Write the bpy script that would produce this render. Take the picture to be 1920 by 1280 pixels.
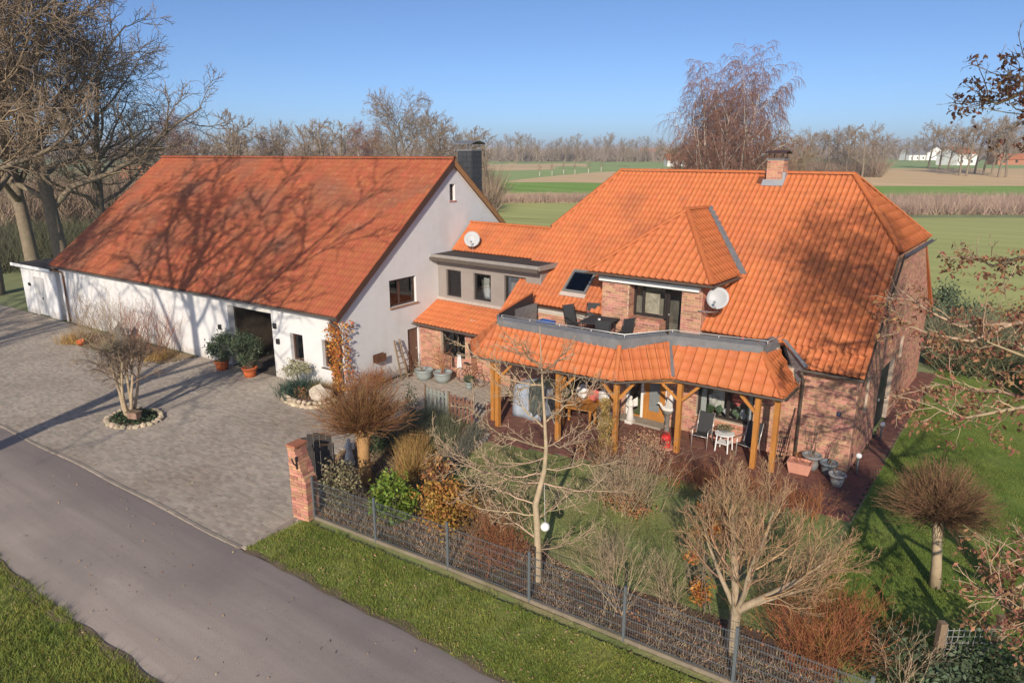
import bpy, bmesh, math, random
import numpy as np
from mathutils import Vector, Matrix

for _o in list(bpy.data.objects):
    bpy.data.objects.remove(_o)
SC = bpy.context.scene
COL = SC.collection
R_ = math.radians

# ------------------------------------------------------------------ camera
H = 9.5
FPX, CX, CY = 1300.0, 960.0, 640.0           # focal length and centre in pixels of the 1920 px photograph
HEAD = R_(125.19)
PITCH = R_(15.15)
cam_d = bpy.data.cameras.new('camera')
cam_d.sensor_width = 36.0
cam_d.lens = 36.0 * FPX / 1920.0
cam_d.clip_start = 0.1
cam_d.clip_end = 6000
cam = bpy.data.objects.new('camera', cam_d)
COL.objects.link(cam)
cam.location = (0, 0, H)
cam.rotation_euler = (math.pi / 2 - PITCH, 0, HEAD - math.pi / 2)
SC.camera = cam

# ------------------------------------------------------------------ light
SUN_EL = R_(24.0)
SUN_AZ = math.atan2(-1.0, 0.46)              # direction towards the sun in the ground plane
w = bpy.data.worlds.new('World')
SC.world = w
w.use_nodes = True
nt = w.node_tree
nt.nodes.clear()
sky = nt.nodes.new('ShaderNodeTexSky')
sky.sky_type = 'NISHITA'
sky.sun_disc = False
sky.sun_elevation = SUN_EL
sky.sun_rotation = math.pi / 2 - SUN_AZ
sky.altitude = 50
sky.air_density = 0.55
sky.dust_density = 1.0
sky.ozone_density = 4.5
bg = nt.nodes.new('ShaderNodeBackground')
bg.inputs[1].default_value = 0.084
wo = nt.nodes.new('ShaderNodeOutputWorld')
nt.links.new(sky.outputs[0], bg.inputs[0])
nt.links.new(bg.outputs[0], wo.inputs[0])

sun_d = bpy.data.lights.new('sun', 'SUN')
sun_d.energy = 2.75
sun_d.angle = R_(0.53)
sun_d.color = (1.0, 0.88, 0.73)
sun = bpy.data.objects.new('sun', sun_d)
COL.objects.link(sun)
sdir = Vector((math.cos(SUN_AZ) * math.cos(SUN_EL), math.sin(SUN_AZ) * math.cos(SUN_EL), math.sin(SUN_EL)))
sun.rotation_euler = sdir.to_track_quat('Z', 'Y').to_euler()
sun.location = (10, -30, 40)

SC.view_settings.view_transform = 'Standard'
SC.view_settings.look = 'None'
SC.view_settings.gamma = 1.0
SC.view_settings.exposure = 0.72
SC.view_settings.use_curve_mapping = False
SC.cycles.use_denoising = True
SC.cycles.max_bounces = 6
SC.cycles.diffuse_bounces = 3
SC.cycles.glossy_bounces = 3
SC.cycles.transparent_max_bounces = 12
SC.cycles.caustics_reflective = False
SC.cycles.caustics_refractive = False

# ------------------------------------------------------------------ pixel -> direction helpers
hx, hy = math.cos(HEAD), math.sin(HEAD)
FW = Vector((hx * math.cos(PITCH), hy * math.cos(PITCH), -math.sin(PITCH)))
RT = Vector((hy, -hx, 0))
UP = RT.cross(FW)
CAM = Vector((0, 0, H))


def ray(x, y):
    return FW + RT * ((x - CX) / FPX) - UP * ((y - CY) / FPX)


def G(x, y, z=0.0):
    d = ray(x, y)
    return CAM + d * ((z - H) / d.z)


def smooth(a, b, t):
    t = min(1.0, max(0.0, (t - a) / (b - a)))
    return t * t * (3 - 2 * t)


def terr(x, y):
    s = x * hx + y * hy
    return 4.5 * smooth(110, 300, s) + 2.6 * smooth(300, 1200, s)


def GT(x, y):
    """where the ray through a pixel meets the gently rising land"""
    d = ray(x, y)
    lo = 5.0
    t = lo
    while t < 4000:
        p = CAM + d * t
        if p.z <= terr(p.x, p.y):
            a, b = lo, t
            for _ in range(30):
                m = (a + b) / 2
                q = CAM + d * m
                if q.z <= terr(q.x, q.y):
                    b = m
                else:
                    a = m
            return CAM + d * b
        lo = t
        t *= 1.04
    p = CAM + d * 2500
    p.z = terr(p.x, p.y)
    return p


def far_spot(px, dist):
    """a point on the land at a horizontal distance, in the direction of a pixel column"""
    d = ray(px, 287)
    d.z = 0
    d.normalize()
    p = d * dist
    return Vector((p.x, p.y, terr(p.x, p.y)))


def top_height(p, py):
    """height above the ground at p that reaches image row py"""
    lo, hi = 0.0, 60.0
    for _ in range(40):
        m = (lo + hi) / 2
        q = Vector((p.x, p.y, p.z + m)) - CAM
        yy = CY - FPX * q.dot(UP) / q.dot(FW)
        if yy > py:
            lo = m
        else:
            hi = m
    return lo


# ------------------------------------------------------------------ objects
def tag(o, label=None, cat=None, group=None, kind=None):
    if label:
        o['label'] = label
    if cat:
        o['category'] = cat
    if group:
        o['group'] = group
    if kind:
        o['kind'] = kind
    return o


def thing(name, label, cat, loc=(0, 0, 0), rz=0.0, group=None):
    o = bpy.data.objects.new(name, None)
    o.empty_display_size = 0.2
    COL.objects.link(o)
    o.location = loc
    o.rotation_euler = (0, 0, rz)
    return tag(o, label, cat, group)


def link(name, me, parent=None, mat=None):
    o = bpy.data.objects.new(name, me)
    COL.objects.link(o)
    if mat is not None and not me.materials:
        me.materials.append(mat)
    if parent is not None:
        o.parent = parent
    return o


def np_mesh(name, V, F):
    """mesh from an (n,3) vertex array and an (m,3|4) face array"""
    V = np.asarray(V, dtype=np.float32)
    F = np.asarray(F, dtype=np.int32)
    me = bpy.data.meshes.new(name)
    me.vertices.add(len(V))
    me.vertices.foreach_set('co', V.ravel())
    k = F.shape[1]
    me.loops.add(F.size)
    me.loops.foreach_set('vertex_index', F.ravel())
    me.polygons.add(len(F))
    me.polygons.foreach_set('loop_start', np.arange(0, F.size, k, dtype=np.int32))
    me.update(calc_edges=True)
    me.shade_flat()
    return me


class MB:
    """collects simple shapes for one mesh"""
    def __init__(self):
        self.v, self.f = [], []

    def raw(self, vs, fs):
        b = len(self.v)
        self.v += [tuple(p) for p in vs]
        self.f += [tuple(b + i for i in f) for f in fs]
        return self

    def box(self, x0, x1, y0, y1, z0, z1):
        return self.raw([(x0, y0, z0), (x1, y0, z0), (x1, y1, z0), (x0, y1, z0), (x0, y0, z1), (x1, y0, z1), (x1, y1, z1), (x0, y1, z1)],
                        [(0, 3, 2, 1), (4, 5, 6, 7), (0, 1, 5, 4), (1, 2, 6, 5), (2, 3, 7, 6), (3, 0, 4, 7)])

    def cbox(self, c, s, m=None):
        """box of size s centred at c, optionally turned by a 3x3 matrix"""
        c = Vector(c)
        vs = []
        for z in (-.5, .5):
            for x, y in ((-.5, -.5), (.5, -.5), (.5, .5), (-.5, .5)):
                q = Vector((x * s[0], y * s[1], z * s[2]))
                vs.append(c + (m @ q if m is not None else q))
        return self.raw(vs, [(0, 3, 2, 1), (4, 5, 6, 7), (0, 1, 5, 4), (1, 2, 6, 5), (2, 3, 7, 6), (3, 0, 4, 7)])

    def bar(self, a, b, w, h=None):
        """rectangular bar from a to b"""
        a, b = Vector(a), Vector(b)
        h = h or w
        d = (b - a).normalized()
        r = d.cross(Vector((0, 0, 1)))
        if r.length < 1e-3:
            r = Vector((1, 0, 0))
        r.normalize()
        u = r.cross(d)
        vs = [p + r * (i * w / 2) + u * (j * h / 2) for p in (a, b) for i, j in ((-1, -1), (1, -1), (1, 1), (-1, 1))]
        return self.raw(vs, [(0, 1, 2, 3), (7, 6, 5, 4), (0, 4, 5, 1), (1, 5, 6, 2), (2, 6, 7, 3), (3, 7, 4, 0)])

    def path(self, pts, rad, n=8, caps=True):
        """round tube along points"""
        pts = [Vector(p) for p in pts]
        if not hasattr(rad, '__len__'):
            rad = [rad] * len(pts)
        b = len(self.v)
        for i, p in enumerate(pts):
            d = (pts[min(i + 1, len(pts) - 1)] - pts[max(i - 1, 0)]).normalized()
            r = d.cross(Vector((0.0, 0, 1)) if abs(d.z) < .9 else Vector((1, 0, 0))).normalized()
            u = d.cross(r)
            for k in range(n):
                a = 2 * math.pi * k / n
                self.v.append(tuple(p + (r * math.cos(a) + u * math.sin(a)) * rad[i]))
        for i in range(len(pts) - 1):
            for k in range(n):
                k2 = (k + 1) % n
                self.f.append((b + i * n + k, b + i * n + k2, b + (i + 1) * n + k2, b + (i + 1) * n + k))
        if caps:
            self.f.append(tuple(b + k for k in range(n))[::-1])
            self.f.append(tuple(b + (len(pts) - 1) * n + k for k in range(n)))
        return self

    def lathe(self, prof, n=16, c=(0, 0, 0)):
        """prof: (radius, z) pairs from bottom to top"""
        b = len(self.v)
        for r, z in prof:
            for k in range(n):
                a = 2 * math.pi * k / n
                self.v.append((c[0] + r * math.cos(a), c[1] + r * math.sin(a), c[2] + z))
        for i in range(len(prof) - 1):
            for k in range(n):
                k2 = (k + 1) % n
                self.f.append((b + i * n + k, b + i * n + k2, b + (i + 1) * n + k2, b + (i + 1) * n + k))
        self.f.append(tuple(b + k for k in range(n))[::-1])
        self.f.append(tuple(b + (len(prof) - 1) * n + k for k in range(n)))
        return self

    def slab(self, poly, n, t):
        """extrude a 3D polygon by t along -n"""
        n = Vector(n).normalized()
        poly = [Vector(p) for p in poly]
        k = len(poly)
        vs = poly + [p - n * t for p in poly]
        fs = [tuple(range(k)), tuple(range(2 * k - 1, k - 1, -1))]
        fs += [(i, i + k, (i + 1) % k + k, (i + 1) % k) for i in range(k)]
        return self.raw(vs, fs)

    def mesh(self, name='mesh', smooth_=False):
        me = bpy.data.meshes.new(name)
        me.from_pydata(self.v, [], self.f)
        me.update()
        if smooth_:
            me.shade_smooth()
        return me

    def build(self, name, mat, parent=None, smooth_=False, loc=None, rz=None):
        o = link(name, self.mesh(name, smooth_), parent, mat)
        if loc is not None:
            o.location = loc
        if rz is not None:
            o.rotation_euler = (0, 0, rz)
        return o


def blob(name, mat, parent, c, s, seed=0, amp=.15, sub=2, loc=None, freq=1.3):
    """an uneven rounded lump: rock, cushion, covered heap"""
    bm = bmesh.new()
    bmesh.ops.create_icosphere(bm, subdivisions=sub, radius=1)
    rg = random.Random(seed)
    ph = [rg.uniform(0, 6.28) for _ in range(9)]
    for v in bm.verts:
        x, y, z = v.co
        k = 1 + amp * (math.sin(freq * 2 * x + ph[0]) * math.sin(freq * 3 * y + ph[1]) + math.sin(freq * 3 * z + ph[2]) * math.sin(freq * 2.3 * x + ph[3]))
        v.co = Vector((c[0] + x * k * s[0], c[1] + y * k * s[1], c[2] + z * k * s[2]))
    me = bpy.data.meshes.new(name)
    bm.to_mesh(me)
    bm.free()
    o = link(name, me, parent, mat)
    if loc is not None:
        o.location = loc
    return o


# ------------------------------------------------------------------ materials
MATS = {}


def mat(name, col, rough=.85, var=.15, scale=4.0, bump=0.0, bscale=None, spec=.3, metal=0.0, tint=None, tvar=.18, col2=None, stain=None, detail=6.0, trans=0.0, stain2=None, stretch=None, rot=0.0, splash=None):
    """principled surface; a noise mixes two tones, tint='object'|'island' adds a tone per piece"""
    if name in MATS:
        return MATS[name]
    m = bpy.data.materials.new(name)
    m.use_nodes = True
    t = m.node_tree
    N, L = t.nodes, t.links
    b = N['Principled BSDF']
    b.inputs['Roughness'].default_value = rough
    b.inputs['Specular IOR Level'].default_value = spec
    b.inputs['Metallic'].default_value = metal
    tc = N.new('ShaderNodeTexCoord')
    nz = N.new('ShaderNodeTexNoise')
    nz.inputs['Scale'].default_value = scale
    nz.inputs['Detail'].default_value = detail
    nz.inputs['Roughness'].default_value = .65
    vec = tc.outputs['Object']
    if stretch:
        mpn = N.new('ShaderNodeMapping')
        mpn.inputs['Rotation'].default_value = (0, 0, rot)
        mpn.inputs['Scale'].default_value = stretch
        L.new(vec, mpn.inputs['Vector'])
        vec = mpn.outputs[0]
    L.new(vec, nz.inputs['Vector'])
    c1 = [max(0, c * (1 - var)) for c in col]
    c2 = list(col2) if col2 else [min(1, c * (1 + var)) for c in col]
    mx = N.new('ShaderNodeMix')
    mx.data_type = 'RGBA'
    rm = N.new('ShaderNodeMapRange')
    rm.inputs[1].default_value = .3
    rm.inputs[2].default_value = .7
    L.new(nz.outputs['Fac'], rm.inputs[0])
    L.new(rm.outputs[0], mx.inputs[0])
    mx.inputs[6].default_value = (*c1, 1)
    mx.inputs[7].default_value = (*c2, 1)
    out = mx.outputs[2]
    for stn in (stain, stain2):
        if not stn:
            continue
        sc_, col_s, amt, lo = stn
        n2 = N.new('ShaderNodeTexNoise')
        n2.inputs['Scale'].default_value = sc_
        n2.inputs['Detail'].default_value = 8
        L.new(tc.outputs['Object'], n2.inputs['Vector'])
        r2 = N.new('ShaderNodeMapRange')
        r2.inputs[1].default_value = lo
        r2.inputs[2].default_value = lo + .2
        r2.inputs[4].default_value = amt
        L.new(n2.outputs['Fac'], r2.inputs[0])
        m2 = N.new('ShaderNodeMix')
        m2.data_type = 'RGBA'
        L.new(r2.outputs[0], m2.inputs[0])
        L.new(out, m2.inputs[6])
        m2.inputs[7].default_value = (*col_s, 1)
        out = m2.outputs[2]
    if splash:
        hgt_, col_s = splash
        sx = N.new('ShaderNodeSeparateXYZ')
        L.new(tc.outputs['Object'], sx.inputs[0])
        n4 = N.new('ShaderNodeTexNoise')
        n4.inputs['Scale'].default_value = 3.5
        n4.inputs['Detail'].default_value = 8
        L.new(tc.outputs['Object'], n4.inputs['Vector'])
        ad = N.new('ShaderNodeMath')
        ad.operation = 'MULTIPLY_ADD'
        ad.inputs[1].default_value = -hgt_ * 2.4
        L.new(n4.outputs['Fac'], ad.inputs[0])
        L.new(sx.outputs[2], ad.inputs[2])
        r5 = N.new('ShaderNodeMapRange')
        r5.inputs[1].default_value = -hgt_
        r5.inputs[2].default_value = 0
        r5.inputs[3].default_value = .55
        r5.inputs[4].default_value = 0
        L.new(ad.outputs[0], r5.inputs[0])
        m5 = N.new('ShaderNodeMix')
        m5.data_type = 'RGBA'
        L.new(r5.outputs[0], m5.inputs[0])
        L.new(out, m5.inputs[6])
        m5.inputs[7].default_value = (*col_s, 1)
        out = m5.outputs[2]
    if tint:
        if tint == 'object':
            src = N.new('ShaderNodeObjectInfo').outputs['Random']
        else:
            src = N.new('ShaderNodeNewGeometry').outputs['Random Per Island']
        hsv = N.new('ShaderNodeHueSaturation')
        r3 = N.new('ShaderNodeMapRange')
        r3.inputs[3].default_value = 1 - tvar
        r3.inputs[4].default_value = 1 + tvar
        L.new(src, r3.inputs[0])
        L.new(r3.outputs[0], hsv.inputs['Value'])
        ml = N.new('ShaderNodeMath')
        ml.operation = 'MULTIPLY'
        ml.inputs[1].default_value = 7.31
        fr = N.new('ShaderNodeMath')
        fr.operation = 'FRACT'
        L.new(src, ml.inputs[0])
        L.new(ml.outputs[0], fr.inputs[0])
        r4 = N.new('ShaderNodeMapRange')
        r4.inputs[3].default_value = .5 - tvar * .08
        r4.inputs[4].default_value = .5 + tvar * .08
        L.new(fr.outputs[0], r4.inputs[0])
        L.new(r4.outputs[0], hsv.inputs['Hue'])
        L.new(out, hsv.inputs['Color'])
        out = hsv.outputs['Color']
    L.new(out, b.inputs['Base Color'])
    if bump:
        n3 = N.new('ShaderNodeTexNoise')
        n3.inputs['Scale'].default_value = bscale or scale * 6
        n3.inputs['Detail'].default_value = 4
        L.new(tc.outputs['Object'], n3.inputs['Vector'])
        bp = N.new('ShaderNodeBump')
        bp.inputs['Strength'].default_value = bump
        bp.inputs['Distance'].default_value = .02
        L.new(n3.outputs['Fac'], bp.inputs['Height'])
        L.new(bp.outputs[0], b.inputs['Normal'])
    if trans:
        tr = N.new('ShaderNodeBsdfTranslucent')
        L.new(out, tr.inputs[0])
        ms = N.new('ShaderNodeMixShader')
        ms.inputs[0].default_value = trans
        L.new(b.outputs[0], ms.inputs[1])
        L.new(tr.outputs[0], ms.inputs[2])
        L.new(ms.outputs[0], N['Material Output'].inputs[0])
    MATS[name] = m
    return m


def glass_mat(name, tintc=(.95, .97, .97), mixf=.55):
    m = bpy.data.materials.new(name)
    m.use_nodes = True
    t = m.node_tree
    N, L = t.nodes, t.links
    N.remove(N['Principled BSDF'])
    tr = N.new('ShaderNodeBsdfTransparent')
    tr.inputs[0].default_value = (*tintc, 1)
    gl = N.new('ShaderNodeBsdfGlossy')
    gl.inputs['Roughness'].default_value = .02
    gl.inputs[0].default_value = (.9, .95, 1, 1)
    fr = N.new('ShaderNodeFresnel')
    fr.inputs[0].default_value = 1.5
    mp = N.new('ShaderNodeMath')
    mp.operation = 'ADD'
    mp.inputs[1].default_value = .03
    L.new(fr.outputs[0], mp.inputs[0])
    ms = N.new('ShaderNodeMixShader')
    L.new(mp.outputs[0], ms.inputs[0])
    L.new(tr.outputs[0], ms.inputs[1])
    L.new(gl.outputs[0], ms.inputs[2])
    L.new(ms.outputs[0], N['Material Output'].inputs[0])
    return m


M_GLASS = glass_mat('window_glass')
TILE = (.53, .160, .055)
M_TILE_O = mat('clay_tile_piece', TILE, .62, .09, 3, tint='object', tvar=.035, stain=(.55, (.36, .115, .05), .7, .5), stain2=(2.6, (.27, .12, .07), .55, .6))
M_TILE_I = mat('clay_tile_field', TILE, .62, .09, 3, tint='island', tvar=.035, stain=(.55, (.36, .115, .05), .7, .5), stain2=(2.6, (.27, .12, .07), .55, .6))
BTILE = (.335, .094, .042)
M_BTILE_O = mat('barn_tile_piece', BTILE, .7, .16, 3, tint='object', tvar=.08, stain=(.35, (.20, .085, .05), .8, .46), stain2=(3.0, (.40, .24, .16), .5, .6))
M_BTILE_I = mat('barn_tile_field', BTILE, .7, .16, 3, tint='island', tvar=.08, stain=(.35, (.20, .085, .05), .8, .46), stain2=(3.0, (.40, .24, .16), .5, .6))
BRICK = (.47, .235, .155)
M_BRICK_O = mat('brick_piece', BRICK, .9, .2, 12, tint='object', tvar=.28)
M_BRICK_I = mat('brick_field', BRICK, .9, .2, 12, tint='island', tvar=.28)
M_MORTAR = mat('mortar', (.56, .45, .35), .95, .12, 8)
M_DECK = mat('roof_deck', (.16, .06, .035), .9, .2, 3)
M_PLASTER = mat('white_plaster', (.72, .715, .705), .9, .035, 2.2, bump=.35, bscale=24, stain=(.7, (.55, .53, .50), .45, .54), splash=(.45, (.36, .31, .25)))
M_GREYPL = mat('grey_plaster', (.29, .26, .235), .95, .06, 2, bump=.3, bscale=30, stain=(1.2, (.24, .215, .195), .5, .55))
M_ZINC = mat('zinc_sheet', (.24, .245, .25), .45, .15, 5, metal=.35, stain=(2, (.33, .335, .335), .5, .5))
M_GUTTER = mat('brown_grey_gutter', (.13, .105, .085), .5, .15, 6, metal=.2)
M_DARKW = mat('dark_frame', (.035, .028, .025), .5, .1, 6)
M_BROWNW = mat('brown_frame', (.085, .045, .032), .55, .15, 8)
M_TIMBER = mat('honey_timber', (.47, .20, .045), .65, .22, 3, bump=.15, bscale=30, stain=(1.1, (.32, .12, .03), .6, .48), stretch=(9, 9, .8), stain2=(5, (.30, .17, .08), .4, .6))
M_OLDWOOD = mat('weathered_wood', (.24, .17, .11), .85, .25, 7, bump=.2)
M_VERGE = mat('verge_board', (.36, .19, .08), .7, .15, 6)
M_WHITE = mat('white_paint', (.80, .80, .78), .6, .03, 4)
M_CURTAIN = mat('net_curtain', (.72, .73, .72), .9, .06, 9, trans=.3)
M_DARK = mat('dark_interior', (.03, .026, .022), .95, .2, 3)
M_BITUMEN = mat('roofing_felt', (.062, .056, .052), .9, .2, 2.5, stain=(.9, (.10, .09, .08), .6, .5))
M_SLATE = mat('slate_cladding', (.055, .06, .066), .55, .2, 5)
M_STEEL = mat('grey_steel', (.16, .18, .19), .45, .1, 6, metal=.3)
M_POT = mat('terracotta_orange', (.60, .15, .05), .75, .1, 5)
M_PINKPOT = mat('faded_terracotta', (.58, .28, .20), .85, .12, 5)
M_GREYPOT = mat('grey_pot', (.27, .28, .28), .8, .15, 6)
M_ZINCTUB = mat('zinc_tub', (.40, .45, .44), .55, .12, 6, metal=.3)
M_STONE = mat('sandstone', (.50, .41, .29), .95, .2, 5, tint='object', tvar=.2, bump=.3)
M_STONEI = mat('sandstone_pieces', (.46, .37, .26), .95, .2, 5, tint='island', tvar=.25, bump=.3)
M_GREYSTONE = mat('grey_stone', (.19, .175, .155), .95, .2, 4, bump=.4)
M_CONCRETE = mat('concrete', (.33, .29, .235), .95, .12, 3, bump=.2, stain=(.8, (.24, .23, .16), .5, .5))
M_BARK = mat('oak_bark', (.24, .19, .135), .95, .3, 4, bump=.4, stain=(2, (.14, .15, .085), .5, .5))
M_TWIG = mat('oak_twigs', (.30, .225, .15), .95, .25, 3)
M_TWIGB = mat('birch_twigs', (.29, .155, .115), .95, .25, 3)
M_BIRCH = mat('birch_bark', (.62, .56, .48), .85, .2, 3, stain=(4, (.10, .08, .07), .8, .58))
M_PALEBARK = mat('pale_bark', (.44, .34, .22), .9, .2, 5, stain=(3, (.30, .26, .16), .6, .5))
M_POLBARK = mat('willow_bark', (.40, .23, .095), .95, .25, 5, bump=.5)
M_SHOOT = mat('willow_shoots', (.27, .135, .055), .8, .25, 3, tint='island', tvar=.3)
M_REDSHOOT = mat('russet_twigs', (.36, .145, .06), .8, .3, 3, tint='island', tvar=.3)
M_PALETWIG = mat('pale_twigs', (.42, .31, .20), .85, .25, 3, tint='island', tvar=.3)
M_DRYLEAF = mat('dry_leaves', (.36, .185, .085), .85, .3, 3, tint='island', tvar=.4, trans=.25)
M_ORLEAF = mat('orange_leaves', (.50, .21, .05), .8, .3, 3, tint='island', tvar=.35, trans=.25)
M_YELLEAF = mat('yellow_green_leaves', (.42, .33, .07), .6, .35, 2.5, tint='island', tvar=.35, col2=(.55, .24, .06), trans=.2)
M_GRLEAF = mat('bright_green_leaves', (.17, .24, .035), .5, .3, 3, tint='island', tvar=.4, trans=.2)
M_DKLEAF = mat('dark_green_leaves', (.055, .085, .038), .5, .3, 3, tint='island', tvar=.4, trans=.1)
M_OLLEAF = mat('oleander_leaves', (.10, .135, .075), .6, .3, 3, tint='island', tvar=.4, trans=.15)
M_VARLEAF = mat('variegated_leaves', (.22, .21, .10), .6, .4, 3, tint='island', tvar=.5, col2=(.34, .28, .17), trans=.15)
M_PALELEAF = mat('pale_leaves', (.42, .40, .25), .7, .25, 3, tint='island', tvar=.3, trans=.2)
M_STRAW = mat('straw_blades', (.44, .28, .10), .85, .3, 3, tint='island', tvar=.35, trans=.2)
M_GREYGRASS = mat('grey_green_blades', (.20, .21, .12), .85, .3, 3, tint='island', tvar=.35, trans=.15)
M_LAVENDER = mat('lavender_tufts', (.17, .165, .125), .9, .3, 4, tint='island', tvar=.4)
M_SEAT = mat('black_textile', (.045, .047, .05), .8, .15, 20)
M_ALU = mat('silver_tube', (.62, .62, .60), .35, .05, 5, metal=.5)
M_IRON = mat('black_metal', (.03, .03, .032), .5, .2, 6, metal=.2)
M_RUST = mat('rusty_iron', (.16, .075, .04), .9, .3, 8)
M_STATUE = mat('pale_statue', (.68, .65, .60), .8, .12, 7)
M_RED = mat('red_paint', (.62, .035, .035), .4, .08, 5)
M_BLUE = mat('blue_plastic', (.03, .10, .36), .5, .1, 5)
M_TARP = mat('grey_tarp', (.36, .42, .50), .42, .16, 2, spec=.5)
M_BLACKTARP = mat('clear_dark_tarp', (.075, .085, .075), .3, .3, 3, spec=.6)
M_PINK = mat('pink_cushion', (.62, .16, .13), .9, .2, 10)
M_WHITEC = mat('white_cushion', (.68, .67, .66), .9, .12, 14)
M_DISH = mat('dish_grey', (.46, .465, .47), .45, .04, 4)
M_SOIL = mat('garden_soil', (.125, .085, .06), .97, .35, 3, bump=.8, bscale=22, stain=(2.2, (.20, .115, .06), .7, .5))


# ------------------------------------------------------------------ branching plants
class Skel:
    def __init__(self):
        self.P, self.D, self.R, self.pairs = [], [], [], []

    def add(self, pts, rad):
        b = len(self.P)
        n = len(pts)
        for i in range(n):
            d = pts[min(i + 1, n - 1)] - pts[max(i - 1, 0)]
            self.P.append(pts[i][:])
            self.D.append(d[:])
            self.R.append(rad[i])
            if i:
                self.pairs.append(b + i - 1)

    def arrays(self, sides):
        P = np.array(self.P)
        D = np.array(self.D)
        Rr = np.array(self.R)
        D /= np.maximum(np.linalg.norm(D, axis=1, keepdims=True), 1e-6)
        ref = np.where(np.abs(D[:, 2:3]) > .9, np.array([[1., 0, 0]]), np.array([[0., 0, 1.]]))
        A = np.cross(D, ref)
        A /= np.maximum(np.linalg.norm(A, axis=1, keepdims=True), 1e-6)
        B = np.cross(D, A)
        ang = np.arange(sides) * 2 * np.pi / sides
        V = P[:, None, :] + Rr[:, None, None] * (A[:, None, :] * np.cos(ang)[None, :, None] + B[:, None, :] * np.sin(ang)[None, :, None])
        pr = np.array(self.pairs)
        k = np.arange(sides)
        k2 = (k + 1) % sides
        F = np.stack([pr[:, None] * sides + k, pr[:, None] * sides + k2, (pr[:, None] + 1) * sides + k2, (pr[:, None] + 1) * sides + k], -1)
        return V.reshape(-1, 3), F.reshape(-1, 4)

    def mesh(self, name, sides=3):
        V, F = self.arrays(sides)
        me = np_mesh(name, V, F)
        me.shade_smooth()
        return me


def rvec(rg):
    return Vector((rg.gauss(0, 1), rg.gauss(0, 1), rg.gauss(0, 1)))


def turn(d, ang, az):
    a = d.cross(Vector((0, 0, 1)))
    if a.length < .05:
        a = d.cross(Vector((1, 0, 0)))
    a.normalize()
    b = d.cross(a)
    side = a * math.cos(az) + b * math.sin(az)
    return (d * math.cos(ang) + side * math.sin(ang)).normalized()


def grow(sks, rg, p, d, L, r, lvl, Q, az0=0.0):
    """one branch and, below it, its own branches; Q holds a list of settings per level"""
    q = Q[min(lvl, len(Q) - 1)]
    seg = q['seg']
    pts, rad, ds = [p.copy()], [r], [d.copy()]
    st = L / seg
    re = q.get('end', .35)
    for i in range(seg):
        d = (d + rvec(rg) * q['wob'] + Vector((0, 0, q['up']))).normalized()
        p = p + d * st
        pts.append(p.copy())
        ds.append(d.copy())
        rad.append(r * (1 + (re - 1) * (i + 1) / seg))
    sks[min(lvl, len(sks) - 1)].add(pts, rad)
    if lvl + 1 >= len(Q):
        return
    n = q['n']
    n = int(n) + (1 if rg.random() < n - int(n) else 0)
    az = az0 + rg.uniform(0, 6.28)
    for k in range(n):
        t = q['from'] + (1 - q['from']) * (k + rg.uniform(.1, .9)) / n
        f = t * seg
        i = min(int(f), seg - 1)
        pp = pts[i].lerp(pts[i + 1], f - i)
        rr = rad[i] * (1 - (f - i)) + rad[i + 1] * (f - i)
        az += 2.399 + rg.uniform(-.5, .5)
        dd = turn(ds[i + 1], q['ang'] * rg.uniform(.7, 1.25), az)
        grow(sks, rg, pp, dd, L * q['len'] * (1.15 - q.get('short', .55) * t) * rg.uniform(.75, 1.2), max(rr * q['rad'], q.get('rmin', .004)), lvl + 1, Q, az)


def leaf_arrays(C, size, rs, aspect=.5, droop=0.0):
    """one diamond leaf at each point of C"""
    n = len(C)
    u = rs.normal(size=(n, 3))
    u[:, 2] -= droop
    u /= np.linalg.norm(u, axis=1, keepdims=True)
    v = np.cross(u, rs.normal(size=(n, 3)))
    v /= np.linalg.norm(v, axis=1, keepdims=True)
    s = (size * rs.uniform(.6, 1.3, size=(n, 1)))
    V = np.stack([C - u * s * .5, C + v * s * aspect * .5, C + u * s * .5, C - v * s * aspect * .5], 1).reshape(-1, 3)
    F = np.arange(4 * n).reshape(-1, 4)
    return V, F


def blade_arrays(B, length, rs, width=.012, lean=.35, up=1.0):
    """thin upright triangles rooted at the points of B"""
    n = len(B)
    d = rs.normal(size=(n, 3)) * lean
    d[:, 2] = np.abs(d[:, 2]) * .3 + up
    d /= np.linalg.norm(d, axis=1, keepdims=True)
    s = np.cross(d, rs.normal(size=(n, 3)))
    s /= np.linalg.norm(s, axis=1, keepdims=True)
    l_ = length * rs.uniform(.5, 1.3, size=(n, 1))
    V = np.stack([B - s * width / 2, B + s * width / 2, B + d * l_], 1).reshape(-1, 3)
    return V, np.arange(3 * n).reshape(-1, 3)


def ball_points(n, rs, c, s, shell=.55):
    d = rs.normal(size=(n, 3))
    d /= np.linalg.norm(d, axis=1, keepdims=True)
    k = rs.uniform(shell, 1, size=(n, 1)) ** .6
    return np.array(c) + d * k * np.array(s)


def clumpy(n, rs, c, s, clumps=14, spread=.33):
    """points gathered in clumps inside an ellipsoid, so the crown has gaps"""
    cc = ball_points(clumps, rs, c, s, .35)
    idx = rs.integers(0, clumps, n)
    return cc[idx] + rs.normal(size=(n, 3)) * np.array(s) * spread


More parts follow.
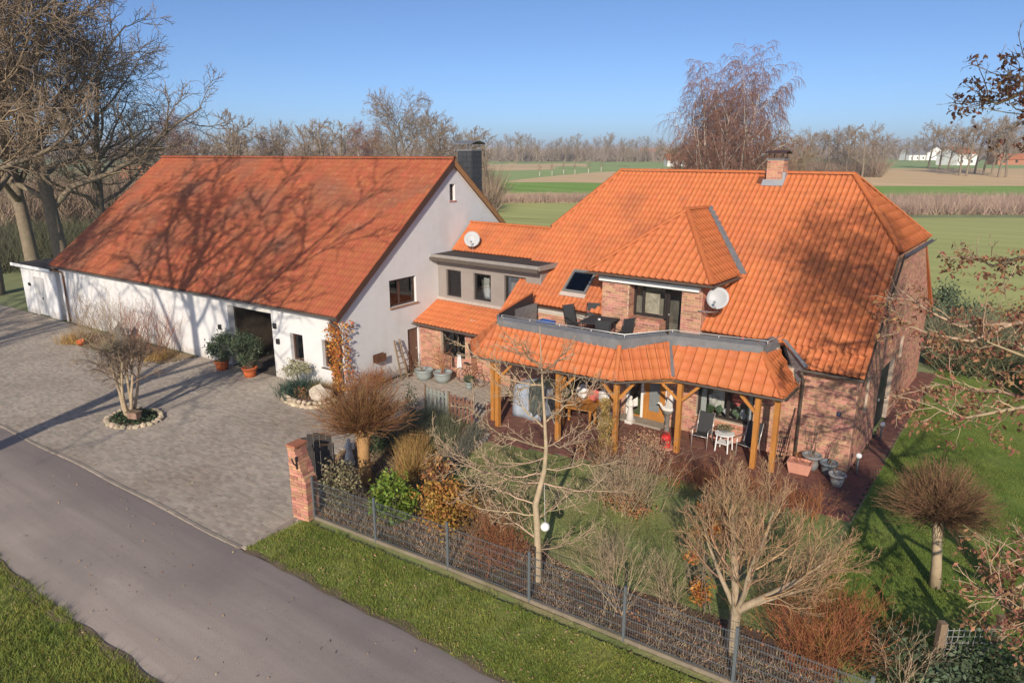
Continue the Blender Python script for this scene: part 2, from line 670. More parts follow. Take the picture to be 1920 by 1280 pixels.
def stem_skel(rg, n, h, spread, r, twigs=4, lvl2=3, base=.1, wob=.12, up=.05, c=(0, 0, 0)):
    """bare many-stemmed shrub"""
    sk = Skel()
    Q = [dict(seg=5, wob=wob, up=up, n=twigs, **{'from': .25}, len=.5, ang=.55, rad=.6, end=.3, rmin=.004),
         dict(seg=3, wob=wob * 1.2, up=up, n=lvl2, **{'from': .2}, len=.5, ang=.6, rad=.6, end=.4, rmin=.0035),
         dict(seg=2, wob=wob * 1.3, up=up, n=0, **{'from': .2}, len=.5, ang=.6, rad=.6, end=.4)]
    for k in range(n):
        a = rg.uniform(0, 6.28)
        e = rg.uniform(0, 1) ** .6 * spread
        d = Vector((math.cos(a) * e, math.sin(a) * e, 1)).normalized()
        b = Vector(c) + Vector((rg.gauss(0, base), rg.gauss(0, base), 0))
        grow([sk], rg, b, d, h * rg.uniform(.7, 1.1), r, 0, Q)
    return sk


def join_np(parts):
    Vs, Fs, o = [], [], 0
    for V, F in parts:
        Vs.append(V)
        Fs.append(F + o)
        o += len(V)
    return np.concatenate(Vs), np.concatenate(Fs)


def np_obj(name, VF, mat_, parent=None):
    return link(name, np_mesh(name, *VF), parent, mat_)


def plant(name, label, loc, group=None, cat='shrub', rz=0.0):
    return thing(name, label, cat, loc, rz, group)


# ------------------------------------------------------------------ pieces: tiles and bricks
def tile_shape(w_, l_, roll=.035, kind='pan'):
    roll = roll * 1.3
    """top skin and front lip of one roof tile in (across, up-slope, height)"""
    if kind == 'pan':
        xs = (0, .07, .16, .26, .40, .62, .86, .95)
        hs = (.5, .95, 1.0, .75, .2, 0, .05, .3)
    else:
        xs = (0, .05, .13, .21, .30, .6, .85, .965)
        hs = (.4, .9, 1, .7, .15, 0, 0, .1)
    ov = 1.06
    V = []
    for y, lift in ((0, .006), (l_ * ov, .0)):
        for x, h in zip(xs, hs):
            V.append((x * w_, y, h * roll + lift))
    for x, h in zip(xs, hs):
        V.append((x * w_, 0, h * roll + .006 - .01))
    n = len(xs)
    F = [(i, i + 1, n + i + 1, n + i) for i in range(n - 1)] + [(2 * n + i, 2 * n + i + 1, i + 1, i) for i in range(n - 1)]
    return V, F


def inside(poly, a, b):
    s = 0
    k = len(poly)
    for i in range(k):
        x0, y0 = poly[i]
        x1, y1 = poly[(i + 1) % k]
        c = (x1 - x0) * (b - y0) - (y1 - y0) * (a - x0)
        if c < -1e-6:
            return False
    return True


class TilePool:
    """all tiles of one building: the 300 that show largest become pieces of their own"""
    def __init__(self, root, mo, mi, limit=300):
        self.root, self.mo, self.mi, self.limit = root, mo, mi, limit
        self.full, self.rest = [], []
        self.shapes = {}

    def region(self, roof, P0, e, s, poly, w_, l_, roll=.035, kind='pan', holes=(), show=True):
        """poly: convex, counter-clockwise, in (along eave, up slope) metres from P0"""
        e, s = Vector(e).normalized(), Vector(s).normalized()
        n = e.cross(s).normalized()
        P0 = Vector(P0)
        V, F = tile_shape(w_, l_, roll, kind)
        key = (w_, l_, roll, kind)
        self.shapes.setdefault(key, (V, F))
        a0, a1 = min(p[0] for p in poly), max(p[0] for p in poly)
        b0, b1 = min(p[1] for p in poly), max(p[1] for p in poly)
        cut = MB()
        Vn = np.array(V)
        wm = self.root.matrix_basis
        j = 0
        b = b0
        while b < b1 - .02:
            i = 0
            a = a0
            while a < a1 - .02:
                cs = ((a, b), (a + w_, b), (a + w_, b + l_), (a, b + l_))
                if not any(x0 < a + w_ / 2 < x1 and y0 < b + l_ / 2 < y1 for x0, x1, y0, y1 in holes):
                    ins = [inside(poly, *c) for c in cs]
                    if all(ins):
                        Mx = Matrix((( e.x, s.x, n.x, 0), (e.y, s.y, n.y, 0), (e.z, s.z, n.z, 0), (0, 0, 0, 1)))
                        pos = P0 + e * a + s * b
                        Mx.translation = pos
                        wp = wm @ pos
                        view = (CAM - wp)
                        size = w_ * l_ * abs((wm.to_3x3() @ n).dot(view.normalized())) / max(view.length_squared, 1) if show else 0
                        self.full.append((size, key, Mx, roof))
                    elif any(ins) or inside(poly, a + w_ / 2, b + l_ / 2) or w_ > .3 * (a1 - a0) or True:
                        if not (any(ins) or self._near(poly, a, b, w_, l_)):
                            pass
                        else:
                            cut.raw(Vn + np.array([a, b, 0]), F)
                a += w_
                i += 1
            b += l_
            j += 1
        if cut.v:
            bm = bmesh.new()
            me = cut.mesh()
            bm.from_mesh(me)
            bpy.data.meshes.remove(me)
            k = len(poly)
            for q in range(k):
                x0, y0 = poly[q]
                x1, y1 = poly[(q + 1) % k]
                bmesh.ops.bisect_plane(bm, geom=bm.verts[:] + bm.edges[:] + bm.faces[:], dist=1e-5, plane_co=(x0, y0, 0), plane_no=(y1 - y0, -(x1 - x0), 0), clear_outer=True)
            bm.verts.index_update()
            vs = [P0 + e * v.co.x + s * v.co.y + n * v.co.z for v in bm.verts]
            fs = [[v.index for v in f.verts] for f in bm.faces]
            bm.free()
            if fs:
                self.rest.append((vs, fs))

    @staticmethod
    def _near(poly, a, b, w_, l_):
        return any(inside(poly, a + w_ * x, b + l_ * y) for x in (.25, .5, .75) for y in (.25, .5, .75)) or any(a <= p[0] <= a + w_ and b <= p[1] <= b + l_ for p in poly)

    def finish(self, name='roof_tile', restname='roof_tile_field'):
        self.full.sort(key=lambda t: -t[0])
        meshes = {}
        for key, (V, F) in self.shapes.items():
            me = bpy.data.meshes.new(name)
            me.from_pydata(V, [], F)
            me.update()
            me.shade_smooth()
            me.materials.append(self.mo)
            meshes[key] = me
        rg = random.Random(5)
        mb = MB()
        for i, (size, key, Mx, roof) in enumerate(self.full):
            jit = Matrix.Translation((rg.gauss(0, .0025), rg.gauss(0, .004), rg.uniform(0, .003)))
            Mx = Mx @ jit
            if i < self.limit and size > 0:
                o = bpy.data.objects.new(name, meshes[key])
                COL.objects.link(o)
                o.parent = roof
                o.matrix_basis = Mx
            else:
                V, F = self.shapes[key]
                A = np.array(Mx)
                mb.raw(np.array(V) @ A[:3, :3].T + A[:3, 3], F)
        for vs, fs in self.rest:
            mb.raw(vs, fs)
        o = mb.build(restname, self.mi, self.root, True)
        o['kind'] = 'stuff'
        return o


class BrickPool:
    def __init__(self, root, mo, mi, bl=.27, bh=.098, joint=.016, proud=.012, limit=300):
        self.__dict__.update(root=root, mo=mo, mi=mi, bl=bl, bh=bh, j=joint, pr=proud, limit=limit)
        self.full, self.rest = [], []

    def wall(self, part, P0, e, n, a0, a1, z0, z1, holes=(), span=None, show=True):
        """running bond on the plane through P0 along e, facing n; span(z) -> (lo, hi) trims sloping ends"""
        e, n, P0 = Vector(e).normalized(), Vector(n).normalized(), Vector(P0)
        wm = self.root.matrix_basis
        row = 0
        z = z0
        while z + self.bh * .6 < z1:
            zc = z + self.bh / 2
            h = min(self.bh, z1 - z) - self.j
            lo, hi = a0, a1
            if span:
                s = span(zc)
                lo, hi = max(lo, s[0]), min(hi, s[1])
            iv = [(lo, hi)]
            for (x0, x1, y0, y1) in holes:
                if y0 < zc < y1:
                    nv = []
                    for (p, q) in iv:
                        if x1 <= p or x0 >= q:
                            nv.append((p, q))
                        else:
                            if x0 > p:
                                nv.append((p, x0))
                            if x1 < q:
                                nv.append((x1, q))
                    iv = nv
            off = (row % 2) * self.bl / 2
            for (p, q) in iv:
                k = math.floor((p - off) / self.bl)
                while k * self.bl + off < q:
                    s0, s1 = max(p, k * self.bl + off), min(q, (k + 1) * self.bl + off)
                    if s1 - s0 > .04:
                        c = P0 + e * ((s0 + s1) / 2) + Vector((0, 0, zc))
                        ln = s1 - s0 - self.j
                        if abs(ln - (self.bl - self.j)) < 1e-4 and abs(h - (self.bh - self.j)) < 1e-4:
                            wp = wm @ c
                            vw = CAM - wp
                            size = max(0, (wm.to_3x3() @ n).dot(vw.normalized())) / max(1, vw.length_squared) if show else 0
                            self.full.append((size, c, e, n, part))
                        else:
                            self.rest.append((c, e, n, ln, h))
                    k += 1
            z += self.bh
            row += 1

    @staticmethod
    def box(c, e, n, ln, h, pr):
        u = Vector((0, 0, 1))
        vs = []
        for d in (-.02, pr):
            for x, y in ((-1, -1), (1, -1), (1, 1), (-1, 1)):
                vs.append(c + e * (x * ln / 2) + u * (y * h / 2) + n * d)
        fs = [(4, 5, 6, 7), (0, 1, 5, 4), (1, 2, 6, 5), (2, 3, 7, 6), (3, 0, 4, 7)]
        if e.cross(u).dot(n) < 0:
            fs = [f[::-1] for f in fs]
        return vs, fs

    def finish(self, name='brick', restname='brick_field'):
        self.full.sort(key=lambda t: -t[0])
        rg = random.Random(3)
        me = {}
        mb = MB()
        for i, (size, c, e, n, part) in enumerate(self.full):
            if i < self.limit and size > 0:
                key = (round(e.x, 3), round(e.y, 3), round(n.x, 3), round(n.y, 3))
                if key not in me:
                    vs, fs = self.box(Vector((0, 0, 0)), e, n, self.bl - self.j, self.bh - self.j, self.pr)
                    m = bpy.data.meshes.new(name)
                    m.from_pydata([tuple(v) for v in vs], [], fs)
                    m.update()
                    m.materials.append(self.mo)
                    me[key] = m
                o = bpy.data.objects.new(name, me[key])
                COL.objects.link(o)
                o.parent = part
                o.location = c + n * rg.uniform(-.003, .003)
            else:
                mb.raw(*self.box(c, e, n, self.bl - self.j, self.bh - self.j, self.pr + rg.uniform(-.003, .003)))
        for c, e, n, ln, h in self.rest:
            mb.raw(*self.box(c, e, n, ln, h, self.pr))
        o = mb.build(restname, self.mi, self.root)
        o['kind'] = 'stuff'
        return o


def panels(mb, P0, e, n, t, a0, a1, z0, z1, holes=()):
    """solid wall of thickness t behind the plane, with rectangular openings"""
    e, n, P0 = Vector(e).normalized(), Vector(n).normalized(), Vector(P0)
    zs = sorted({z0, z1} | {z for h in holes for z in h[2:] if z0 < z < z1})
    for za, zb in zip(zs[:-1], zs[1:]):
        zc = (za + zb) / 2
        iv = [(a0, a1)]
        for (x0, x1, y0, y1) in holes:
            if y0 < zc < y1:
                nv = []
                for p, q in iv:
                    if x1 <= p or x0 >= q:
                        nv.append((p, q))
                    else:
                        if x0 > p:
                            nv.append((p, x0))
                        if x1 < q:
                            nv.append((x1, q))
                iv = nv
        for p, q in iv:
            A, B = P0 + e * p, P0 + e * q
            poly = [A + Vector((0, 0, za)), B + Vector((0, 0, za)), B + Vector((0, 0, zb)), A + Vector((0, 0, zb))]
            if e.cross(Vector((0, 0, 1))).dot(n) < 0:
                poly.reverse()
            mb.slab(poly, n, t)
    return mb


def window(root, P0, e, n, a0, a1, z0, z1, fm, depth=.12, muls=(.5,), fw=.07, curtain=None, sill=None, sillm=None, name='window', goods=None):
    """frame as the part, panes, curtain and sill as its sub-parts; P0, e, n as for walls"""
    e, n, P0 = Vector(e).normalized(), Vector(n).normalized(), Vector(P0)
    Z = Vector((0, 0, 1))

    def at(a, z, d):
        return P0 + e * a + Z * z - n * d

    mb = MB()

    def bar(x0, x1, y0, y1, d0=depth, d1=depth + .07):
        poly = [at(x0, y0, d0), at(x1, y0, d0), at(x1, y1, d0), at(x0, y1, d0)]
        if e.cross(Z).dot(n) < 0:
            poly.reverse()
        mb.slab(poly, n, d1 - d0)

    bar(a0, a1, z0, z0 + fw)
    bar(a0, a1, z1 - fw, z1)
    bar(a0, a0 + fw, z0 + fw, z1 - fw)
    bar(a1 - fw, a1, z0 + fw, z1 - fw)
    xs = [a0 + fw]
    for m in muls:
        c = a0 + (a1 - a0) * m
        bar(c - fw * .6, c + fw * .6, z0 + fw, z1 - fw)
        xs += [c - fw * .6, c + fw * .6]
    xs.append(a1 - fw)
    f = mb.build(name, fm, root)
    for i in range(0, len(xs), 2):
        g = MB()
        poly = [at(xs[i], z0 + fw, depth + .035), at(xs[i + 1], z0 + fw, depth + .035), at(xs[i + 1], z1 - fw, depth + .035), at(xs[i], z1 - fw, depth + .035)]
        if e.cross(Z).dot(n) < 0:
            poly.reverse()
        g.slab(poly, n, .012)
        g.build('pane', M_GLASS, f)
        if curtain:
            c = MB()
            k = 14
            t0, t1 = z0 + fw + .01, z0 + fw + (z1 - z0 - 2 * fw) * curtain
            vs, fs = [], []
            for q in range(k + 1):
                a = xs[i] + .01 + (xs[i + 1] - xs[i] - .02) * q / k
                d = depth + .12 + .012 * (q % 2)
                vs += [at(a, t0, d), at(a, t1, d)]
            fs = [(2 * q, 2 * q + 2, 2 * q + 3, 2 * q + 1) for q in range(k)]
            c.raw(vs, fs).build('net_curtain', M_CURTAIN, f)
    if sill:
        s = MB()
        poly = [at(a0 - .06, z0 - .05, -sill), at(a1 + .06, z0 - .05, -sill), at(a1 + .06, z0 - .002, -sill), at(a0 - .06, z0 - .002, -sill)]
        if e.cross(Z).dot(n) < 0:
            poly.reverse()
        s.slab(poly, n, sill + depth)
        s.build('sill', sillm or fm, f)
    bk = MB()
    poly = [at(a0 - .3, z0 - .3, depth + .75), at(a1 + .3, z0 - .3, depth + .75), at(a1 + .3, z1 + .2, depth + .75), at(a0 - .3, z1 + .2, depth + .75)]
    if e.cross(Z).dot(n) < 0:
        poly.reverse()
    bk.slab(poly, n, .05)
    bk.build('room_wall', mat('room_wall', (.27, .24, .20), .95, .4, 1.2), f)
    return f


def ridge_tiles(root, A, B, m, r=.12, step=.36, name='ridge_tile'):
    """half-round capping pieces laid from A up to B"""
    A, B = Vector(A), Vector(B)
    L = (B - A).length
    k = max(1, round(L / step))
    d = (B - A).normalized()
    st = L / k
    s = d.cross(Vector((0, 0, 1))).normalized()
    u = s.cross(d)
    V, F = [], []
    for y, rr in ((0, r * 1.08), (st * 1.06, r * .92)):
        for q in range(7):
            a = math.pi * q / 6
            V.append((math.cos(a) * rr, y, math.sin(a) * rr * .75 - .035))
    n = 7
    F = [(q + 1, q, n + q, n + q + 1) for q in range(6)] + [tuple(range(7))]
    me = bpy.data.meshes.new(name)
    me.from_pydata(V, [], F)
    me.update()
    me.materials.append(m)
    for i in range(k):
        o = bpy.data.objects.new(name, me)
        COL.objects.link(o)
        o.parent = root
        Mx = Matrix(((s.x, d.x, u.x, 0), (s.y, d.y, u.y, 0), (s.z, d.z, u.z, 0), (0, 0, 0, 1)))
        Mx.translation = A + d * (st * i) + u * .03
        o.matrix_basis = Mx


def gutter(mb, A, B, r=.075):
    """half-round eaves gutter"""
    A, B = Vector(A), Vector(B)
    d = (B - A).normalized()
    s = d.cross(Vector((0, 0, 1))).normalized()
    vs = []
    for p in (A, B):
        for rr in (r, r - .012):
            for q in range(7):
                a = math.pi + math.pi * q / 6
                vs.append(p + s * math.cos(a) * rr + Vector((0, 0, math.sin(a) * rr)))
    fs = [(q, q + 1, 14 + q + 1, 14 + q) for q in range(6)] + [(7 + q + 1, 7 + q, 21 + q, 21 + q + 1) for q in range(6)]
    fs += [(0, 14, 21, 7), (6, 13, 27, 20)]
    mb.raw(vs, fs)
    return mb


# ------------------------------------------------------------------ ground, fields, road
def pip(poly, x, y):
    c = False
    j = len(poly) - 1
    for i in range(len(poly)):
        xi, yi = poly[i]
        xj, yj = poly[j]
        if (yi > y) != (yj > y) and x < (xj - xi) * (y - yi) / (yj - yi) + xi:
            c = not c
        j = i
    return c


M_MEADOW = mat('meadow', (.26, .29, .13), .95, .3, .05, bump=.5, bscale=3, stain=(.35, (.17, .17, .06), .6, .5))
sg = [-60, -20, 20, 60, 100] + [110 + 12 * i for i in range(17)] + [330, 400, 500, 650, 850, 1100, 1500, 2200, 3200, 5000]
tg = [-5000, -2500, -1200, -600, -300, -150, -60, 0, 60, 150, 300, 600, 1200, 2500, 5000]
V, F = [], []
for s_ in sg:
    for t_ in tg:
        x, y = hx * s_ + hy * t_, hy * s_ - hx * t_
        V.append((x, y, terr(x, y) - .06))
for i in range(len(sg) - 1):
    for j in range(len(tg) - 1):
        a = i * len(tg) + j
        F.append((a, a + 1, a + len(tg) + 1, a + len(tg)))
gm = MB()
gm.v, gm.f = V, F
gm.build('ground', M_MEADOW, None, True)['kind'] = 'structure'


def field(name, m, xs, tops, bots, off, rows=10):
    """strip of land whose outline is read off the photograph and laid on the terrain"""
    V, F = [], []
    for i, x in enumerate(xs):
        for j in range(rows + 1):
            y = bots[i] + (tops[i] - bots[i]) * (1 - (1 - j / rows) ** 1.0)
            p = GT(x, max(y, 290.5))
            V.append((p.x, p.y, terr(p.x, p.y) + off))
    k = rows + 1
    for i in range(len(xs) - 1):
        for j in range(rows):
            F.append((i * k + j, (i + 1) * k + j, (i + 1) * k + j + 1, i * k + j + 1))
    b = MB()
    b.v, b.f = V, F
    o = b.build(name, m, None, True)
    o['kind'] = 'structure'
    return o


def fmat(name, c, c2, sc=.03):
    return mat(name, [k * .9 for k in c], .97, .22, .35, col2=c2, bump=.6, bscale=2.5, stain=(.02, [k * .78 for k in c], .6, .5), stretch=(.03, 1.2, 1), rot=-(HEAD - math.pi / 2), stain2=(.25, [k * .8 for k in c], .5, .55))


M_F_LIGHT = fmat('pale_green_crop', (.52, .55, .175), (.57, .58, .20))
M_F_GREEN = fmat('bright_green_crop', (.26, .45, .07), (.30, .47, .085))
M_F_TAN = fmat('stubble', (.82, .58, .30), (.86, .61, .33))
M_F_FAR = fmat('far_pasture', (.38, .50, .17), (.42, .52, .19))
XR = [1200, 1400, 1560, 1700, 1800, 1960, 2300]
XL = [840, 900, 960, 1030, 1100, 1180, 1260]
field('near_pale_field', M_F_LIGHT, [760] + XL + XR[1:], [408] * 14, [600] * 14, -.03)
field('green_crop_field', M_F_GREEN, [1180] + XR, [349] * 8, [372] * 8, .01)
field('green_crop_field', M_F_GREEN, XL, [342, 341, 340, 341, 343, 345, 347], [368, 366, 362, 360, 364, 368, 370], .01)
field('pale_strip_field', M_F_LIGHT, XL, [366, 364, 360, 358, 362, 366, 368], [410] * 7, .005)
field('stubble_field', M_F_TAN, [1180] + XR, [316] * 8, [349] * 8, .012)
field('stubble_field', M_F_TAN, [950, 1000, 1060, 1120, 1200], [340, 334, 328, 323, 320], [342, 342, 342, 343, 345], .014)
field('stubble_field', M_F_TAN, XL[:5], [307, 307, 306, 306, 306], [319, 320, 320, 318, 313], .014)
field('far_pasture_field', M_F_FAR, XL, [302, 302, 301, 300, 300, 300, 299], [343, 342, 341, 342, 343, 345, 347], .004)
field('far_pasture_field', M_F_FAR, [1180] + XR, [299, 299, 298, 296, 294, 293, 293, 293], [317] * 8, .004)

# scrub bands between the fields
rs = np.random.default_rng(11)


def scrub(name, label, xs, y0, y1, n, h, m):
    B = []
    for _ in range(n):
        x = rs.uniform(*xs)
        p = GT(x, rs.uniform(y0, y1))
        B.append((p.x, p.y, terr(p.x, p.y)))
    V, F = blade_arrays(np.array(B), h, rs, .09, .6)
    o = np_obj(name, (V, F), m)
    tag(o, label, 'scrub', kind='stuff')


M_SCRUB = mat('brown_scrub', (.40, .285, .215), .95, .3, .2, tint='island', tvar=.35)
scrub('scrub_strip', 'band of tall brown scrub across the fields right of the farmhouse roof', (1660, 2200), 378, 403, 26000, 2.3, M_SCRUB)
scrub('scrub_strip', 'band of brown scrub on the green field between the two roofs', (930, 1180), 372, 381, 9000, 1.6, M_SCRUB)

# road
M_ASPHALT = mat('asphalt', (.385, .322, .278), .85, .16, 1.0, bump=.5, bscale=70, stain=(.3, (.28, .24, .215), .7, .46), detail=12, stretch=(.12, 1.6, 1), stain2=(9, (.22, .19, .17), .4, .58))


def road_edge(x, upper=True):
    return (8.72 if upper else 5.02) + .014 * (x + 10) + .05 * math.sin(x * .9) * math.sin(x * .37 + 1)


rx = [-420, -250, -150, -90, -70, -55] + [-50 + .8 * i for i in range(90)] + [40, 80]
mb = MB()
for x in rx:
    mb.v += [(x, road_edge(x, False), -.02), (x, road_edge(x, False) + .06, 0), (x, (road_edge(x) + road_edge(x, False)) / 2, .03), (x, road_edge(x) - .06, 0), (x, road_edge(x), -.02)]
for i in range(len(rx) - 1):
    for j in range(4):
        a = i * 5 + j
        mb.f.append((a, a + 5, a + 6, a + 1))
mb.build('road', M_ASPHALT, None, True)['kind'] = 'structure'

# driveway pavers
M_PAVE_O = mat('paver_piece', (.44, .38, .31), .95, .12, .35, tint='object', tvar=.16, stain=(.22, (.32, .25, .19), .6, .47), stain2=(1.3, (.28, .24, .185), .4, .56))
M_PAVE_I = mat('paver_field', (.44, .38, .31), .95, .12, .35, tint='island', tvar=.16, stain=(.22, (.32, .25, .19), .6, .47), stain2=(1.3, (.28, .24, .185), .4, .56))
M_BED = mat('joint_sand', (.20, .165, .125), .97, .2, 2)
DRIVE = [(-75, 8.0), (-50, 8.13), (-35, 8.38), (-14.35, 8.67), (-14.45, 10.35), (-15.0, 11.6), (-16.6, 13.2), (-17.5, 16.0), (-17.3, 18.7), (-14.6, 18.6), (-14.4, 22.9), (-20.8, 22.6), (-20.85, 18.0), (-31.0, 17.7), (-31.3, 15.9), (-38.5, 15.1), (-40.5, 17.0), (-44, 17.2), (-75, 16.4)]


def pavers(parent, poly, w_, h_, z, mo, mi, limit, name='paver', restname='paver_field', ang=0.0, thick=.05, gap=.009, xmin=None):
    xs = [p[0] for p in poly]
    ys = [p[1] for p in poly]
    ca, sa = math.cos(ang), math.sin(ang)
    items = []
    j = 0
    y = min(ys) - 2
    while y < max(ys) + 2:
        x = (xmin if xmin is not None else min(xs)) + (j % 2) * w_ / 2
        while x < max(xs):
            X, Y = x * ca - y * sa, x * sa + y * ca
            if pip(poly, X, Y):
                items.append((X, Y))
            x += w_
        y += h_
        j += 1
    it = np.array(items)
    d = np.hypot(np.hypot(it[:, 0], it[:, 1]), H)
    # keep the ones in front of the camera's frame first
    vis = []
    for (x, y), dd in zip(items, d):
        q = Vector((x, y, z)) - CAM
        f = q.dot(FW)
        px, py = CX + FPX * q.dot(RT) / f, CY - FPX * q.dot(UP) / f
        vis.append(0 if f > 0 and 0 < px < 1920 and 0 < py < 1280 else 1000)
    order = np.argsort(d + np.array(vis))
    b = MB().box(-w_ / 2 + gap / 2, w_ / 2 - gap / 2, -h_ / 2 + gap / 2, h_ / 2 - gap / 2, -thick, 0)
    b.f = b.f[1:]
    me = b.mesh(name)
    me.materials.append(mo)
    r2 = np.random.default_rng(4)
    for k in order[:limit]:
        o = bpy.data.objects.new(name, me)
        COL.objects.link(o)
        o.parent = parent
        o.location = (it[k, 0], it[k, 1], z + r2.normal() * .002)
        o.rotation_euler = (0, 0, ang)
    rest = it[order[limit:]]
    bv = np.array(b.v)
    rot = np.array([[ca, -sa, 0], [sa, ca, 0], [0, 0, 1]])
    bv = bv @ rot.T
    V = bv[None] + np.concatenate([rest, z + r2.normal(size=(len(rest), 1)) * .002], 1)[:, None, :]
    Fq = np.array(b.f)[None] + (np.arange(len(rest)) * 8)[:, None, None]
    o = np_obj(restname, (V.reshape(-1, 3), Fq.reshape(-1, 4)), mi, parent)
    o['kind'] = 'stuff'


def sheet(name, m, poly, z, kind='structure'):
    b = MB()
    b.v = [(x, y, z) for x, y in poly]
    b.f = [tuple(range(len(poly)))]
    o = b.build(name, m)
    o['kind'] = kind
    return o


drive = sheet('driveway', M_BED, DRIVE, -.03)
kme = MB().box(-.24, .24, -.05, .05, -.1, .012).mesh('kerb_stone')
kme.materials.append(mat('kerb_stone', (.36, .31, .25), .95, .15, 3, tint='object', tvar=.15))
for kx in range(118):
    x_ = -72 + .49 * kx
    o = link('kerb_stone', kme, drive)
    o.location = (x_, road_edge(x_) - .0 + .04, .004)
    o.rotation_euler = (0, 0, .014)
for kx in range(4):
    o = link('kerb_stone', kme, drive)
    o.location = (-14.36 - .03 * kx, 8.98 + .49 * kx, .008)
    o.rotation_euler = (0, 0, R_(91))
pavers(drive, DRIVE, .22, .11, .0, M_PAVE_O, M_PAVE_I, 300, xmin=-62)

# kerb stones between road and driveway are flush setts; lawn and beds
M_LAWN = mat('lawn', (.215, .26, .06), .97, .3, .5, bump=.8, bscale=14, stain=(.5, (.29, .24, .10), .75, .48))
M_LAWN2 = mat('thin_garden_lawn', (.24, .29, .095), .97, .3, .7, bump=.8, bscale=14, stain=(.6, (.38, .31, .17), .8, .47))
VERGE = [(-14.35, 8.74)] + [(x, road_edge(x) + .0) for x in (-12, -9, -6, -3, 0, 4, 8)] + [(8, 11.3), (-2, 10.95), (-14.2, 10.45)]
sheet('grass_verge', M_LAWN, VERGE, -.012)
LOWER = [(x, road_edge(x, False) - .02) for x in (-60, -40, -20, -10, 0, 10)][::-1] + [(-60, -8), (10, -8)]
sheet('grass_verge', M_LAWN, LOWER, -.014)
LAWN = [(-14.5, 10.6), (-2, 11.0), (14, 11.6), (16, 46), (-1.2, 46), (-1.65, 34), (-2.2, 18.9), (-7.8, 18.5), (-14.3, 17.3)]
sheet('garden_lawn', M_LAWN2, LAWN, -.02)
RLAWN = [(-2.25, 13.2), (14, 13.5), (16, 44), (-1.1, 44), (-1.63, 34), (-2.15, 18.9)]
sheet('side_lawn', mat('side_lawn', (.155, .235, .04), .97, .3, .5, bump=.8, bscale=14, stain=(.5, (.22, .24, .07), .7, .5)), RLAWN, -.012)
BEDP = [(-14.4, 10.75), (-1.2, 11.15), (-1.4, 13.0), (-4.0, 12.9), (-7, 12.6), (-9.5, 13.2), (-11.0, 13.6), (-12.6, 14.6), (-13.6, 16.6), (-13.9, 18.0), (-17.2, 18.5), (-17.4, 16.0), (-16.5, 13.2), (-15.0, 11.7)]
sheet('planting_bed', M_SOIL, BEDP, -.006)
BARNBED = [(-38.5, 15.15), (-31.35, 15.95), (-31.1, 17.6), (-40.3, 17.2)]
sheet('planting_bed', mat('dry_bed', (.27, .20, .12), .97, .3, 2, bump=.8, bscale=18), BARNBED, -.004)

M_TERR_O = mat('terrace_paver_piece', (.20, .092, .066), .9, .15, 1, tint='object', tvar=.15)
M_TERR_I = mat('terrace_paver_field', (.20, .092, .066), .9, .15, 1, tint='island', tvar=.15, stain=(.5, (.15, .075, .06), .6, .5))
TERR = [(-14.35, 17.35), (-9.9, 18.15), (-8.0, 18.55), (-4.5, 18.7), (-2.3, 18.85), (-1.66, 32.0), (-1.5, 35), (-2.2, 35), (-2.78, 22.0), (-9, 22.4), (-16.6, 22.9), (-16.6, 22.2), (-14.5, 18.6)]
tr = sheet('terrace', M_BED, TERR, -.006)
pavers(tr, TERR, .2, .2, .018, M_TERR_O, M_TERR_I, 300, ang=R_(-3), thick=.03, gap=.006)


# bare soil and grit along the road edges
for up_, x0, x1 in ((True, -14.2, 6), (False, -40, 6)):
    b = MB()
    n_ = int((x1 - x0) / .25)
    for i in range(n_ + 1):
        x = x0 + (x1 - x0) * i / n_
        y = road_edge(x, up_)
        wd = .12 + .1 * abs(math.sin(x * 1.9) * math.sin(x * .73 + 1)) + .05 * math.sin(x * 6.1)
        s_ = 1 if up_ else -1
        b.v += [(x, y - s_ * (.05 + .04 * math.sin(x * 4.3)), .012), (x, y + s_ * wd, -.002)]
    b.f = [(2 * i, 2 * i + 2, 2 * i + 3, 2 * i + 1) for i in range(n_)]
    b.build('road_shoulder', mat('verge_soil', (.20, .15, .10), .97, .35, 5, bump=.8, bscale=30, stain=(2.5, (.13, .12, .05), .7, .5)))['kind'] = 'structure'


# grass blades
def pts_in(poly, n, r):
    xs = [p[0] for p in poly]
    ys = [p[1] for p in poly]
    out = []
    while len(out) < n:
        x = r.uniform(min(xs), max(xs), 4000)
        y = r.uniform(min(ys), max(ys), 4000)
        for a, b in zip(x, y):
            if pip(poly, a, b):
                out.append((a, b, -.012))
                if len(out) >= n:
                    break
    return np.array(out)


def visible(Pn):
    q = Pn - np.array(CAM)
    f = q @ np.array(FW)
    px = CX + FPX * (q @ np.array(RT)) / f
    py = CY - FPX * (q @ np.array(UP)) / f
    return (f > 0) & (px > -60) & (px < 1980) & (py < 1340)


M_GRASS = mat('grass_blades', (.25, .36, .055), .7, .35, .8, tint='island', tvar=.4, col2=(.37, .39, .095), trans=.3)
M_GRASS2 = mat('thin_grass_blades', (.26, .33, .085), .7, .35, .8, tint='island', tvar=.4, col2=(.34, .28, .13), trans=.3)


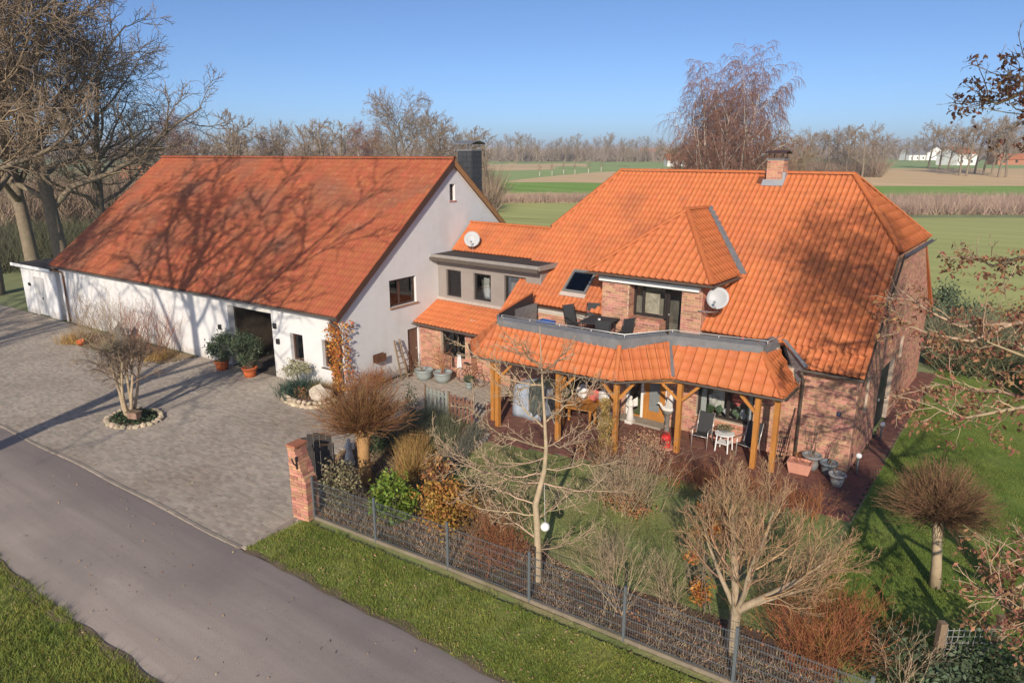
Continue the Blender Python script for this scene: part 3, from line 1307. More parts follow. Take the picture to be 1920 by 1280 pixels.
def turf(name, label, poly, n, ln, m, width=.014, tufts=0):
    B = pts_in(poly, n, rs)
    B = B[visible(B)]
    k = np.sin(B[:, 0] * 1.7 + 1.3 * np.sin(B[:, 1] * 1.1)) * np.sin(B[:, 1] * 2.1 + B[:, 0])
    B = B[rs.uniform(-1.1, 1, len(B)) < k + .45]
    vf = [blade_arrays(B, ln, rs, width, .55)]
    if tufts:
        T = pts_in(poly, tufts, rs)
        T = T[visible(T)]
        T = np.repeat(T, 26, 0)
        T[:, :2] += rs.normal(size=(len(T), 2)) * .06
        vf.append(blade_arrays(T, ln * 2.0, rs, width, .6))
    o = np_obj(name, join_np(vf), m)
    tag(o, label, 'grass', kind='stuff')


turf('grass', 'short green grass on the verge between road and garden fence', VERGE, 110000, .06, M_GRASS, .014, 700)
turf('grass', 'green grass on the near verge below the road', [(-24, 4.9), (-9, 5.0), (-9, 2), (-24, 2)], 90000, .085, M_GRASS, .014, 900)
turf('grass', 'mown green lawn beside the brick gable', [(-2.25, 13), (3, 13), (3, 30), (-1.7, 30), (-2.1, 19)], 120000, .05, mat('lawn_blades', (.185, .30, .045), .7, .35, .8, tint='island', tvar=.4, col2=(.30, .34, .08), trans=.3), .013)
turf('grass', 'thin patchy lawn between terrace and fence', [(-13.8, 13.4), (-2.2, 12.8), (-2.3, 18.8), (-8, 18.4), (-13.5, 17.2)], 60000, .05, M_GRASS2, .013)

for lab_, poly_, n_ in (('brown leaf litter scattered on the verge grass', VERGE, 1500), ('brown leaf litter along the near verge', [(-24, 4.9), (-9, 5.0), (-9, 2), (-24, 2)], 1200), ('dead leaves scattered over road and driveway', [(-40, 5.2), (-6, 5.2), (-6, 8.6), (-15, 10), (-20, 17), (-40, 15)], 700)):
    B = pts_in(poly_, n_, rs)
    B[:, 2] = .045 if 'road' in lab_ and 'driveway' in lab_ else .03
    V, F = leaf_arrays(B, .055, rs, .6)
    V[:, 2] = np.clip(V[:, 2], .014, .06)
    o = np_obj('leaf_litter', (V, F), mat('litter', (.33, .22, .12), .9, .3, 3, tint='island', tvar=.4))
    tag(o, lab_, 'leaves', kind='stuff')


# ------------------------------------------------------------------ barn
def gable_panels(mb, P0, e, n, t, zs, span, holes=()):
    """wall under a sloping roof: horizontal bands with sloping ends and openings"""
    e, n, P0 = Vector(e).normalized(), Vector(n).normalized(), Vector(P0)
    zs = sorted(set(zs) | {z for h in holes for z in h[2:]})
    for za, zb in zip(zs[:-1], zs[1:]):
        zc = (za + zb) / 2
        cuts = []
        for (x0, x1, y0, y1) in holes:
            if y0 < zc < y1:
                cuts.append((x0, x1))
        cuts.sort()
        la, ha = span(za + 1e-6)
        lb, hb = span(zb - 1e-6)
        L, R2 = (la, lb), None
        segs = []
        for c0, c1 in cuts:
            segs.append((L, (c0, c0)))
            L = (c1, c1)
        segs.append((L, (ha, hb)))
        for (p0, p1), (q0, q1) in segs:
            poly = [P0 + e * p0 + Vector((0, 0, za)), P0 + e * q0 + Vector((0, 0, za)), P0 + e * q1 + Vector((0, 0, zb)), P0 + e * p1 + Vector((0, 0, zb))]
            if q1 - p1 < 1e-3:
                poly = poly[:3]
            if e.cross(Vector((0, 0, 1))).dot(n) < 0:
                poly.reverse()
            mb.slab(poly, n, t)
    return mb


barn = thing('barn', 'long white plastered barn with a steep red tile roof beside the driveway', 'barn', (-20.9, 17.95, 0), R_(1.5))
BL, BD, BS = 23.3, 14.4, .775
EX, EY = (1, 0, 0), (0, 1, 0)


def broof(v):
    v = min(v, BD - v)
    return 3.4 + BS * (v + .35)


FH = [(-7.5, -4.4, 0, 3.02), (-3.25, -2.45, .95, 2.17), (-1.28, -.42, .98, 2.17)]
mb = panels(MB(), (0, 0, 0), EX, (0, -1, 0), .32, -BL, 0, 0, 3.45, FH)
bw = mb.build('front_wall', M_PLASTER, barn)
GHOL = [(2.75, 4.45, 3.12, 4.3), (6.98, 7.38, 7.4, 8.15), (3.78, 4.5, 0, 1.95)]


def bspan(z):
    if z < 3.4:
        return (.32, BD)
    k = (z - 3.4) / BS - .12
    return (max(.0, k), min(BD, BD - k))


mb = gable_panels(MB(), (0, 0, 0), EY, (1, 0, 0), .3, [0, 3.4, 5, 6, 7, 8, 8.85], bspan, GHOL)
mb.slab([(0, bspan(8.85)[0], 8.85), (0, bspan(8.85)[1], 8.85), (0, BD / 2, 9.02)], (1, 0, 0), .3)
mb.build('gable_wall', M_PLASTER, barn)
mb = gable_panels(MB(), (-BL, 0, 0), EY, (-1, 0, 0), .3, [0, 3.4, 5, 6, 7, 8, 8.85], bspan)
mb.build('gable_wall', M_PLASTER, barn)
MB().box(-BL + .3, -.3, BD - .3, BD - .003, 0, 3.45).build('rear_wall', M_PLASTER, barn)
# carport recess behind the gateway; its shade is put into the dark board colours
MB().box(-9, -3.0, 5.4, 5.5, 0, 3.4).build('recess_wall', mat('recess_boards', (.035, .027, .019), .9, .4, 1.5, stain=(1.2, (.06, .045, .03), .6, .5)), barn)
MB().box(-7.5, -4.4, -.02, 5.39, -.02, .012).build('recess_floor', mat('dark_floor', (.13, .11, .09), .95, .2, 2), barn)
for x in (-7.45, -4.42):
    MB().box(x - .05, x + .05, .335, 5.39, 0, 3.3).build('recess_side', mat('shaded_boards', (.06, .045, .032), .9, .3, 3), barn)
MB().box(-7.6, -4.3, .33, 5.39, 3.06, 3.1).build('recess_ceiling', M_OLDWOOD, barn)
MB().box(-6.3, -6.22, 5.33, 5.4, 1.0, 2.9).box(-7.0, -5.7, 5.33, 5.4, 1.85, 1.93).build('door_rail', M_DARKW, barn)
MB().box(-7.5, -4.4, -.012, .3, 2.86, 3.02).build('lintel', mat('lintel', (.62, .60, .56), .9, .1, 3), barn)

# roof
broofp = MB()
up = Vector((0, 1, BS)).normalized()
for sgn in (0, 1):
    def rv(v):
        return v if not sgn else BD - v
    poly = [(-BL - .14, rv(-.38), broof(-.38) - .045), (.14, rv(-.38), broof(-.38) - .045), (.14, rv(BD / 2), broof(BD / 2) - .045), (-BL - .14, rv(BD / 2), broof(BD / 2) - .045)]
    if sgn:
        poly.reverse()
    nn = Vector((0, -BS, 1)) if not sgn else Vector((0, BS, 1))
    broofp.slab(poly, nn, .14)
broofo = broofp.build('roof', M_DECK, barn)
bp = TilePool(barn, M_BTILE_O, M_BTILE_I)
SLB = math.hypot(BD / 2 + .42, BS * (BD / 2 + .42))
bp.region(broofo, (-BL - .16, -.42, broof(-.42)), EX, up, [(0, 0), (BL + .32, 0), (BL + .32, SLB), (0, SLB)], .205, .345, .032)
bp.region(broofo, (.16, BD + .42, broof(-.42)), (-1, 0, 0), Vector((0, -1, BS)), [(0, 0), (BL + .32, 0), (BL + .32, SLB), (0, SLB)], .41, .69, .03, show=False)
bp.finish()
ridge_tiles(broofo, (-BL - .16, BD / 2, broof(BD / 2) + .03), (.16, BD / 2, broof(BD / 2) + .03), M_BTILE_O, .13, .38)
for sgn in (0, 1):
    v0, v1 = (-.4, BD / 2) if not sgn else (BD + .4, BD / 2)
    b = MB()
    zz = lambda v: broof(v)
    pts = [(v0, zz(v0) - .02), (v1, zz(v1) - .02), (v1, zz(v1) - .30), (v0, zz(v0) - .26)]
    poly = [(.175, v, z) for v, z in pts]
    if sgn == 0:
        poly.reverse()
    b.slab(poly, (1, 0, 0), .03)
    b.build('verge_board', M_VERGE if sgn else M_BROWNW, broofo)
g = gutter(MB(), (-BL - .18, -.50, 3.33), (.16, -.50, 3.33))
g.build('gutter', M_GUTTER, barn, True)
MB().path([(-.15, -.5, 3.27), (-.15, -.46, 3.1), (-.12, -.12, 2.82), (-.12, -.08, 2.6), (-.12, -.08, .05)], .05, 8).build('downpipe', M_GUTTER, barn, True)
MB().path([(-22.95, -.5, 3.27), (-22.9, -.4, 3.1), (-22.75, -.1, 2.95), (-22.75, -.08, 2.7), (-22.75, -.08, .05)], .05, 8).build('downpipe', M_RUST, barn, True)

for (a0, a1, z0, z1) in FH[1:]:
    window(barn, (0, 0, 0), EX, (0, -1, 0), a0, a1, z0, z1, M_BROWNW, .16, (), .09, .55, .05, M_BROWNW)
window(barn, (0, 0, 0), EY, (1, 0, 0), *GHOL[0], M_BROWNW, .12, (.42,), .08, None, .07, M_BRICK_O)
window(barn, (0, 0, 0), EY, (1, 0, 0), *GHOL[1], M_BROWNW, .14, (), .05, None, .04, M_BRICK_O)
d = MB().box(-.12, -.08, 3.78, 4.5, 0, 1.95).build('door', mat('brown_door', (.17, .10, .07), .7, .15, 5), barn)
MB().box(-.08, -.06, 4.36, 4.42, .95, 1.0).build('door_handle', M_ALU, d)
for x, z in ((-8.15, 1.75), (-4.15, 2.35), (-4.02, 1.68)):
    MB().box(x - .07, x + .07, -.11, -.004, z - .11, z + .11).build('wall_lamp', M_IRON, barn)
MB().box(-22.1, -20.9, -.012, .02, 1.35, 2.55).build('blocked_opening', mat('grey_patch', (.64, .63, .60), .95, .06, 3), barn)

# slate-clad chimney, each course of slates its own ring of pieces
ch = MB().box(-1.2, -.38, 9.2, 10.0, 6.5, 9.62).build('chimney', M_SLATE, barn)
cm = {}
for k in range(11):
    z = 6.75 + k * .26
    for q in range(3):
        x = -1.2 + .273 * q
        MB().box(x + .006, x + .267, 9.172, 9.196, z + .008, z + .25).build('slate', M_SLATE, ch)
        y = 9.2 + .266 * q
        MB().box(-.376, -.352, y + .006, y + .26, z + .008, z + .25).build('slate', M_SLATE, ch)
MB().box(-1.26, -.32, 9.14, 10.06, 9.62, 9.70).build('chimney_collar', M_ZINC, ch)
b = MB()
for x in (-1.15, -.43):
    for y in (9.24, 9.96):
        b.bar((x, y, 9.7), (x, y, 9.98), .03)
pts = []
k = 8
b2 = []
for i in range(k + 1):
    t = i / k
    b2.append((9.02 + 1.16 * t, 9.96 + .14 * math.sin(math.pi * t)))
for i in range(k):
    b.slab([(-1.36, b2[i][0], b2[i][1]), (-.22, b2[i][0], b2[i][1]), (-.22, b2[i + 1][0], b2[i + 1][1]), (-1.36, b2[i + 1][0], b2[i + 1][1])], (0, 0, 1), .02)
b.build('chimney_cowl', M_ZINC, ch)

# garage left of the barn
gar = thing('garage', 'low white flat-roofed garage adjoining the left end of the barn', 'garage', (-44.6, 17.25, 0), R_(1.5))
b = panels(MB(), (0, 0, 0), EX, (0, -1, 0), .25, -4.4, 0, 0, 3.0, [(-2.9, -1.5, 0, 2.35)])
b.box(-4.4, -4.15, .252, 8, 0, 3.0).box(-.25, 0, .252, 8, 0, 3.0).box(-4.15, -.25, 7.75, 8, 0, 3.0)
b.build('wall', M_PLASTER, gar)
MB().box(-4.7, .28, -.35, 8.3, 3.0, 3.06).build('roof', M_BITUMEN, gar)
MB().box(-4.74, .3, -.38, -.352, 2.92, 3.1).build('fascia', M_WHITE, gar)
d = MB().box(-2.9, -1.5, .1, .16, 0.02, 2.35)
for q in range(1, 4):
    d.box(-2.9 + .35 * q - .012, -2.9 + .35 * q + .012, .085, .1, .05, 2.3)
d = d.build('garage_door', mat('grey_door', (.52, .52, .51), .7, .05, 3), gar)
MB().box(-2.22, -2.18, .04, .085, 1.0, 1.12).build('door_handle', M_IRON, d)
MB().box(-3.55, -3.33, -.08, -.003, 1.75, 1.92).build('wall_lamp', M_IRON, gar)


# ------------------------------------------------------------------ farmhouse
HT = R_(-3.0)
HO = Vector((-2.85, 22.2, 0))
HEX, HEY = Vector((math.cos(HT), math.sin(HT), 0)), Vector((-math.sin(HT), math.cos(HT), 0))


def hw(u, v, z=0.0):
    """house coordinates to the world"""
    return HO + HEX * u + HEY * v + Vector((0, 0, z))


house = thing('farmhouse', 'brick farmhouse with orange tile roof, dormer terrace and timber porch', 'house', HO, HT)
S, RVv, EV = .854, 6.0, -.5
KS = math.hypot(1, S)


def hr(v):
    v = min(v, 2 * RVv - v)
    return 3.2 + S * (v - EV)


RZ = hr(RVv)
hb = BrickPool(house, M_BRICK_O, M_BRICK_I)
ht = TilePool(house, M_TILE_O, M_TILE_I)
FV = -.2
NF, NR = (0, -1, 0), (1, 0, 0)

# front wall and gable wall: mortar core plus bricks
W1 = (-5.0, -3.02, .72, 2.1)
DR = (-7.78, -6.12, 0, 2.15)
FR = (-10.9, -9.3, 0, 2.2)
fh = [W1, DR, FR]
fw_ = panels(panels(MB(), (0, FV, 0), EX, NF, .3, -12.3, 0, 0, 3.0, fh), (0, FV, 0), EX, NF, .3, -15.1, -12.3, 0, 2.3).build('front_wall', M_MORTAR, house)
hb.wall(fw_, (0, FV, 0), EX, NF, -1.75, 0, 0, 3.0, fh)
hb.wall(fw_, (0, FV, 0), EX, NF, -12.3, -1.75, 0, 2.72, fh)
hb.wall(fw_, (0, FV, 0), EX, NF, -15.1, -12.3, 0, 2.3)


def hspan(z):
    if z < 3.0:
        return (FV + .3, 12.0)
    k = (z - 2.95) / S + EV + .08
    return (max(FV, k), min(12.0, 2 * RVv - k))


gh = [(3.2, 5.6, 0, 2.45), (6.3, 6.95, 2.05, 2.9), (1.05, 1.5, 1.45, 2.75)]  # last opening is a window added in place of a narrow dark strip
gw = gable_panels(MB(), (0, 0, 0), EY, NR, .3, [0, 3.0, 3.6, 4.2, 4.8, 5.4, 6.0, 6.4], hspan, gh).build('gable_wall', M_MORTAR, house)
hb.wall(gw, (0, 0, 0), EY, NR, FV, 12.0, 0, 6.36, gh, lambda z: (FV if z < 3 else hspan(z)[0] + .02, hspan(z)[1]))
MB().box(-13.9, -.3, 11.7, 12.0, 0, 3.0).box(-13.9, -13.6, .102, 11.69, 0, 3.0).build('rear_wall', M_MORTAR, house)

# roof deck
dk = MB()
nfr = Vector((0, -S, 1)).normalized()


def deck(poly):
    dk.slab([Vector((u, v, hr(v))) - nfr * .05 for u, v in poly], nfr, .14)


deck([(-13.6, .08), (-9.06, .08), (-9.06, 2.4), (-13.6, 2.4)])
deck([(-5.14, .08), (.12, .08), (.02, 2.4), (-5.14, 2.4)])
deck([(-13.6, 2.402), (.02, 2.402), (-.02, 3.3), (-2.2, RVv), (-11.85, RVv), (-13.6, 3.3)])
deck([(-1.42, -.5), (.16, -.5), (.12, .078), (-2.35, .078)])
roof = dk.build('roof', M_DECK, house)
bk = MB()
nbk = Vector((0, S, 1)).normalized()
bk.slab([Vector((u, v, hr(v))) for u, v in ((.15, 12.5), (-13.7, 12.5), (-13.7, 8.7), (-11.85, RVv + .005), (-2.2, RVv + .005), (0, 8.7))], nbk, .15)
bk.slab([Vector((-11.85, RVv, RZ)), Vector((-13.75, 3.3, hr(3.3))), Vector((-13.75, 8.7, hr(3.3)))][::-1], Vector((-1, 0, .9)), .12)
bk.build('rear_roof', M_TILE_O, house)
jr = MB().slab([Vector((.12, 3.28, 6.40)), Vector((.12, 8.72, 6.40)), Vector((-2.2, RVv, RZ - .03))], Vector((2.35, 0, 2.32)), .14).build('half_hip_roof', M_DECK, house)


def au(u, v):
    return (u + 13.6, (v - EV) * KS)


P0 = (-13.6, EV, hr(EV))
su = Vector((0, 1, S))
TW, TL = .2, .36
skyl = (-11.24, -10.15, .62, 1.5)
holes = [(-9.06 + 13.6, -5.14 + 13.6, 0, (2.5 - EV) * KS), (skyl[0] + 13.6, skyl[1] + 13.6, (skyl[2] - EV) * KS, (skyl[3] - EV) * KS), (-5.5 + 13.6, -4.5 + 13.6, (5.55 - EV) * KS, 20)]
ht.region(roof, P0, EX, su, [au(-13.6, .05), au(.18, .05), au(.02, 3.3), au(-2.2, RVv), au(-11.85, RVv), au(-13.6, 3.25)], TW, TL, .034, holes=holes)
ht.region(roof, P0, EX, su, [au(-1.42, EV - .06), au(.2, EV - .06), au(.18, .05), au(-2.35, .05)], TW, TL, .034)
ht.region(roof, P0, EX, su, [au(-13.6, -.45), au(-12.15, -.45), au(-12.15, .05), au(-13.6, .05)], TW, TL, .034)
LJ = math.hypot(2.32, RZ - 6.44)
ht.region(jr, (.14, 3.26, 6.44), EY, (-2.34, 0, RZ - 6.44), [(0, 0), (5.48, 0), (2.74, LJ)], TW, TL, .03)
ridge_tiles(roof, (-11.85, RVv, RZ + .03), (-2.2, RVv, RZ + .03), M_TILE_O, .12, .38)
ridge_tiles(roof, (.1, 3.26, 6.46), (-2.2, RVv, RZ + .02), M_TILE_O, .11, .38)
ridge_tiles(roof, (.1, 8.74, 6.46), (-2.2, RVv, RZ + .02), M_TILE_O, .11, .38)
ridge_tiles(roof, (-13.65, 3.25, hr(3.25)), (-11.85, RVv, RZ + .02), M_TILE_O, .11, .38)
gt = MB()
gutter(gt, (-1.6, -.62, 3.12), (.2, -.62, 3.12))
gt.build('gutter', M_GUTTER, house, True)
gt = MB()
gutter(gt, (.26, 3.1, 6.36), (.26, 8.9, 6.36))
gt.build('gutter', M_GUTTER, house, True)
gt = MB()
gutter(gt, (-12.1, .0, 3.58), (-9.1, .0, 3.58), .06)
gt.build('gutter', M_GUTTER, house, True)
gt = MB()
gutter(gt, (-5.1, .0, 3.58), (-2.5, .0, 3.58), .06)
gt.build('gutter', M_GUTTER, house, True)
MB().path([(-1.55, -.6, 3.05), (-1.55, -.5, 2.9), (-1.55, -.3, 2.7), (-1.55, -.28, .04)], .048, 8).build('downpipe', M_GUTTER, house, True)
for v0, v1 in ((EV - .05, 3.25),):
    MB().slab([(.2, v0, hr(v0) - .01), (.2, v1, hr(v1) - .01), (.2, v1, hr(v1) - .26), (.2, v0, hr(v0) - .24)][::-1], (1, 0, 0), .03).build('verge_board', M_BROWNW, roof)

# skylight
k0, k1, q0, q1 = skyl
nn = nfr
b = MB()


def onroof(u, v, h):
    return Vector((u, v, hr(v))) + nn * h


for (a, c, d, f) in ((k0, k0 + .09, q0, q1), (k1 - .09, k1, q0, q1), (k0 + .09, k1 - .09, q0, q0 + .08), (k0 + .09, k1 - .09, q1 - .08, q1)):
    b.slab([onroof(a, d, .12), onroof(c, d, .12), onroof(c, f, .12), onroof(a, f, .12)], nn, .2)
skw = b.build('skylight', mat('skylight_frame', (.25, .24, .22), .5, .1, 5, metal=.3), house)
MB().slab([onroof(k0 + .09, q0 + .08, .08), onroof(k1 - .09, q0 + .08, .08), onroof(k1 - .09, q1 - .08, .08), onroof(k0 + .09, q1 - .08, .08)], nn, .015).build('pane', glass_mat('skylight_glass', (.75, .82, .88)), skw)
MB().slab([onroof(k0, q0, -.12), onroof(k1, q0, -.12), onroof(k1, q1, -.12), onroof(k0, q1, -.12)], nn, .02).build('reflection_plate', mat('reflection_plate', (.34, .43, .55), .9, .3, 3), skw)  # plate added under the pane, its blue paints the sky's reflection
MB().slab([onroof(k0 - .05, q0 - .14, .075), onroof(k1 + .05, q0 - .14, .075), onroof(k1 + .05, q0, .085), onroof(k0 - .05, q0, .085)], nn, .02).build('flashing', mat('pale_flashing', (.55, .45, .38), .7, .15, 9), skw)

# dormer
AX, AV, AZ, DZ = -7.05, 2.6, 7.47, 5.36
pl = [(-9.04, -7.93), (-5.88, -5.15)]
dw2 = []
for (a, c), bx in zip(pl, ((-9.04, -8.8), (-5.42, -5.15))):
    dw2.append(panels(MB(), (0, 0, 0), EX, NF, .46, a, c, 2.9, 5.12).box(*bx, .462, 2.1, 2.9, 5.3).build('dormer_wall', M_MORTAR, house))
dwall = dw2[1]
for (a, c), dwall in zip(pl, dw2):
    hb.wall(dwall, (0, 0, 0), EX, NF, a, c, 2.95, 5.12)
hb.wall(dwall, (-5.15, 0, 0), EY, NR, 0, 2.0, 2.95, 5.3, (), lambda z: (0, (z - 3.2) / S + EV))
hb.wall(dwall, (-7.93, 0, 0), EY, NR, 0, .46, 2.95, 5.1)
lw = MB().box(-7.93, -6.62, -.12, .40, 2.9, 3.72).build('parapet_wall', M_MORTAR, house)
hb.wall(lw, (0, -.12, 0), EX, NF, -7.93, -6.62, 2.95, 3.73)
hb.wall(lw, (-6.62, 0, 0), EY, NR, -.12, .40, 2.95, 3.73)
for q in range(12):
    x = -7.92 + q * .108
    MB().box(x, x + .095, -.15, .3, 3.722, 3.79).build('sill_brick', M_BRICK_O, lw)
window(house, (0, .3, 0), EX, NF, -7.93, -6.62, 3.78, 5.02, M_DARKW, .1, (.30,), .08, None)
dd = window(house, (0, .3, 0), EX, NF, -6.6, -5.88, 2.95, 5.02, M_DARKW, .1, (), .09, None, name='balcony_door')
MB().box(-6.5, -6.46, .33, .38, 3.95, 4.0).build('door_handle', M_ALU, dd)
MB().box(-6.35, -5.3, 1.0, 1.1, 3.0, 4.1).build('room_cupboard', mat('reddish_wood', (.30, .13, .08), .6, .2, 3), dd)
MB().box(-7.7, -7.0, .62, .66, 3.85, 4.6).build('room_picture', mat('pale_picture', (.55, .47, .36), .8, .4, 5), house)
MB().box(-9.1, -5.2, -.18, -.003, 5.0, 5.16).build('dormer_beam', M_WHITE, house)
dr = MB()
E1, E2, AP = Vector((-9.45, -.45, DZ)), Vector((-4.65, -.45, DZ)), Vector((AX, AV, AZ))
VR, VL, BK = Vector((-4.65, 2.03, DZ)), Vector((-9.45, 2.03, DZ)), Vector((AX, 4.5, AZ))
for poly in ([E1, E2, AP], [E2, VR, BK, AP], [VL, E1, AP, BK]):
    n = (poly[1] - poly[0]).cross(poly[2] - poly[0]).normalized()
    dr.slab([p - n * .05 for p in poly], n, .1)
dr.box(-9.35, -4.75, -.36, .0, DZ - .12, DZ - .10)
dro = dr.build('dormer_roof', M_DECK, house)
LF = math.hypot(AV + .45, AZ - DZ)
ht.region(dro, E1, EX, (0, AV + .45, AZ - DZ), [(0, 0), (4.8, 0), (2.4, LF)], .25, .37, .036)
LR = math.hypot(2.4, AZ - DZ)
ht.region(dro, E2, EY, (-2.4, 0, AZ - DZ), [(0, 0), (2.48, 0), (4.95, LR), (3.05, LR)], .25, .3, .04)
ht.region(dro, VL, (0, -1, 0), (2.4, 0, AZ - DZ), [(0, 0), (2.48, 0), (-.57, LR), (-2.47, LR)], .25, .37, .034, show=False)
ridge_tiles(dro, E1 + Vector((0, 0, .04)), AP + Vector((0, 0, .03)), M_TILE_O, .10, .36)
ridge_tiles(dro, E2 + Vector((0, 0, .04)), AP + Vector((0, 0, .03)), M_TILE_O, .10, .36)
ridge_tiles(dro, BK, AP + Vector((0, 0, .03)), M_TILE_O, .11, .36)
d = (BK - VR)
MB().slab([VR + Vector((.22, 0, .08)), VR + Vector((.0, -.02, .06)), BK + Vector((0, -.1, .06)), BK + Vector((.12, .08, .08))], Vector((.35, -.5, 1)), .02).build('valley_flashing', M_ZINC, dro)
g = MB()
gutter(g, (-9.5, -.53, DZ - .04), (-4.6, -.53, DZ - .04), .065)
gutter(g, (-4.57, -.55, DZ - .04), (-4.57, 2.0, DZ - .04), .065)
g.build('gutter', M_GUTTER, dro, True)

# chimney
ch = MB().box(-5.27, -4.67, 5.62, 6.24, 8.0, 9.26).build('chimney', M_MORTAR, house)
hb.wall(ch, (0, 5.62, 0), EX, NF, -5.27, -4.67, 8.35, 9.27)
hb.wall(ch, (-4.67, 0, 0), EY, NR, 5.62, 6.24, 8.35, 9.27)
MB().box(-5.31, -4.63, 5.58, 6.28, 9.26, 9.31).build('chimney_collar', M_ZINC, ch)
c = MB()
for x in (-5.22, -4.72):
    for y in (5.67, 6.19):
        c.bar((x, y, 9.31), (x, y, 9.52), .03)
c.slab([(-5.36, 5.5, 9.52), (-4.58, 5.5, 9.52), (-4.58, 5.93, 9.62), (-5.36, 5.93, 9.62)], (0, -.25, 1), .025)
c.slab([(-5.36, 5.932, 9.62), (-4.58, 5.932, 9.62), (-4.58, 6.36, 9.52), (-5.36, 6.36, 9.52)], (0, .25, 1), .025)
c.build('chimney_cowl', M_BROWNW, ch)
MB().slab([(-5.38, 5.42, hr(5.42) + .07), (-4.56, 5.42, hr(5.42) + .07), (-4.56, 5.61, hr(5.61) + .12), (-5.38, 5.61, hr(5.61) + .12)], nfr, .03).box(-4.655, -4.56, 5.615, 6.1, 8.3, 8.82).build('flashing', mat('lead_flashing', (.42, .44, .46), .5, .1, 5, metal=.3), ch)

# porch canopy, terrace deck, parapet
A, B, C, D, E_ = [Vector(p) for p in ((-11.75, -4.2, 2.58), (-6.3, -3.62, 2.58), (-5.05, -2.28, 2.58), (-1.6, -1.98, 2.58), (-1.66, -.5, 2.58))]
A2 = Vector((-13.0, -2.95, 2.6))
Fa, Fb, Fc, Fd, Fe = [Vector(p) for p in ((-11.45, -3.25, 3.5), (-6.55, -3.02, 3.5), (-5.6, -1.5, 3.5), (-2.65, -.98, 3.5), (-2.5, .22, 3.5))]
Fa2 = Vector((-11.95, -2.65, 3.5))
quads = [(A2, A, Fa, Fa2, .24, 'pan'), (A, B, Fb, Fa, .235, 'pan'), (B, C, Fc, Fb, .30, 'flat'), (C, D, Fd, Fc, .33, 'flat'), (D, E_, Fe, Fd, .24, 'pan')]
cd = MB()
canopy_n = []
for (p, q, r, s, w_, kd) in quads:
    n = (q - p).cross((r + s) / 2 - (p + q) / 2).normalized()
    canopy_n.append(n)
    cd.slab([x - n * ((x - p).dot(n) + .05) for x in (p, q, r, s)], n, .06)
can = cd.build('canopy_roof', M_DECK, house)
for (p, q, r, s, w_, kd), n in zip(quads, canopy_n):
    e = (q - p).normalized()
    sl = n.cross(e).normalized()
    P = lambda x: ((x - p).dot(e), (x - p).dot(sl))
    ht.region(can, p - sl * .03, e, sl, [P(p), P(q), P(r), P(s)], w_, .345, .036, kd)
for p, q in ((A, Fa), (B, Fb), (D, Fd)):
    ridge_tiles(can, p + Vector((0, 0, .03)), q + Vector((0, 0, .03)), M_TILE_O, .08 if p is not D else .11, .34)
MB().slab([E_ + Vector((0, .1, -.05)), Vector((-1.45, -.42, 3.12)), Vector((-2.38, .2, 3.68)), Fe + Vector((.1, .1, -.1))], (.5, -.8, .2), .06).build('infill_panel', M_ZINC, can)
MB().slab([Vector((-1.38, -.55, 3.24)), Vector((-2.3, .1, 3.8)), Vector((-2.42, .1, 3.8)), Vector((-1.5, -.57, 3.22))], (.1, -.5, 1), .04).build('side_flashing', M_ZINC, can)
n = Vector((0, 0, 1))
MB().slab([C + Vector((-.12, .05, .09)), C + Vector((.14, -.02, .09)), Fc + Vector((.14, -.02, .09)), Fc + Vector((-.12, .05, .09))], n, .03).build('valley_flashing', M_ZINC, can)
g = MB()
for p, q in ((A2, A), (A, B), (B, C), (C, D), (D, E_)):
    o = (q - p).cross(Vector((0, 0, 1))).normalized() * .06
    gutter(g, p + o - Vector((0, 0, .05)), q + o - Vector((0, 0, .05)), .055)
g.build('gutter', M_GUTTER, can, True)
dpoly = [(-12.05, -.02), (-11.95, -2.65), (-11.45, -3.25), (-6.55, -3.02), (-5.6, -1.5), (-2.65, -.98), (-2.5, -.02)]
MB().slab([(u, v, 2.95) for u, v in dpoly], n, .14).build('terrace_deck', mat('deck_tiles', (.24, .17, .13), .9, .15, 4), house)
F6 = [Vector((-12.08, -.3, 3.5)), Fa2, Fa, Fb, Fc, Fd, Fe]
pp = MB()
for p, q in zip(F6[:-1], F6[1:]):
    d = (q - p).normalized()
    inn = Vector((-d.y, d.x, 0))
    for (o0, o1, z0, z1) in ((.0, .26, 3.42, 3.74),):
        pp.slab([p + inn * o0 + Vector((0, 0, z1 - 3.5)), q + inn * o0 + Vector((0, 0, z1 - 3.5)), q + inn * o1 + Vector((0, 0, z1 - 3.42)), p + inn * o1 + Vector((0, 0, z1 - 3.42))], (0, 0, 1), z1 - z0)
    pp.slab([p + Vector((0, 0, -.55)) + inn * .18, q + Vector((0, 0, -.55)) + inn * .18, q + inn * .18 + Vector((0, 0, .2)), p + inn * .18 + Vector((0, 0, .2))], -inn, .06)
par = pp.build('parapet', M_ZINC, house)
rl = MB()
off = [p + Vector((.05, .22, .38)) for p in F6[2:]]
rl.path(off, .014, 6)
for p in off[:-1]:
    rl.bar(p, p - Vector((0, 0, .14)), .02)
for p, q in zip(off[:-1], off[1:]):
    k = max(1, int((q - p).length / 1.0))
    for i in range(1, k):
        w0 = p.lerp(q, i / k)
        rl.bar(w0, w0 - Vector((0, 0, .14)), .02)
rl.build('handrail', M_ALU, par, True)
MB().slab([Fa + Vector((-.05, .25, -.3)), Vector((-12.05, -.25, 3.2)), Vector((-12.05, -.25, 4.18)), Fa + Vector((-.05, .25, .42))], (1, .2, 0), .05).build('privacy_screen', mat('charcoal_panel', (.035, .037, .043), .5, .2, 4), house)
ridge_tiles(par, Vector((-12.08, -.2, 4.2)), Fa + Vector((-.05, .2, .44)), M_TILE_O, .05, .45, 'screen_cap')
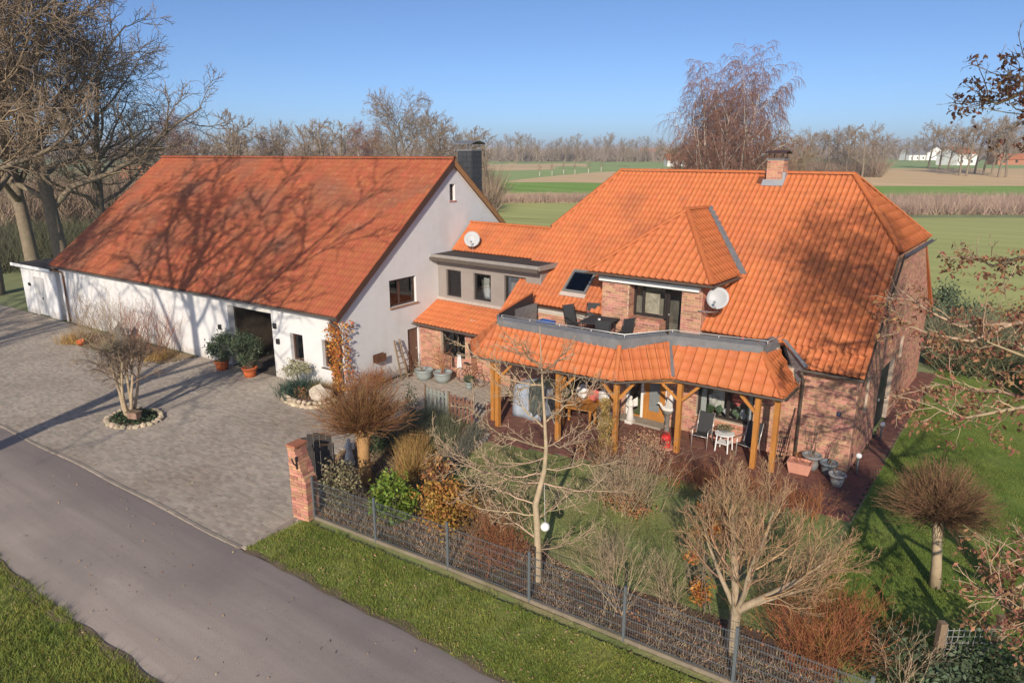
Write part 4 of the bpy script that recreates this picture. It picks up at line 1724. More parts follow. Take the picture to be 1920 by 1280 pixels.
for a, c in ((-12.05, -9.045), (-5.145, -2.5)):
    bwl = MB().box(a, c, .002, .2, 2.95, 3.5).build('terrace_wall', M_MORTAR, house)
    hb.wall(bwl, (0, 0, 0), EX, NF, a, c, 2.95, 3.4)
    MB().box(a, c, -.02, .0, 3.39, 3.56).build('wall_board', mat('pale_board', (.52, .48, .42), .8, .1, 4), bwl)

# timber posts, beams and braces of the porch
posts = [(-10.85, -3.95), (-11.35, -3.6), (-8.4, -3.72), (-6.42, -3.3), (-4.78, -2.1), (-2.4, -1.72), (-1.85, -1.62)]
for i, (u, v) in enumerate(posts):
    MB().box(u - .075, u + .075, v - .075, v + .075, 0.01, 2.42).build('porch_post', M_TIMBER, house)


def brace(u, v, du, dv):
    MB().bar((u + du * .07, v + dv * .07, 1.85), (u + du * .62, v + dv * .62, 2.42), .075, .09).build('porch_brace', M_TIMBER, house)


for u, v, du, dv in ((-10.85, -3.95, 1, .05), (-8.4, -3.72, 1, .08), (-6.42, -3.3, .7, .7), (-6.42, -3.3, -1, -.05), (-4.78, -2.1, 1, .08), (-4.78, -2.1, -.7, -.7), (-2.4, -1.72, -1, -.1), (-8.4, -3.72, 0, 1)):
    brace(u, v, du, dv)
bm_ = MB()
lp = [(-11.7, -3.45), (-10.85, -3.95), (-6.42, -3.3), (-4.78, -2.1), (-1.85, -1.62), (-1.85, -.25)]
for p, q in zip(lp[:-1], lp[1:]):
    MB().bar((*p, 2.47), (*q, 2.47), .12, .11).build('porch_beam', M_TIMBER, house)
for u in (-10.6, -9.7, -8.8, -7.9, -7.0):
    MB().bar((u, -3.7, 2.6), (u, -.2, 2.72), .08, .12).build('porch_rafter', M_TIMBER, house)

# windows and doors of the ground floor
wf = window(house, (0, FV, 0), EX, NF, *W1, M_DARKW, .14, (.54,), .085, None)
for k, (x, z, r, m) in enumerate(((-4.55, 1.25, .16, M_STATUE), (-4.3, .95, .10, M_OLLEAF), (-4.62, .92, .12, M_DKLEAF), (-3.72, 1.5, .17, M_PINK), (-3.42, 1.55, .15, M_PINK), (-3.7, .98, .13, M_OLLEAF), (-3.45, .95, .12, M_WHITEC), (-3.25, 1.05, .14, M_OLLEAF), (-4.05, .93, .09, M_WHITEC))):
    blob('window_ornament', m, wf, (x, FV + .36, z), (r * 1.1, r * .7, r * 1.45), k, .25, 2)
for xc in (-4.98, -3.28):
    MB().box(xc, xc + .23, FV + .27, FV + .285, .8, 2.0).build('side_curtain', M_CURTAIN, wf)
MB().box(-4.62, -4.2, FV + .5, FV + .52, .95, 1.95).build('window_picture', M_STATUE, wf)
for q in range(22):
    x = W1[0] - .12 + q * .102
    MB().slab([(x, FV - .05, W1[2] - .12), (x + .09, FV - .05, W1[2] - .12), (x + .09, FV + .14, W1[2] - .01), (x, FV + .14, W1[2] - .01)], (0, -.5, 1), .12).build('sill_brick', M_BRICK_O, fw_)
b = MB()
for (x0, x1, z0, z1) in ((-7.78, -7.68, 0, 2.15), (-7.2, -7.1, 0, 2.15), (-6.22, -6.12, 0, 2.15), (-7.68, -7.2, 2.07, 2.15), (-7.1, -6.22, 2.07, 2.15)):
    b.box(x0, x1, FV + .12, FV + .24, z0, z1)
df = b.build('door_frame', M_WHITE, house)
MB().box(-7.68, -7.2, FV + .17, FV + .185, .1, 2.07).build('side_pane', M_GLASS, df)
MB().box(-7.68, -7.2, FV + .15, FV + .21, 0, .1).build('side_panel', M_TIMBER, df)
b = MB()
for (x0, x1, z0, z1) in ((-7.1, -6.87, 0.02, 2.06), (-6.45, -6.22, 0.02, 2.06), (-6.87, -6.45, .02, .38), (-6.87, -6.45, 1.92, 2.06)):
    b.box(x0, x1, FV + .13, FV + .2, z0, z1)
fd = b.build('front_door', M_TIMBER, house)
MB().box(-6.87, -6.45, FV + .155, FV + .17, .38, 1.92).build('pane', mat('frosted_glass', (.22, .24, .24), .25, .15, 3, spec=.6), fd)
MB().box(-7.05, -7.01, FV + .07, FV + .13, .98, 1.12).build('door_handle', M_ALU, fd)
MB().box(-7.85, -6.05, FV - .55, FV - .002, .02, .1).build('door_step', M_CONCRETE, house)
window(house, (0, FV, 0), EX, NF, *FR, M_BROWNW, .14, (.5,), .09, None, name='french_window')
gd = MB().box(-.2, -.14, 3.2, 5.6, 0, 2.45).build('gable_door', mat('dark_green_door', (.022, .026, .024), .6, .2, 4), house)
MB().box(-.14, -.1, 4.32, 4.36, 1.0, 1.1).build('door_handle', M_ALU, gd)
for h in gh[1:]:
    window(house, (0, 0, 0), EY, NR, *h, M_DARKW, .12, (), .06, None)
pq = MB().box(-.49, -.37, FV - .035, FV - .014, 1.75, 1.88).build('house_plaque', mat('blue_enamel', (.03, .045, .11), .3, .1, 5), house)
MB().box(-.46, -.40, FV - .040, FV - .036, 1.845, 1.857).bar((-.403, FV - .038, 1.845), (-.43, FV - .038, 1.78), .004, .012).build('plaque_mark', mat('pale_enamel', (.45, .48, .55), .4, .05, 5), pq)

# annex between barn and house
ax = MB()
AW = (-16.85, -15.42, .85, 1.98)
panels(ax, (0, -.6, 0), EX, NF, .3, -18.25, -15.1, 0, 2.42, [AW])
ax.box(-15.4, -15.1, -.298, 1.0, 0, 2.6)
aw = ax.build('annex_wall', M_MORTAR, house)
hb.wall(aw, (0, -.6, 0), EX, NF, -18.25, -15.1, 0, 2.42, [AW])
hb.wall(aw, (-15.1, 0, 0), EY, NR, -.6, FV, 0, 2.4)
window(house, (0, -.6, 0), EX, NF, *AW, M_DARKW, .14, (.62,), .075, .52)
GV = .78
AG = [(-17.75, -16.85, 3.2, 4.42), (-16.1, -15.1, 3.22, 4.42), (-14.35, -13.2, 2.95, 4.5)]
gq = panels(MB(), (0, GV, 0), EX, NF, .25, -18.35, -12.4, 2.5, 5.0, AG)
gq.box(-12.65, -12.4, GV + .252, 2.4, 3.0, 5.0)
gq.build('annex_upper_wall', M_GREYPL, house)
for h in AG:
    window(house, (0, GV, 0), EX, NF, *h, M_DARKW, .1, (), .075, None)
MB().box(-15.75, -15.45, GV + .3, GV + .34, 3.35, 4.2).build('window_ornament', M_STATUE, house)
fl = MB().box(-18.4, -12.25, GV - .42, 2.55, 5.002, 5.1).build('flat_roof', M_BITUMEN, house)
MB().box(-18.42, -12.2, GV - .49, GV - .421, 4.94, 5.13).box(-12.249, -12.18, GV - .42, 1.75, 4.94, 5.13).build('roof_edge', mat('pale_zinc_edge', (.34, .31, .28), .6, .12, 5, metal=.2), fl)
MB().box(-18.42, -12.2, GV - .58, GV - .49, 4.86, 5.0).build('gutter', M_GUTTER, fl)
LS = (3.15 - 2.1) * KS
lk = MB()
lk.slab([Vector((u, v, hr(v))) - nfr * .05 for u, v in ((-18.3, 1.8), (-13.6, 1.8), (-13.6, 3.15), (-18.3, 3.15))], nfr, .1)
lk.slab([Vector((u, v, hr(3.15) - S * (v - 3.15) - .06)) for u, v in ((-13.6, 4.6), (-18.3, 4.6), (-18.3, 3.152), (-13.6, 3.152))], nbk, .1)
lk.box(-18.3, -13.6, 2.35, 4.3, 4.6, 5.4)
lko = lk.build('link_roof', M_DECK, house)
ht.region(lko, (-18.3, 1.78, hr(1.78)), EX, su, [(0, 0), (4.75, 0), (4.75, LS + .42), (0, LS + .42)], .2, .34, .03)
ridge_tiles(lko, (-18.3, 3.15, hr(3.15) + .02), (-13.6, 3.15, hr(3.15) + .02), M_TILE_O, .1, .36)
LE = (-1.02, 2.27)
LTp = (GV, 2.98)
ls = Vector((0, LTp[0] - LE[0], LTp[1] - LE[1]))
ln = Vector((0, -ls.z, ls.y)).normalized()
lt = MB()
lt.slab([Vector((u, v, z)) - ln * .04 for u, v, z in ((-18.3, *LE), (-12.3, *LE), (-12.3, *LTp), (-18.3, *LTp))], ln, .1)
lto = lt.build('lean_to_roof', M_DECK, house)
ht.region(lto, (-18.3, LE[0] - .04, LE[1] - .01), EX, ls, [(0, 0), (6.0, 0), (6.0, ls.length + .04), (0, ls.length + .04)], .22, .35, .032)
MB().slab([Vector((-18.3, GV - .16, LTp[1] + .04)), Vector((-13.5, GV - .16, LTp[1] + .04)), Vector((-13.5, GV - .005, LTp[1] + .12)), Vector((-18.3, GV - .005, LTp[1] + .12))], ln, .02).build('wall_flashing', mat('pale_flashing', (.55, .45, .38), .7, .15, 9), lto)
g = MB()
gutter(g, (-18.3, LE[0] - .1, LE[1] - .05), (-13.0, LE[0] - .1, LE[1] - .05), .06)
g.build('gutter', M_GUTTER, lto, True)
hb.finish()
ht.finish()


# ------------------------------------------------------------------ garden fence
fence = thing('garden_fence', 'grey double-rod mesh fence along the grass verge in front of the garden', 'fence', (0, 0, 0))
fp = [(-14.02, 10.66), (-11.82, 10.78), (-9.55, 10.92), (-7.3, 11.0), (-5.05, 11.06), (-2.85, 11.12), (-.65, 11.18), (1.5, 11.24)]
for i, (x, y) in enumerate(fp):
    p = MB().box(-.03, .03, -.02, .02, 0, 1.24).box(-.033, .033, -.023, .023, 1.24, 1.255).build('post', M_STEEL, fence, loc=(x, y, 0))
for (x0, y0), (x1, y1) in zip(fp[:-1], fp[1:]):
    d = Vector((x1 - x0, y1 - y0, 0))
    L = d.length
    d.normalize()
    o = Vector((d.y, -d.x, 0)) * .03
    b = MB()
    n = int((L - .1) / .05)
    for k in range(n + 1):
        p = Vector((x0, y0, 0)) + d * (.05 + (L - .1) * k / n) + o
        b.path([p + Vector((0, 0, .14)), p + Vector((0, 0, 1.18))], .0036, 3, False)
    for z in (.16, .36, .56, .76, .96, 1.14):
        for s_ in (-.008, .008):
            a = Vector((x0, y0, z)) + d * .04 + o + Vector((d.y, -d.x, 0)) * s_
            b.path([a, a + d * (L - .08)], .0042, 3, False)
    b.build('rod_panel', M_STEEL, fence)['kind'] = 'stuff'
    q = Vector((x0, y0, 0))
    r = Vector((x1, y1, 0))
    b = MB()
    b.slab([q + d * .01 - o + Vector((0, 0, .09)), r - d * .01 - o + Vector((0, 0, .09)), r - d * .01 - o, q + d * .01 - o][::-1], (-o).normalized(), .05)
    b.build('kerb_board', mat('mossy_kerb', (.24, .20, .145), .95, .2, 3, stain=(1.5, (.13, .12, .06), .7, .48)), fence)

# ruined brick pillar at the gateway
pil = thing('brick_pillar', 'crumbling red brick gate pillar with sloping broken side at the driveway corner', 'pillar', (-14.32, 10.62, 0), R_(8))
rg = random.Random(8)
for k in range(23):
    z = k * .09
    wd = .56 if z < 1.05 else .56 - (z - 1.05) * .34
    wd = max(wd, .22)
    x0 = -.28
    cuts = [0, .28, wd] if k % 2 else [0, .14, .42 if wd > .45 else wd, wd]
    cuts = sorted(set(min(c, wd) for c in cuts))
    for a, c in zip(cuts[:-1], cuts[1:]):
        if c - a < .05:
            continue
        j = rg.uniform(-.012, .03)
        MB().box(x0 + a + .005, x0 + c - .005 + j * .4, -.2 + rg.uniform(-.01, .01), .02, z + .006, z + .084).build('brick', M_BRICK_O, pil)
        MB().box(x0 + a + .005, x0 + c - .005 + j, .03, .22 + rg.uniform(-.015, .015), z + .006, z + .084).build('brick', M_BRICK_O, pil)
MB().box(-.265, .2, -.185, .205, 0, 1.3).box(-.265, -.06, -.185, .205, 1.3, 2.05).build('mortar_core', mat('pale_mortar', (.52, .38, .25), .95, .2, 8), pil)
MB().box(-.3, .02, -.22, .24, 2.075, 2.13).build('cap_slab', mat('red_cap', (.42, .16, .09), .9, .2, 8), pil)
MB().box(.02, .06, -.24, -.205, 1.5, 1.85).path([(.04, -.24, 1.6), (.06, -.34, 1.7), (.02, -.36, 1.85)], .02, 5).build('iron_hook', M_IRON, pil)

# arched garden gate behind the pillar
gate = thing('garden_gate', 'dark weathered plank gate leaf with arched top behind the brick pillar', 'gate', (-15.1, 11.75, 0), R_(48))
for k in range(5):
    x = -.42 + k * .17
    h = 1.66 + .2 * math.cos((x + .08) * 3.2)
    MB().box(x, x + .16, -.02, .02, .06, h).build('plank', mat('dark_planks', (.05, .045, .042), .85, .3, 6), gate)
for z in (.4, 1.3):
    MB().box(-.42, .42, .021, .06, z, z + .1).build('ledge', M_DARKW, gate)
MB().path([(.45, .03, .06), (.45, .03, 1.5)], .022, 6).build('hinge_bar', M_IRON, gate)
MB().box(-.07, .07, -.07, .07, 0, 1.28).build('timber_post', mat('dark_post', (.05, .036, .028), .85, .2, 6), None, loc=(-15.5, 12.42, 0))
tag(bpy.data.objects['timber_post'], 'short dark timber post beside the arched garden gate', 'post')

# picket panels by the yard
for i, (x, y, m, lab) in enumerate(((-16.9, 18.35, mat('grey_pickets', (.30, .32, .28), .85, .15, 6), 'grey-green picket panel at the edge of the yard'), (-15.65, 18.25, mat('brown_pickets', (.22, .105, .07), .85, .15, 6), 'red-brown picket panel at the edge of the yard, nearest the porch'))):
    t = thing('picket_panel', lab, 'fence', (x, y, 0), R_(-4), 'picket panels by the yard')
    for k in range(6):
        MB().box(k * .2, k * .2 + .11, 0, .022, .08, 1.02 + .03 * (k % 2)).build('picket', m, t)
    for z in (.28, .8):
        MB().box(-.03, 1.14, .024, .06, z, z + .07).build('rail', m, t)
    MB().box(-.1, -.035, -.02, .05, 0, 1.1).build('post', M_OLDWOOD, t)


# ------------------------------------------------------------------ pots, tubs, small yard things
def pot(parent, r0, r1, h, m, n=18, rim=.03, soil=True, name='pot'):
    o = MB().lathe([(r0, 0), (r0 + (r1 - r0) * .5, h * .5), (r1, h - .05), (r1 + rim, h - .05), (r1 + rim, h), (r1 - .02, h), (r1 - .03, h - .06)], n).build(name, m, parent, True)
    for p in o.data.polygons:
        p.use_smooth = abs(p.normal.z) < .7
    return o


def oleander(label, x, y, seed, h):
    t = thing('oleander', label, 'potted plant', (x, y, 0), 0, 'oleanders in orange pots by the barn gateway')
    pot(t, .24, .31, .42, M_POT)
    rg = random.Random(seed)
    r_ = np.random.default_rng(seed)
    sk = stem_skel(rg, 14, h * .62, .6, .012, 3, 2, .08, c=(0, 0, .36))
    link('stems', sk.mesh('stems', 4), t, M_BARK)
    C = clumpy(2600, r_, (0, 0, .42 + h * .5), (.62, .62, h * .48), 26, .2)
    C = C[C[:, 2] > .4]
    np_obj('leaves', leaf_arrays(C, .16, r_, .25), M_OLLEAF, t)
    return t


oleander('oleander bush in orange pot, left of the pair at the barn gateway', -28.25, 17.1, 1, 1.35)
oleander('larger oleander bush in orange pot, right of the pair at the barn gateway', -26.3, 17.2, 2, 1.55)

# ladder, sculpture and basket on the barn gable
t = thing('wooden_ladder', 'old grey wooden ladder leaning on the white barn gable', 'ladder', (-20.42, 20.85, 0))
for y in (-.19, .19):
    MB().bar((.0, y, 0), (-.4, y * .8, 1.72), .045, .07).build('stile', M_OLDWOOD, t)
for k in range(6):
    f = (k + .6) / 6.3
    MB().bar((-.4 * f, -.19 * (1 - .2 * f), 1.72 * f), (-.4 * f, .19 * (1 - .2 * f), 1.72 * f), .035).build('rung', M_OLDWOOD, t)
t = thing('iron_sculpture', 'rusty wire figure of rings standing beside the leaning ladder', 'sculpture', (-20.55, 21.35, 0))
b = MB()
for (z, r) in ((.35, .2), (.75, .16), (1.08, .12)):
    b.path([(0, math.cos(a) * r, z + math.sin(a) * r) for a in [i * .45 for i in range(15)]], .014, 5)
b.bar((0, 0, 0), (0, 0, .9), .02)
b.build('rings', M_RUST, t)
MB().lathe([(.12, 0), (.12, .02)], 10).build('foot', M_RUST, t)
t = thing('wall_basket', 'dark slatted planter box hung on the white barn gable', 'planter', (-20.86, 19.45, 1.0), R_(1.5))
for k in range(6):
    MB().box(0.16, .18, k * .105, k * .105 + .09, 0, .32).build('slat', M_RUST, t)
MB().box(.0, .155, 0, .62, 0, .03).build('bottom', M_RUST, t)
MB().box(.0, .02, 0, .62, .035, .34).build('back_board', M_RUST, t)

for i, (x, y, lab) in enumerate(((-19.75, 21.35, 'round zinc tub with dry stalks beside the brown barn door'), (-18.85, 21.55, 'zinc tub holding a bare branched shrub by the annex wall'))):
    t = thing('zinc_tub', lab, 'plant tub', (x, y, 0), 0, 'zinc tubs in the yard corner')
    o = MB().lathe([(.27, 0), (.36, .2), (.40, .40), (.42, .42), (.42, .45), (.38, .45), (.36, .38)], 20).build('tub', M_ZINCTUB, t, True)
    rg = random.Random(20 + i)
    sk = stem_skel(rg, 10 if i else 6, 1.35 if i else .5, .55 if i else .8, .012, 4, 3, .08, c=(0, 0, .36))
    link('stems', sk.mesh('stems', 4), t, M_REDSHOOT if i else M_PALETWIG)
    if i:
        np_obj('leaves', leaf_arrays(ball_points(160, np.random.default_rng(3), (0, 0, 1.0), (.5, .5, .5)), .07, np.random.default_rng(4)), M_DRYLEAF, t)

# old bicycle with flower basket
t = thing('old_bicycle', 'rusty old bicycle with a planted pot leaning on the brick annex wall', 'bicycle', (-17.65, 21.95, 0), R_(-4))
for x in (-.52, .52):
    w_ = MB().path([(x + math.cos(a) * .31, 0, .32 + math.sin(a) * .31) for a in [i * 2 * math.pi / 20 for i in range(21)]], .018, 6, False).build('wheel', M_RUST, t, True)
    b = MB()
    for k in range(8):
        a = k * math.pi / 8
        b.bar((x - math.cos(a) * .3, 0, .32 - math.sin(a) * .3), (x + math.cos(a) * .3, 0, .32 + math.sin(a) * .3), .005)
    b.build('spokes', M_ALU, w_)
f = MB()
for a, c in (((-.52, 0, .32), (-.1, 0, .3)), ((-.1, 0, .3), (-.22, 0, .85)), ((-.52, 0, .32), (-.2, 0, .72)), ((-.1, 0, .3), (.38, 0, .78)), ((-.2, 0, .72), (.38, 0, .82)), ((.52, 0, .32), (.36, 0, .98))):
    f.path([a, c], .016, 6)
f.build('frame', M_RUST, t, True)
blob('saddle', M_DARKW, t, (-.23, 0, .9), (.14, .08, .04), 2, .1, 2)
MB().path([(.28, -.26, 1.04), (.36, -.12, 1.02), (.36, .12, 1.02), (.28, .26, 1.04)], .014, 6).build('handlebar', M_RUST, t, True)
t = thing('bucket_planter', 'small zinc bucket of green plants in front of the old bicycle', 'planter', (-17.35, 21.5, 0))
pot(t, .13, .17, .28, M_ZINCTUB, 14, .01, name='bucket')
np_obj('leaves', leaf_arrays(ball_points(320, np.random.default_rng(8), (0, 0, .42), (.27, .27, .16), .1), .09, np.random.default_rng(9)), M_OLLEAF, t)
for i, (u, m, wd, lab) in enumerate(((-15.72, M_WHITEC, .26, 'white cloth hanging on the brick annex wall above the bicycle'), (-16.1, M_BROWNW, .13, 'brown cloth strip hanging on the brick annex wall'))):
    b = MB()
    vs = []
    for q in range(9):
        a = -wd / 2 + wd * q / 8
        vs += [(a * 1.15, .012 * math.sin(q * 1.9), 0), (a * .7, .01 * math.sin(q * 1.9), .62)]
    b.raw(vs, [(2 * q, 2 * q + 2, 2 * q + 3, 2 * q + 1) for q in range(8)])
    b.bar((-wd / 2, 0, .63), (wd / 2, 0, .63), .02)
    o = b.build('hanging_cloth', m, None, loc=hw(u, -.66, .42), rz=HT)
    tag(o, lab, 'cloth')

# stones ring helper
def stones(parent, pts, s, seed, m=M_STONE):
    rg = random.Random(seed)
    for (x, y) in pts:
        blob('stone', m, parent, (0, 0, 0), (s * rg.uniform(.8, 1.25), s * rg.uniform(.7, 1.0), s * rg.uniform(.55, .8)), rg.randint(0, 999), .16, 1, loc=(x, y, s * .3)).rotation_euler = (0, 0, rg.uniform(0, 3))


def ring(cx_, cy_, rx, ry, n, a0=0.0, a1=6.283):
    return [(cx_ + math.cos(a0 + (a1 - a0) * k / n) * rx, cy_ + math.sin(a0 + (a1 - a0) * k / n) * ry) for k in range(n)]


isl = thing('stone_border', 'oval ring of pale stones round the bare shrub in the driveway', 'stone border', (-25.35, 11.62, 0))
stones(isl, ring(0, 0, 1.05, .85, 26), .14, 1)
o = MB().lathe([(1.0, 0), (.95, .06), (0.02, .09)], 24).build('soil', M_SOIL, isl)
o.scale = (1, .8, 1)
r_ = np.random.default_rng(31)
C = ball_points(1500, r_, (-25.35, 11.62, .1), (.95, .75, .09), .05)
o = np_obj('ground_cover', leaf_arrays(C, .11, r_, .6), M_DKLEAF)
tag(o, 'dark evergreen ground cover inside the driveway stone ring', 'ground cover', kind='stuff')
t = thing('nest_box', 'small weathered wooden box standing in the driveway island', 'box', (-24.95, 11.45, .08), R_(20))
MB().box(-.2, .2, -.12, .12, .1, .32).build('body', mat('pinkish_wood', (.34, .21, .15), .85, .15, 6), t)
MB().box(-.24, .24, -.16, .16, .325, .36).build('lid', M_OLDWOOD, t)
for x in (-.15, .15):
    MB().box(x - .02, x + .02, -.02, .02, 0, .1).build('leg', M_OLDWOOD, t)

cb = thing('stone_border', 'low curved wall of pale stones round the bed at the barn corner', 'stone border', (-21.7, 16.9, 0))
stones(cb, ring(0, 0, 1.35, .95, 22, R_(170), R_(372)), .15, 4)
stones(cb, [(x * .97, y * .97) for x, y in ring(0, 0, 1.35, .95, 18, R_(175), R_(368))], .13, 5)
for o in list(cb.children)[22:]:
    o.location.z = .2
MB().lathe([(1.25, 0), (1.2, .14), (0.02, .2)], 22).build('soil', M_SOIL, cb).scale = (1, .7, 1)
o = blob('boulder', mat('pale_boulder', (.55, .47, .37), .95, .15, 4, bump=.5), None, (0, 0, .18), (.55, .4, .36), 6, .2, 2, loc=(-21.15, 16.85, .1))
tag(o, 'large pale boulder in the stone bed at the barn corner', 'boulder')

o = MB().raw([(-.42, -.12, 0), (.42, -.12, 0), (.42, .12, 0), (-.42, .12, 0), (-.36, -.07, .75), (.2, -.07, 1.25), (.34, .07, .9), (-.3, .07, .7)], [(0, 3, 2, 1), (0, 1, 5, 4), (1, 2, 6, 5), (2, 3, 7, 6), (3, 0, 4, 7), (4, 5, 6), (4, 6, 7)]).build('standing_stone', M_GREYSTONE, None, loc=(-36.4, 16.6, 0))
tag(o, 'pointed dark grey standing stone among shrubs before the white barn wall', 'stone')
t = thing('flower_pot', 'small tilted orange pot in the dry bed along the barn wall', 'pot', (-37.9, 15.35, .02))
pot(t, .11, .16, .24, M_POT).rotation_euler = (R_(25), 0, .6)

# ------------------------------------------------------------------ porch and terrace furniture
def garden_chair(label, u, v, rz, z=0.0, tube=M_ALU, grp=None):
    t = thing('garden_chair', label, 'chair', hw(u, v, z + .02), HT + rz, grp)
    s = MB()
    s.slab([(-.23, -.22, .42), (.23, -.22, .42), (.23, .24, .39), (-.23, .24, .39)], (0, 0, 1), .015)
    s.build('seat', M_SEAT, t)
    MB().slab([(-.23, .25, .40), (.23, .25, .40), (.23, .42, 1.06), (-.23, .42, 1.06)], (0, -1, .25), .015).build('backrest', M_SEAT, t)
    for x in (-.26, .26):
        MB().path([(x, -.26, 0), (x, -.24, .6), (x, -.18, .64), (x, .3, .62)], .014, 6).build('leg', tube, t, True)
        MB().path([(x, .38, 0), (x, .22, .4), (x, .44, 1.08)], .014, 6).build('leg', tube, t, True)
    MB().path([(-.26, -.23, .42), (.26, -.23, .42)], .014, 6).build('seat_bar', tube, t, True)
    return t


garden_chair('black mesh garden chair with silver frame, left of the white side table', -4.35, -1.1, R_(5))
garden_chair('black mesh garden chair with silver frame, right of the white side table', -2.85, -.95, R_(-8))
t = thing('side_table', 'small white side table between two garden chairs under the window', 'table', hw(-3.62, -1.0, .02), HT)
MB().lathe([(.3, .58), (.33, .59), (.33, .62), (.3, .625)], 8).build('top', M_WHITE, t)
for a in (.785, 2.356, 3.927, 5.498):
    MB().bar((math.cos(a) * .3, math.sin(a) * .3, 0), (math.cos(a) * .26, math.sin(a) * .26, .58), .035).build('leg', M_WHITE, t)
MB().box(-.2, .2, -.2, .2, .28, .30).build('shelf', M_WHITE, t)
t = thing('potted_plant', 'dry brown plant in a low bowl on the white side table', 'potted plant', hw(-3.62, -.98, .648), 0)
MB().lathe([(.08, 0), (.17, .08), (.18, .1), (.16, .09)], 14).build('bowl', M_GREYPOT, t, True)
np_obj('leaves', leaf_arrays(ball_points(260, np.random.default_rng(5), (0, 0, .17), (.3, .2, .12), .1), .08, np.random.default_rng(6)), M_VARLEAF, t)

t = thing('covered_furniture', 'tall stack of garden furniture under a grey-blue tarpaulin on the terrace', 'covered furniture', hw(-10.45, -2.3, .02), HT + R_(4))
bm = bmesh.new()
bmesh.ops.create_cube(bm, size=1)
bmesh.ops.subdivide_edges(bm, edges=bm.edges[:], cuts=7, use_grid_fill=True)
rg = random.Random(2)
for v in bm.verts:
    x, y, z = v.co
    f = z + .5
    fold = .03 * math.sin(11 * x + 5 * y) * (1 - f * .5) + .02 * math.sin(17 * (x + y) + 3)
    k = 1.0 - .12 * f ** 3
    v.co = Vector((x * 1.15 * k + fold * (1 if abs(x) > .45 else .3), y * .95 * k + fold, f * 1.42 - .14 * (abs(x) + abs(y)) * f ** 2 + .10 * x * f))
me = bpy.data.meshes.new('tarpaulin')
bm.to_mesh(me)
bm.free()
me.shade_smooth()
link('tarpaulin', me, t, M_TARP)
b = MB()
vs, fs = [], []
for i in range(15):
    for j in range(9):
        x = .18 + .62 * i / 14
        z = 1.5 - 1.15 * j / 8
        vs.append((x, -.56 - .16 * j / 8 - .05 * math.sin(i * 1.7 + j * .6), z + .08 * math.sin(i * .9)))
fs = [(i * 9 + j, i * 9 + j + 1, (i + 1) * 9 + j + 1, (i + 1) * 9 + j) for i in range(14) for j in range(8)]
b.raw(vs, fs).build('plastic_sheet', M_BLACKTARP, t, True)
MB().slab([(.15, -.55, 1.44), (.85, -.5, 1.40), (.85, .5, 1.36), (.15, .5, 1.44)], (0, 0, 1), .02).build('plastic_top', M_BLACKTARP, t)

t = thing('wooden_bench', 'wooden terrace bench with pink and white cushions against the brick wall', 'bench', hw(-8.9, -.78, .02), HT)
MB().box(-.7, .7, -.25, .25, .38, .43).build('seat', M_TIMBER, t)
MB().slab([(-.7, .24, .43), (.7, .24, .43), (.7, .34, .95), (-.7, .34, .95)], (0, -1, .2), .03).build('backrest', M_TIMBER, t)
for x in (-.68, .68):
    for y in (-.22, .22):
        MB().box(x - .035, x + .035, y - .035, y + .035, 0, .38).build('leg', M_TIMBER, t)
    MB().box(x - .04, x + .04, -.27, .27, .62, .66).box(x - .03, x + .03, -.25, -.19, .43, .62).build('armrest', M_TIMBER, t)
for i, (x, m, lab) in enumerate(((.02, M_PINK, 'pink patterned cushion in the middle of the wooden bench'), (.48, M_WHITEC, 'white cushion at the right end of the wooden bench'), (-.5, M_WHITEC, 'white striped cushion at the left end of the wooden bench'))):
    o = blob('cushion', m, None, (0, 0, 0), (.27, .11, .27), i + 3, .08, 2, loc=hw(-8.9 + x, -.64, .75))
    o.rotation_euler = (R_(-14), 0, HT + R_(6 * (i - 1)))
    tag(o, lab, 'cushion', 'cushions on the terrace bench')
t = thing('wooden_table', 'honey-coloured wooden terrace table in front of the cushioned bench', 'table', hw(-8.6, -2.05, .02), HT + R_(12))
for k in range(5):
    MB().box(-.62, .62, -.36 + k * .146, -.36 + k * .146 + .138, .69, .725).build('top_plank', M_TIMBER, t)
for x in (-.5, .5):
    for y in (-.27, .27):
        MB().box(x - .04, x + .04, y - .04, y + .04, 0, .688).build('leg', M_TIMBER, t)
t = thing('folding_chair', 'dark folding chair left of the wooden terrace table', 'chair', hw(-9.45, -2.3, .02), HT + R_(70))
MB().box(-.2, .2, -.2, .2, .43, .455).build('seat', M_SEAT, t)
MB().slab([(-.2, .2, .5), (.2, .2, .5), (.2, .28, .92), (-.2, .28, .92)], (0, -1, .2), .02).build('backrest', M_SEAT, t)
for x in (-.21, .21):
    MB().bar((x, -.22, 0), (x, .22, .6), .025).build('leg', M_ALU, t)
    MB().bar((x, .22, 0), (x, -.2, .44), .025).build('leg', M_ALU, t)
t = thing('milk_can', 'pale grey milk can on the terrace right of the bench', 'milk can', hw(-7.98, -1.15, .02))
MB().lathe([(.14, 0), (.16, .03), (.16, .32), (.09, .42), (.09, .5), (.11, .52)], 18).build('body', M_STATUE, t, True)
MB().path([(.15, 0, .3), (.21, 0, .34), (.15, 0, .4)], .012, 6).path([(-.15, 0, .3), (-.21, 0, .34), (-.15, 0, .4)], .012, 6).build('handle', M_STATUE, t, True)

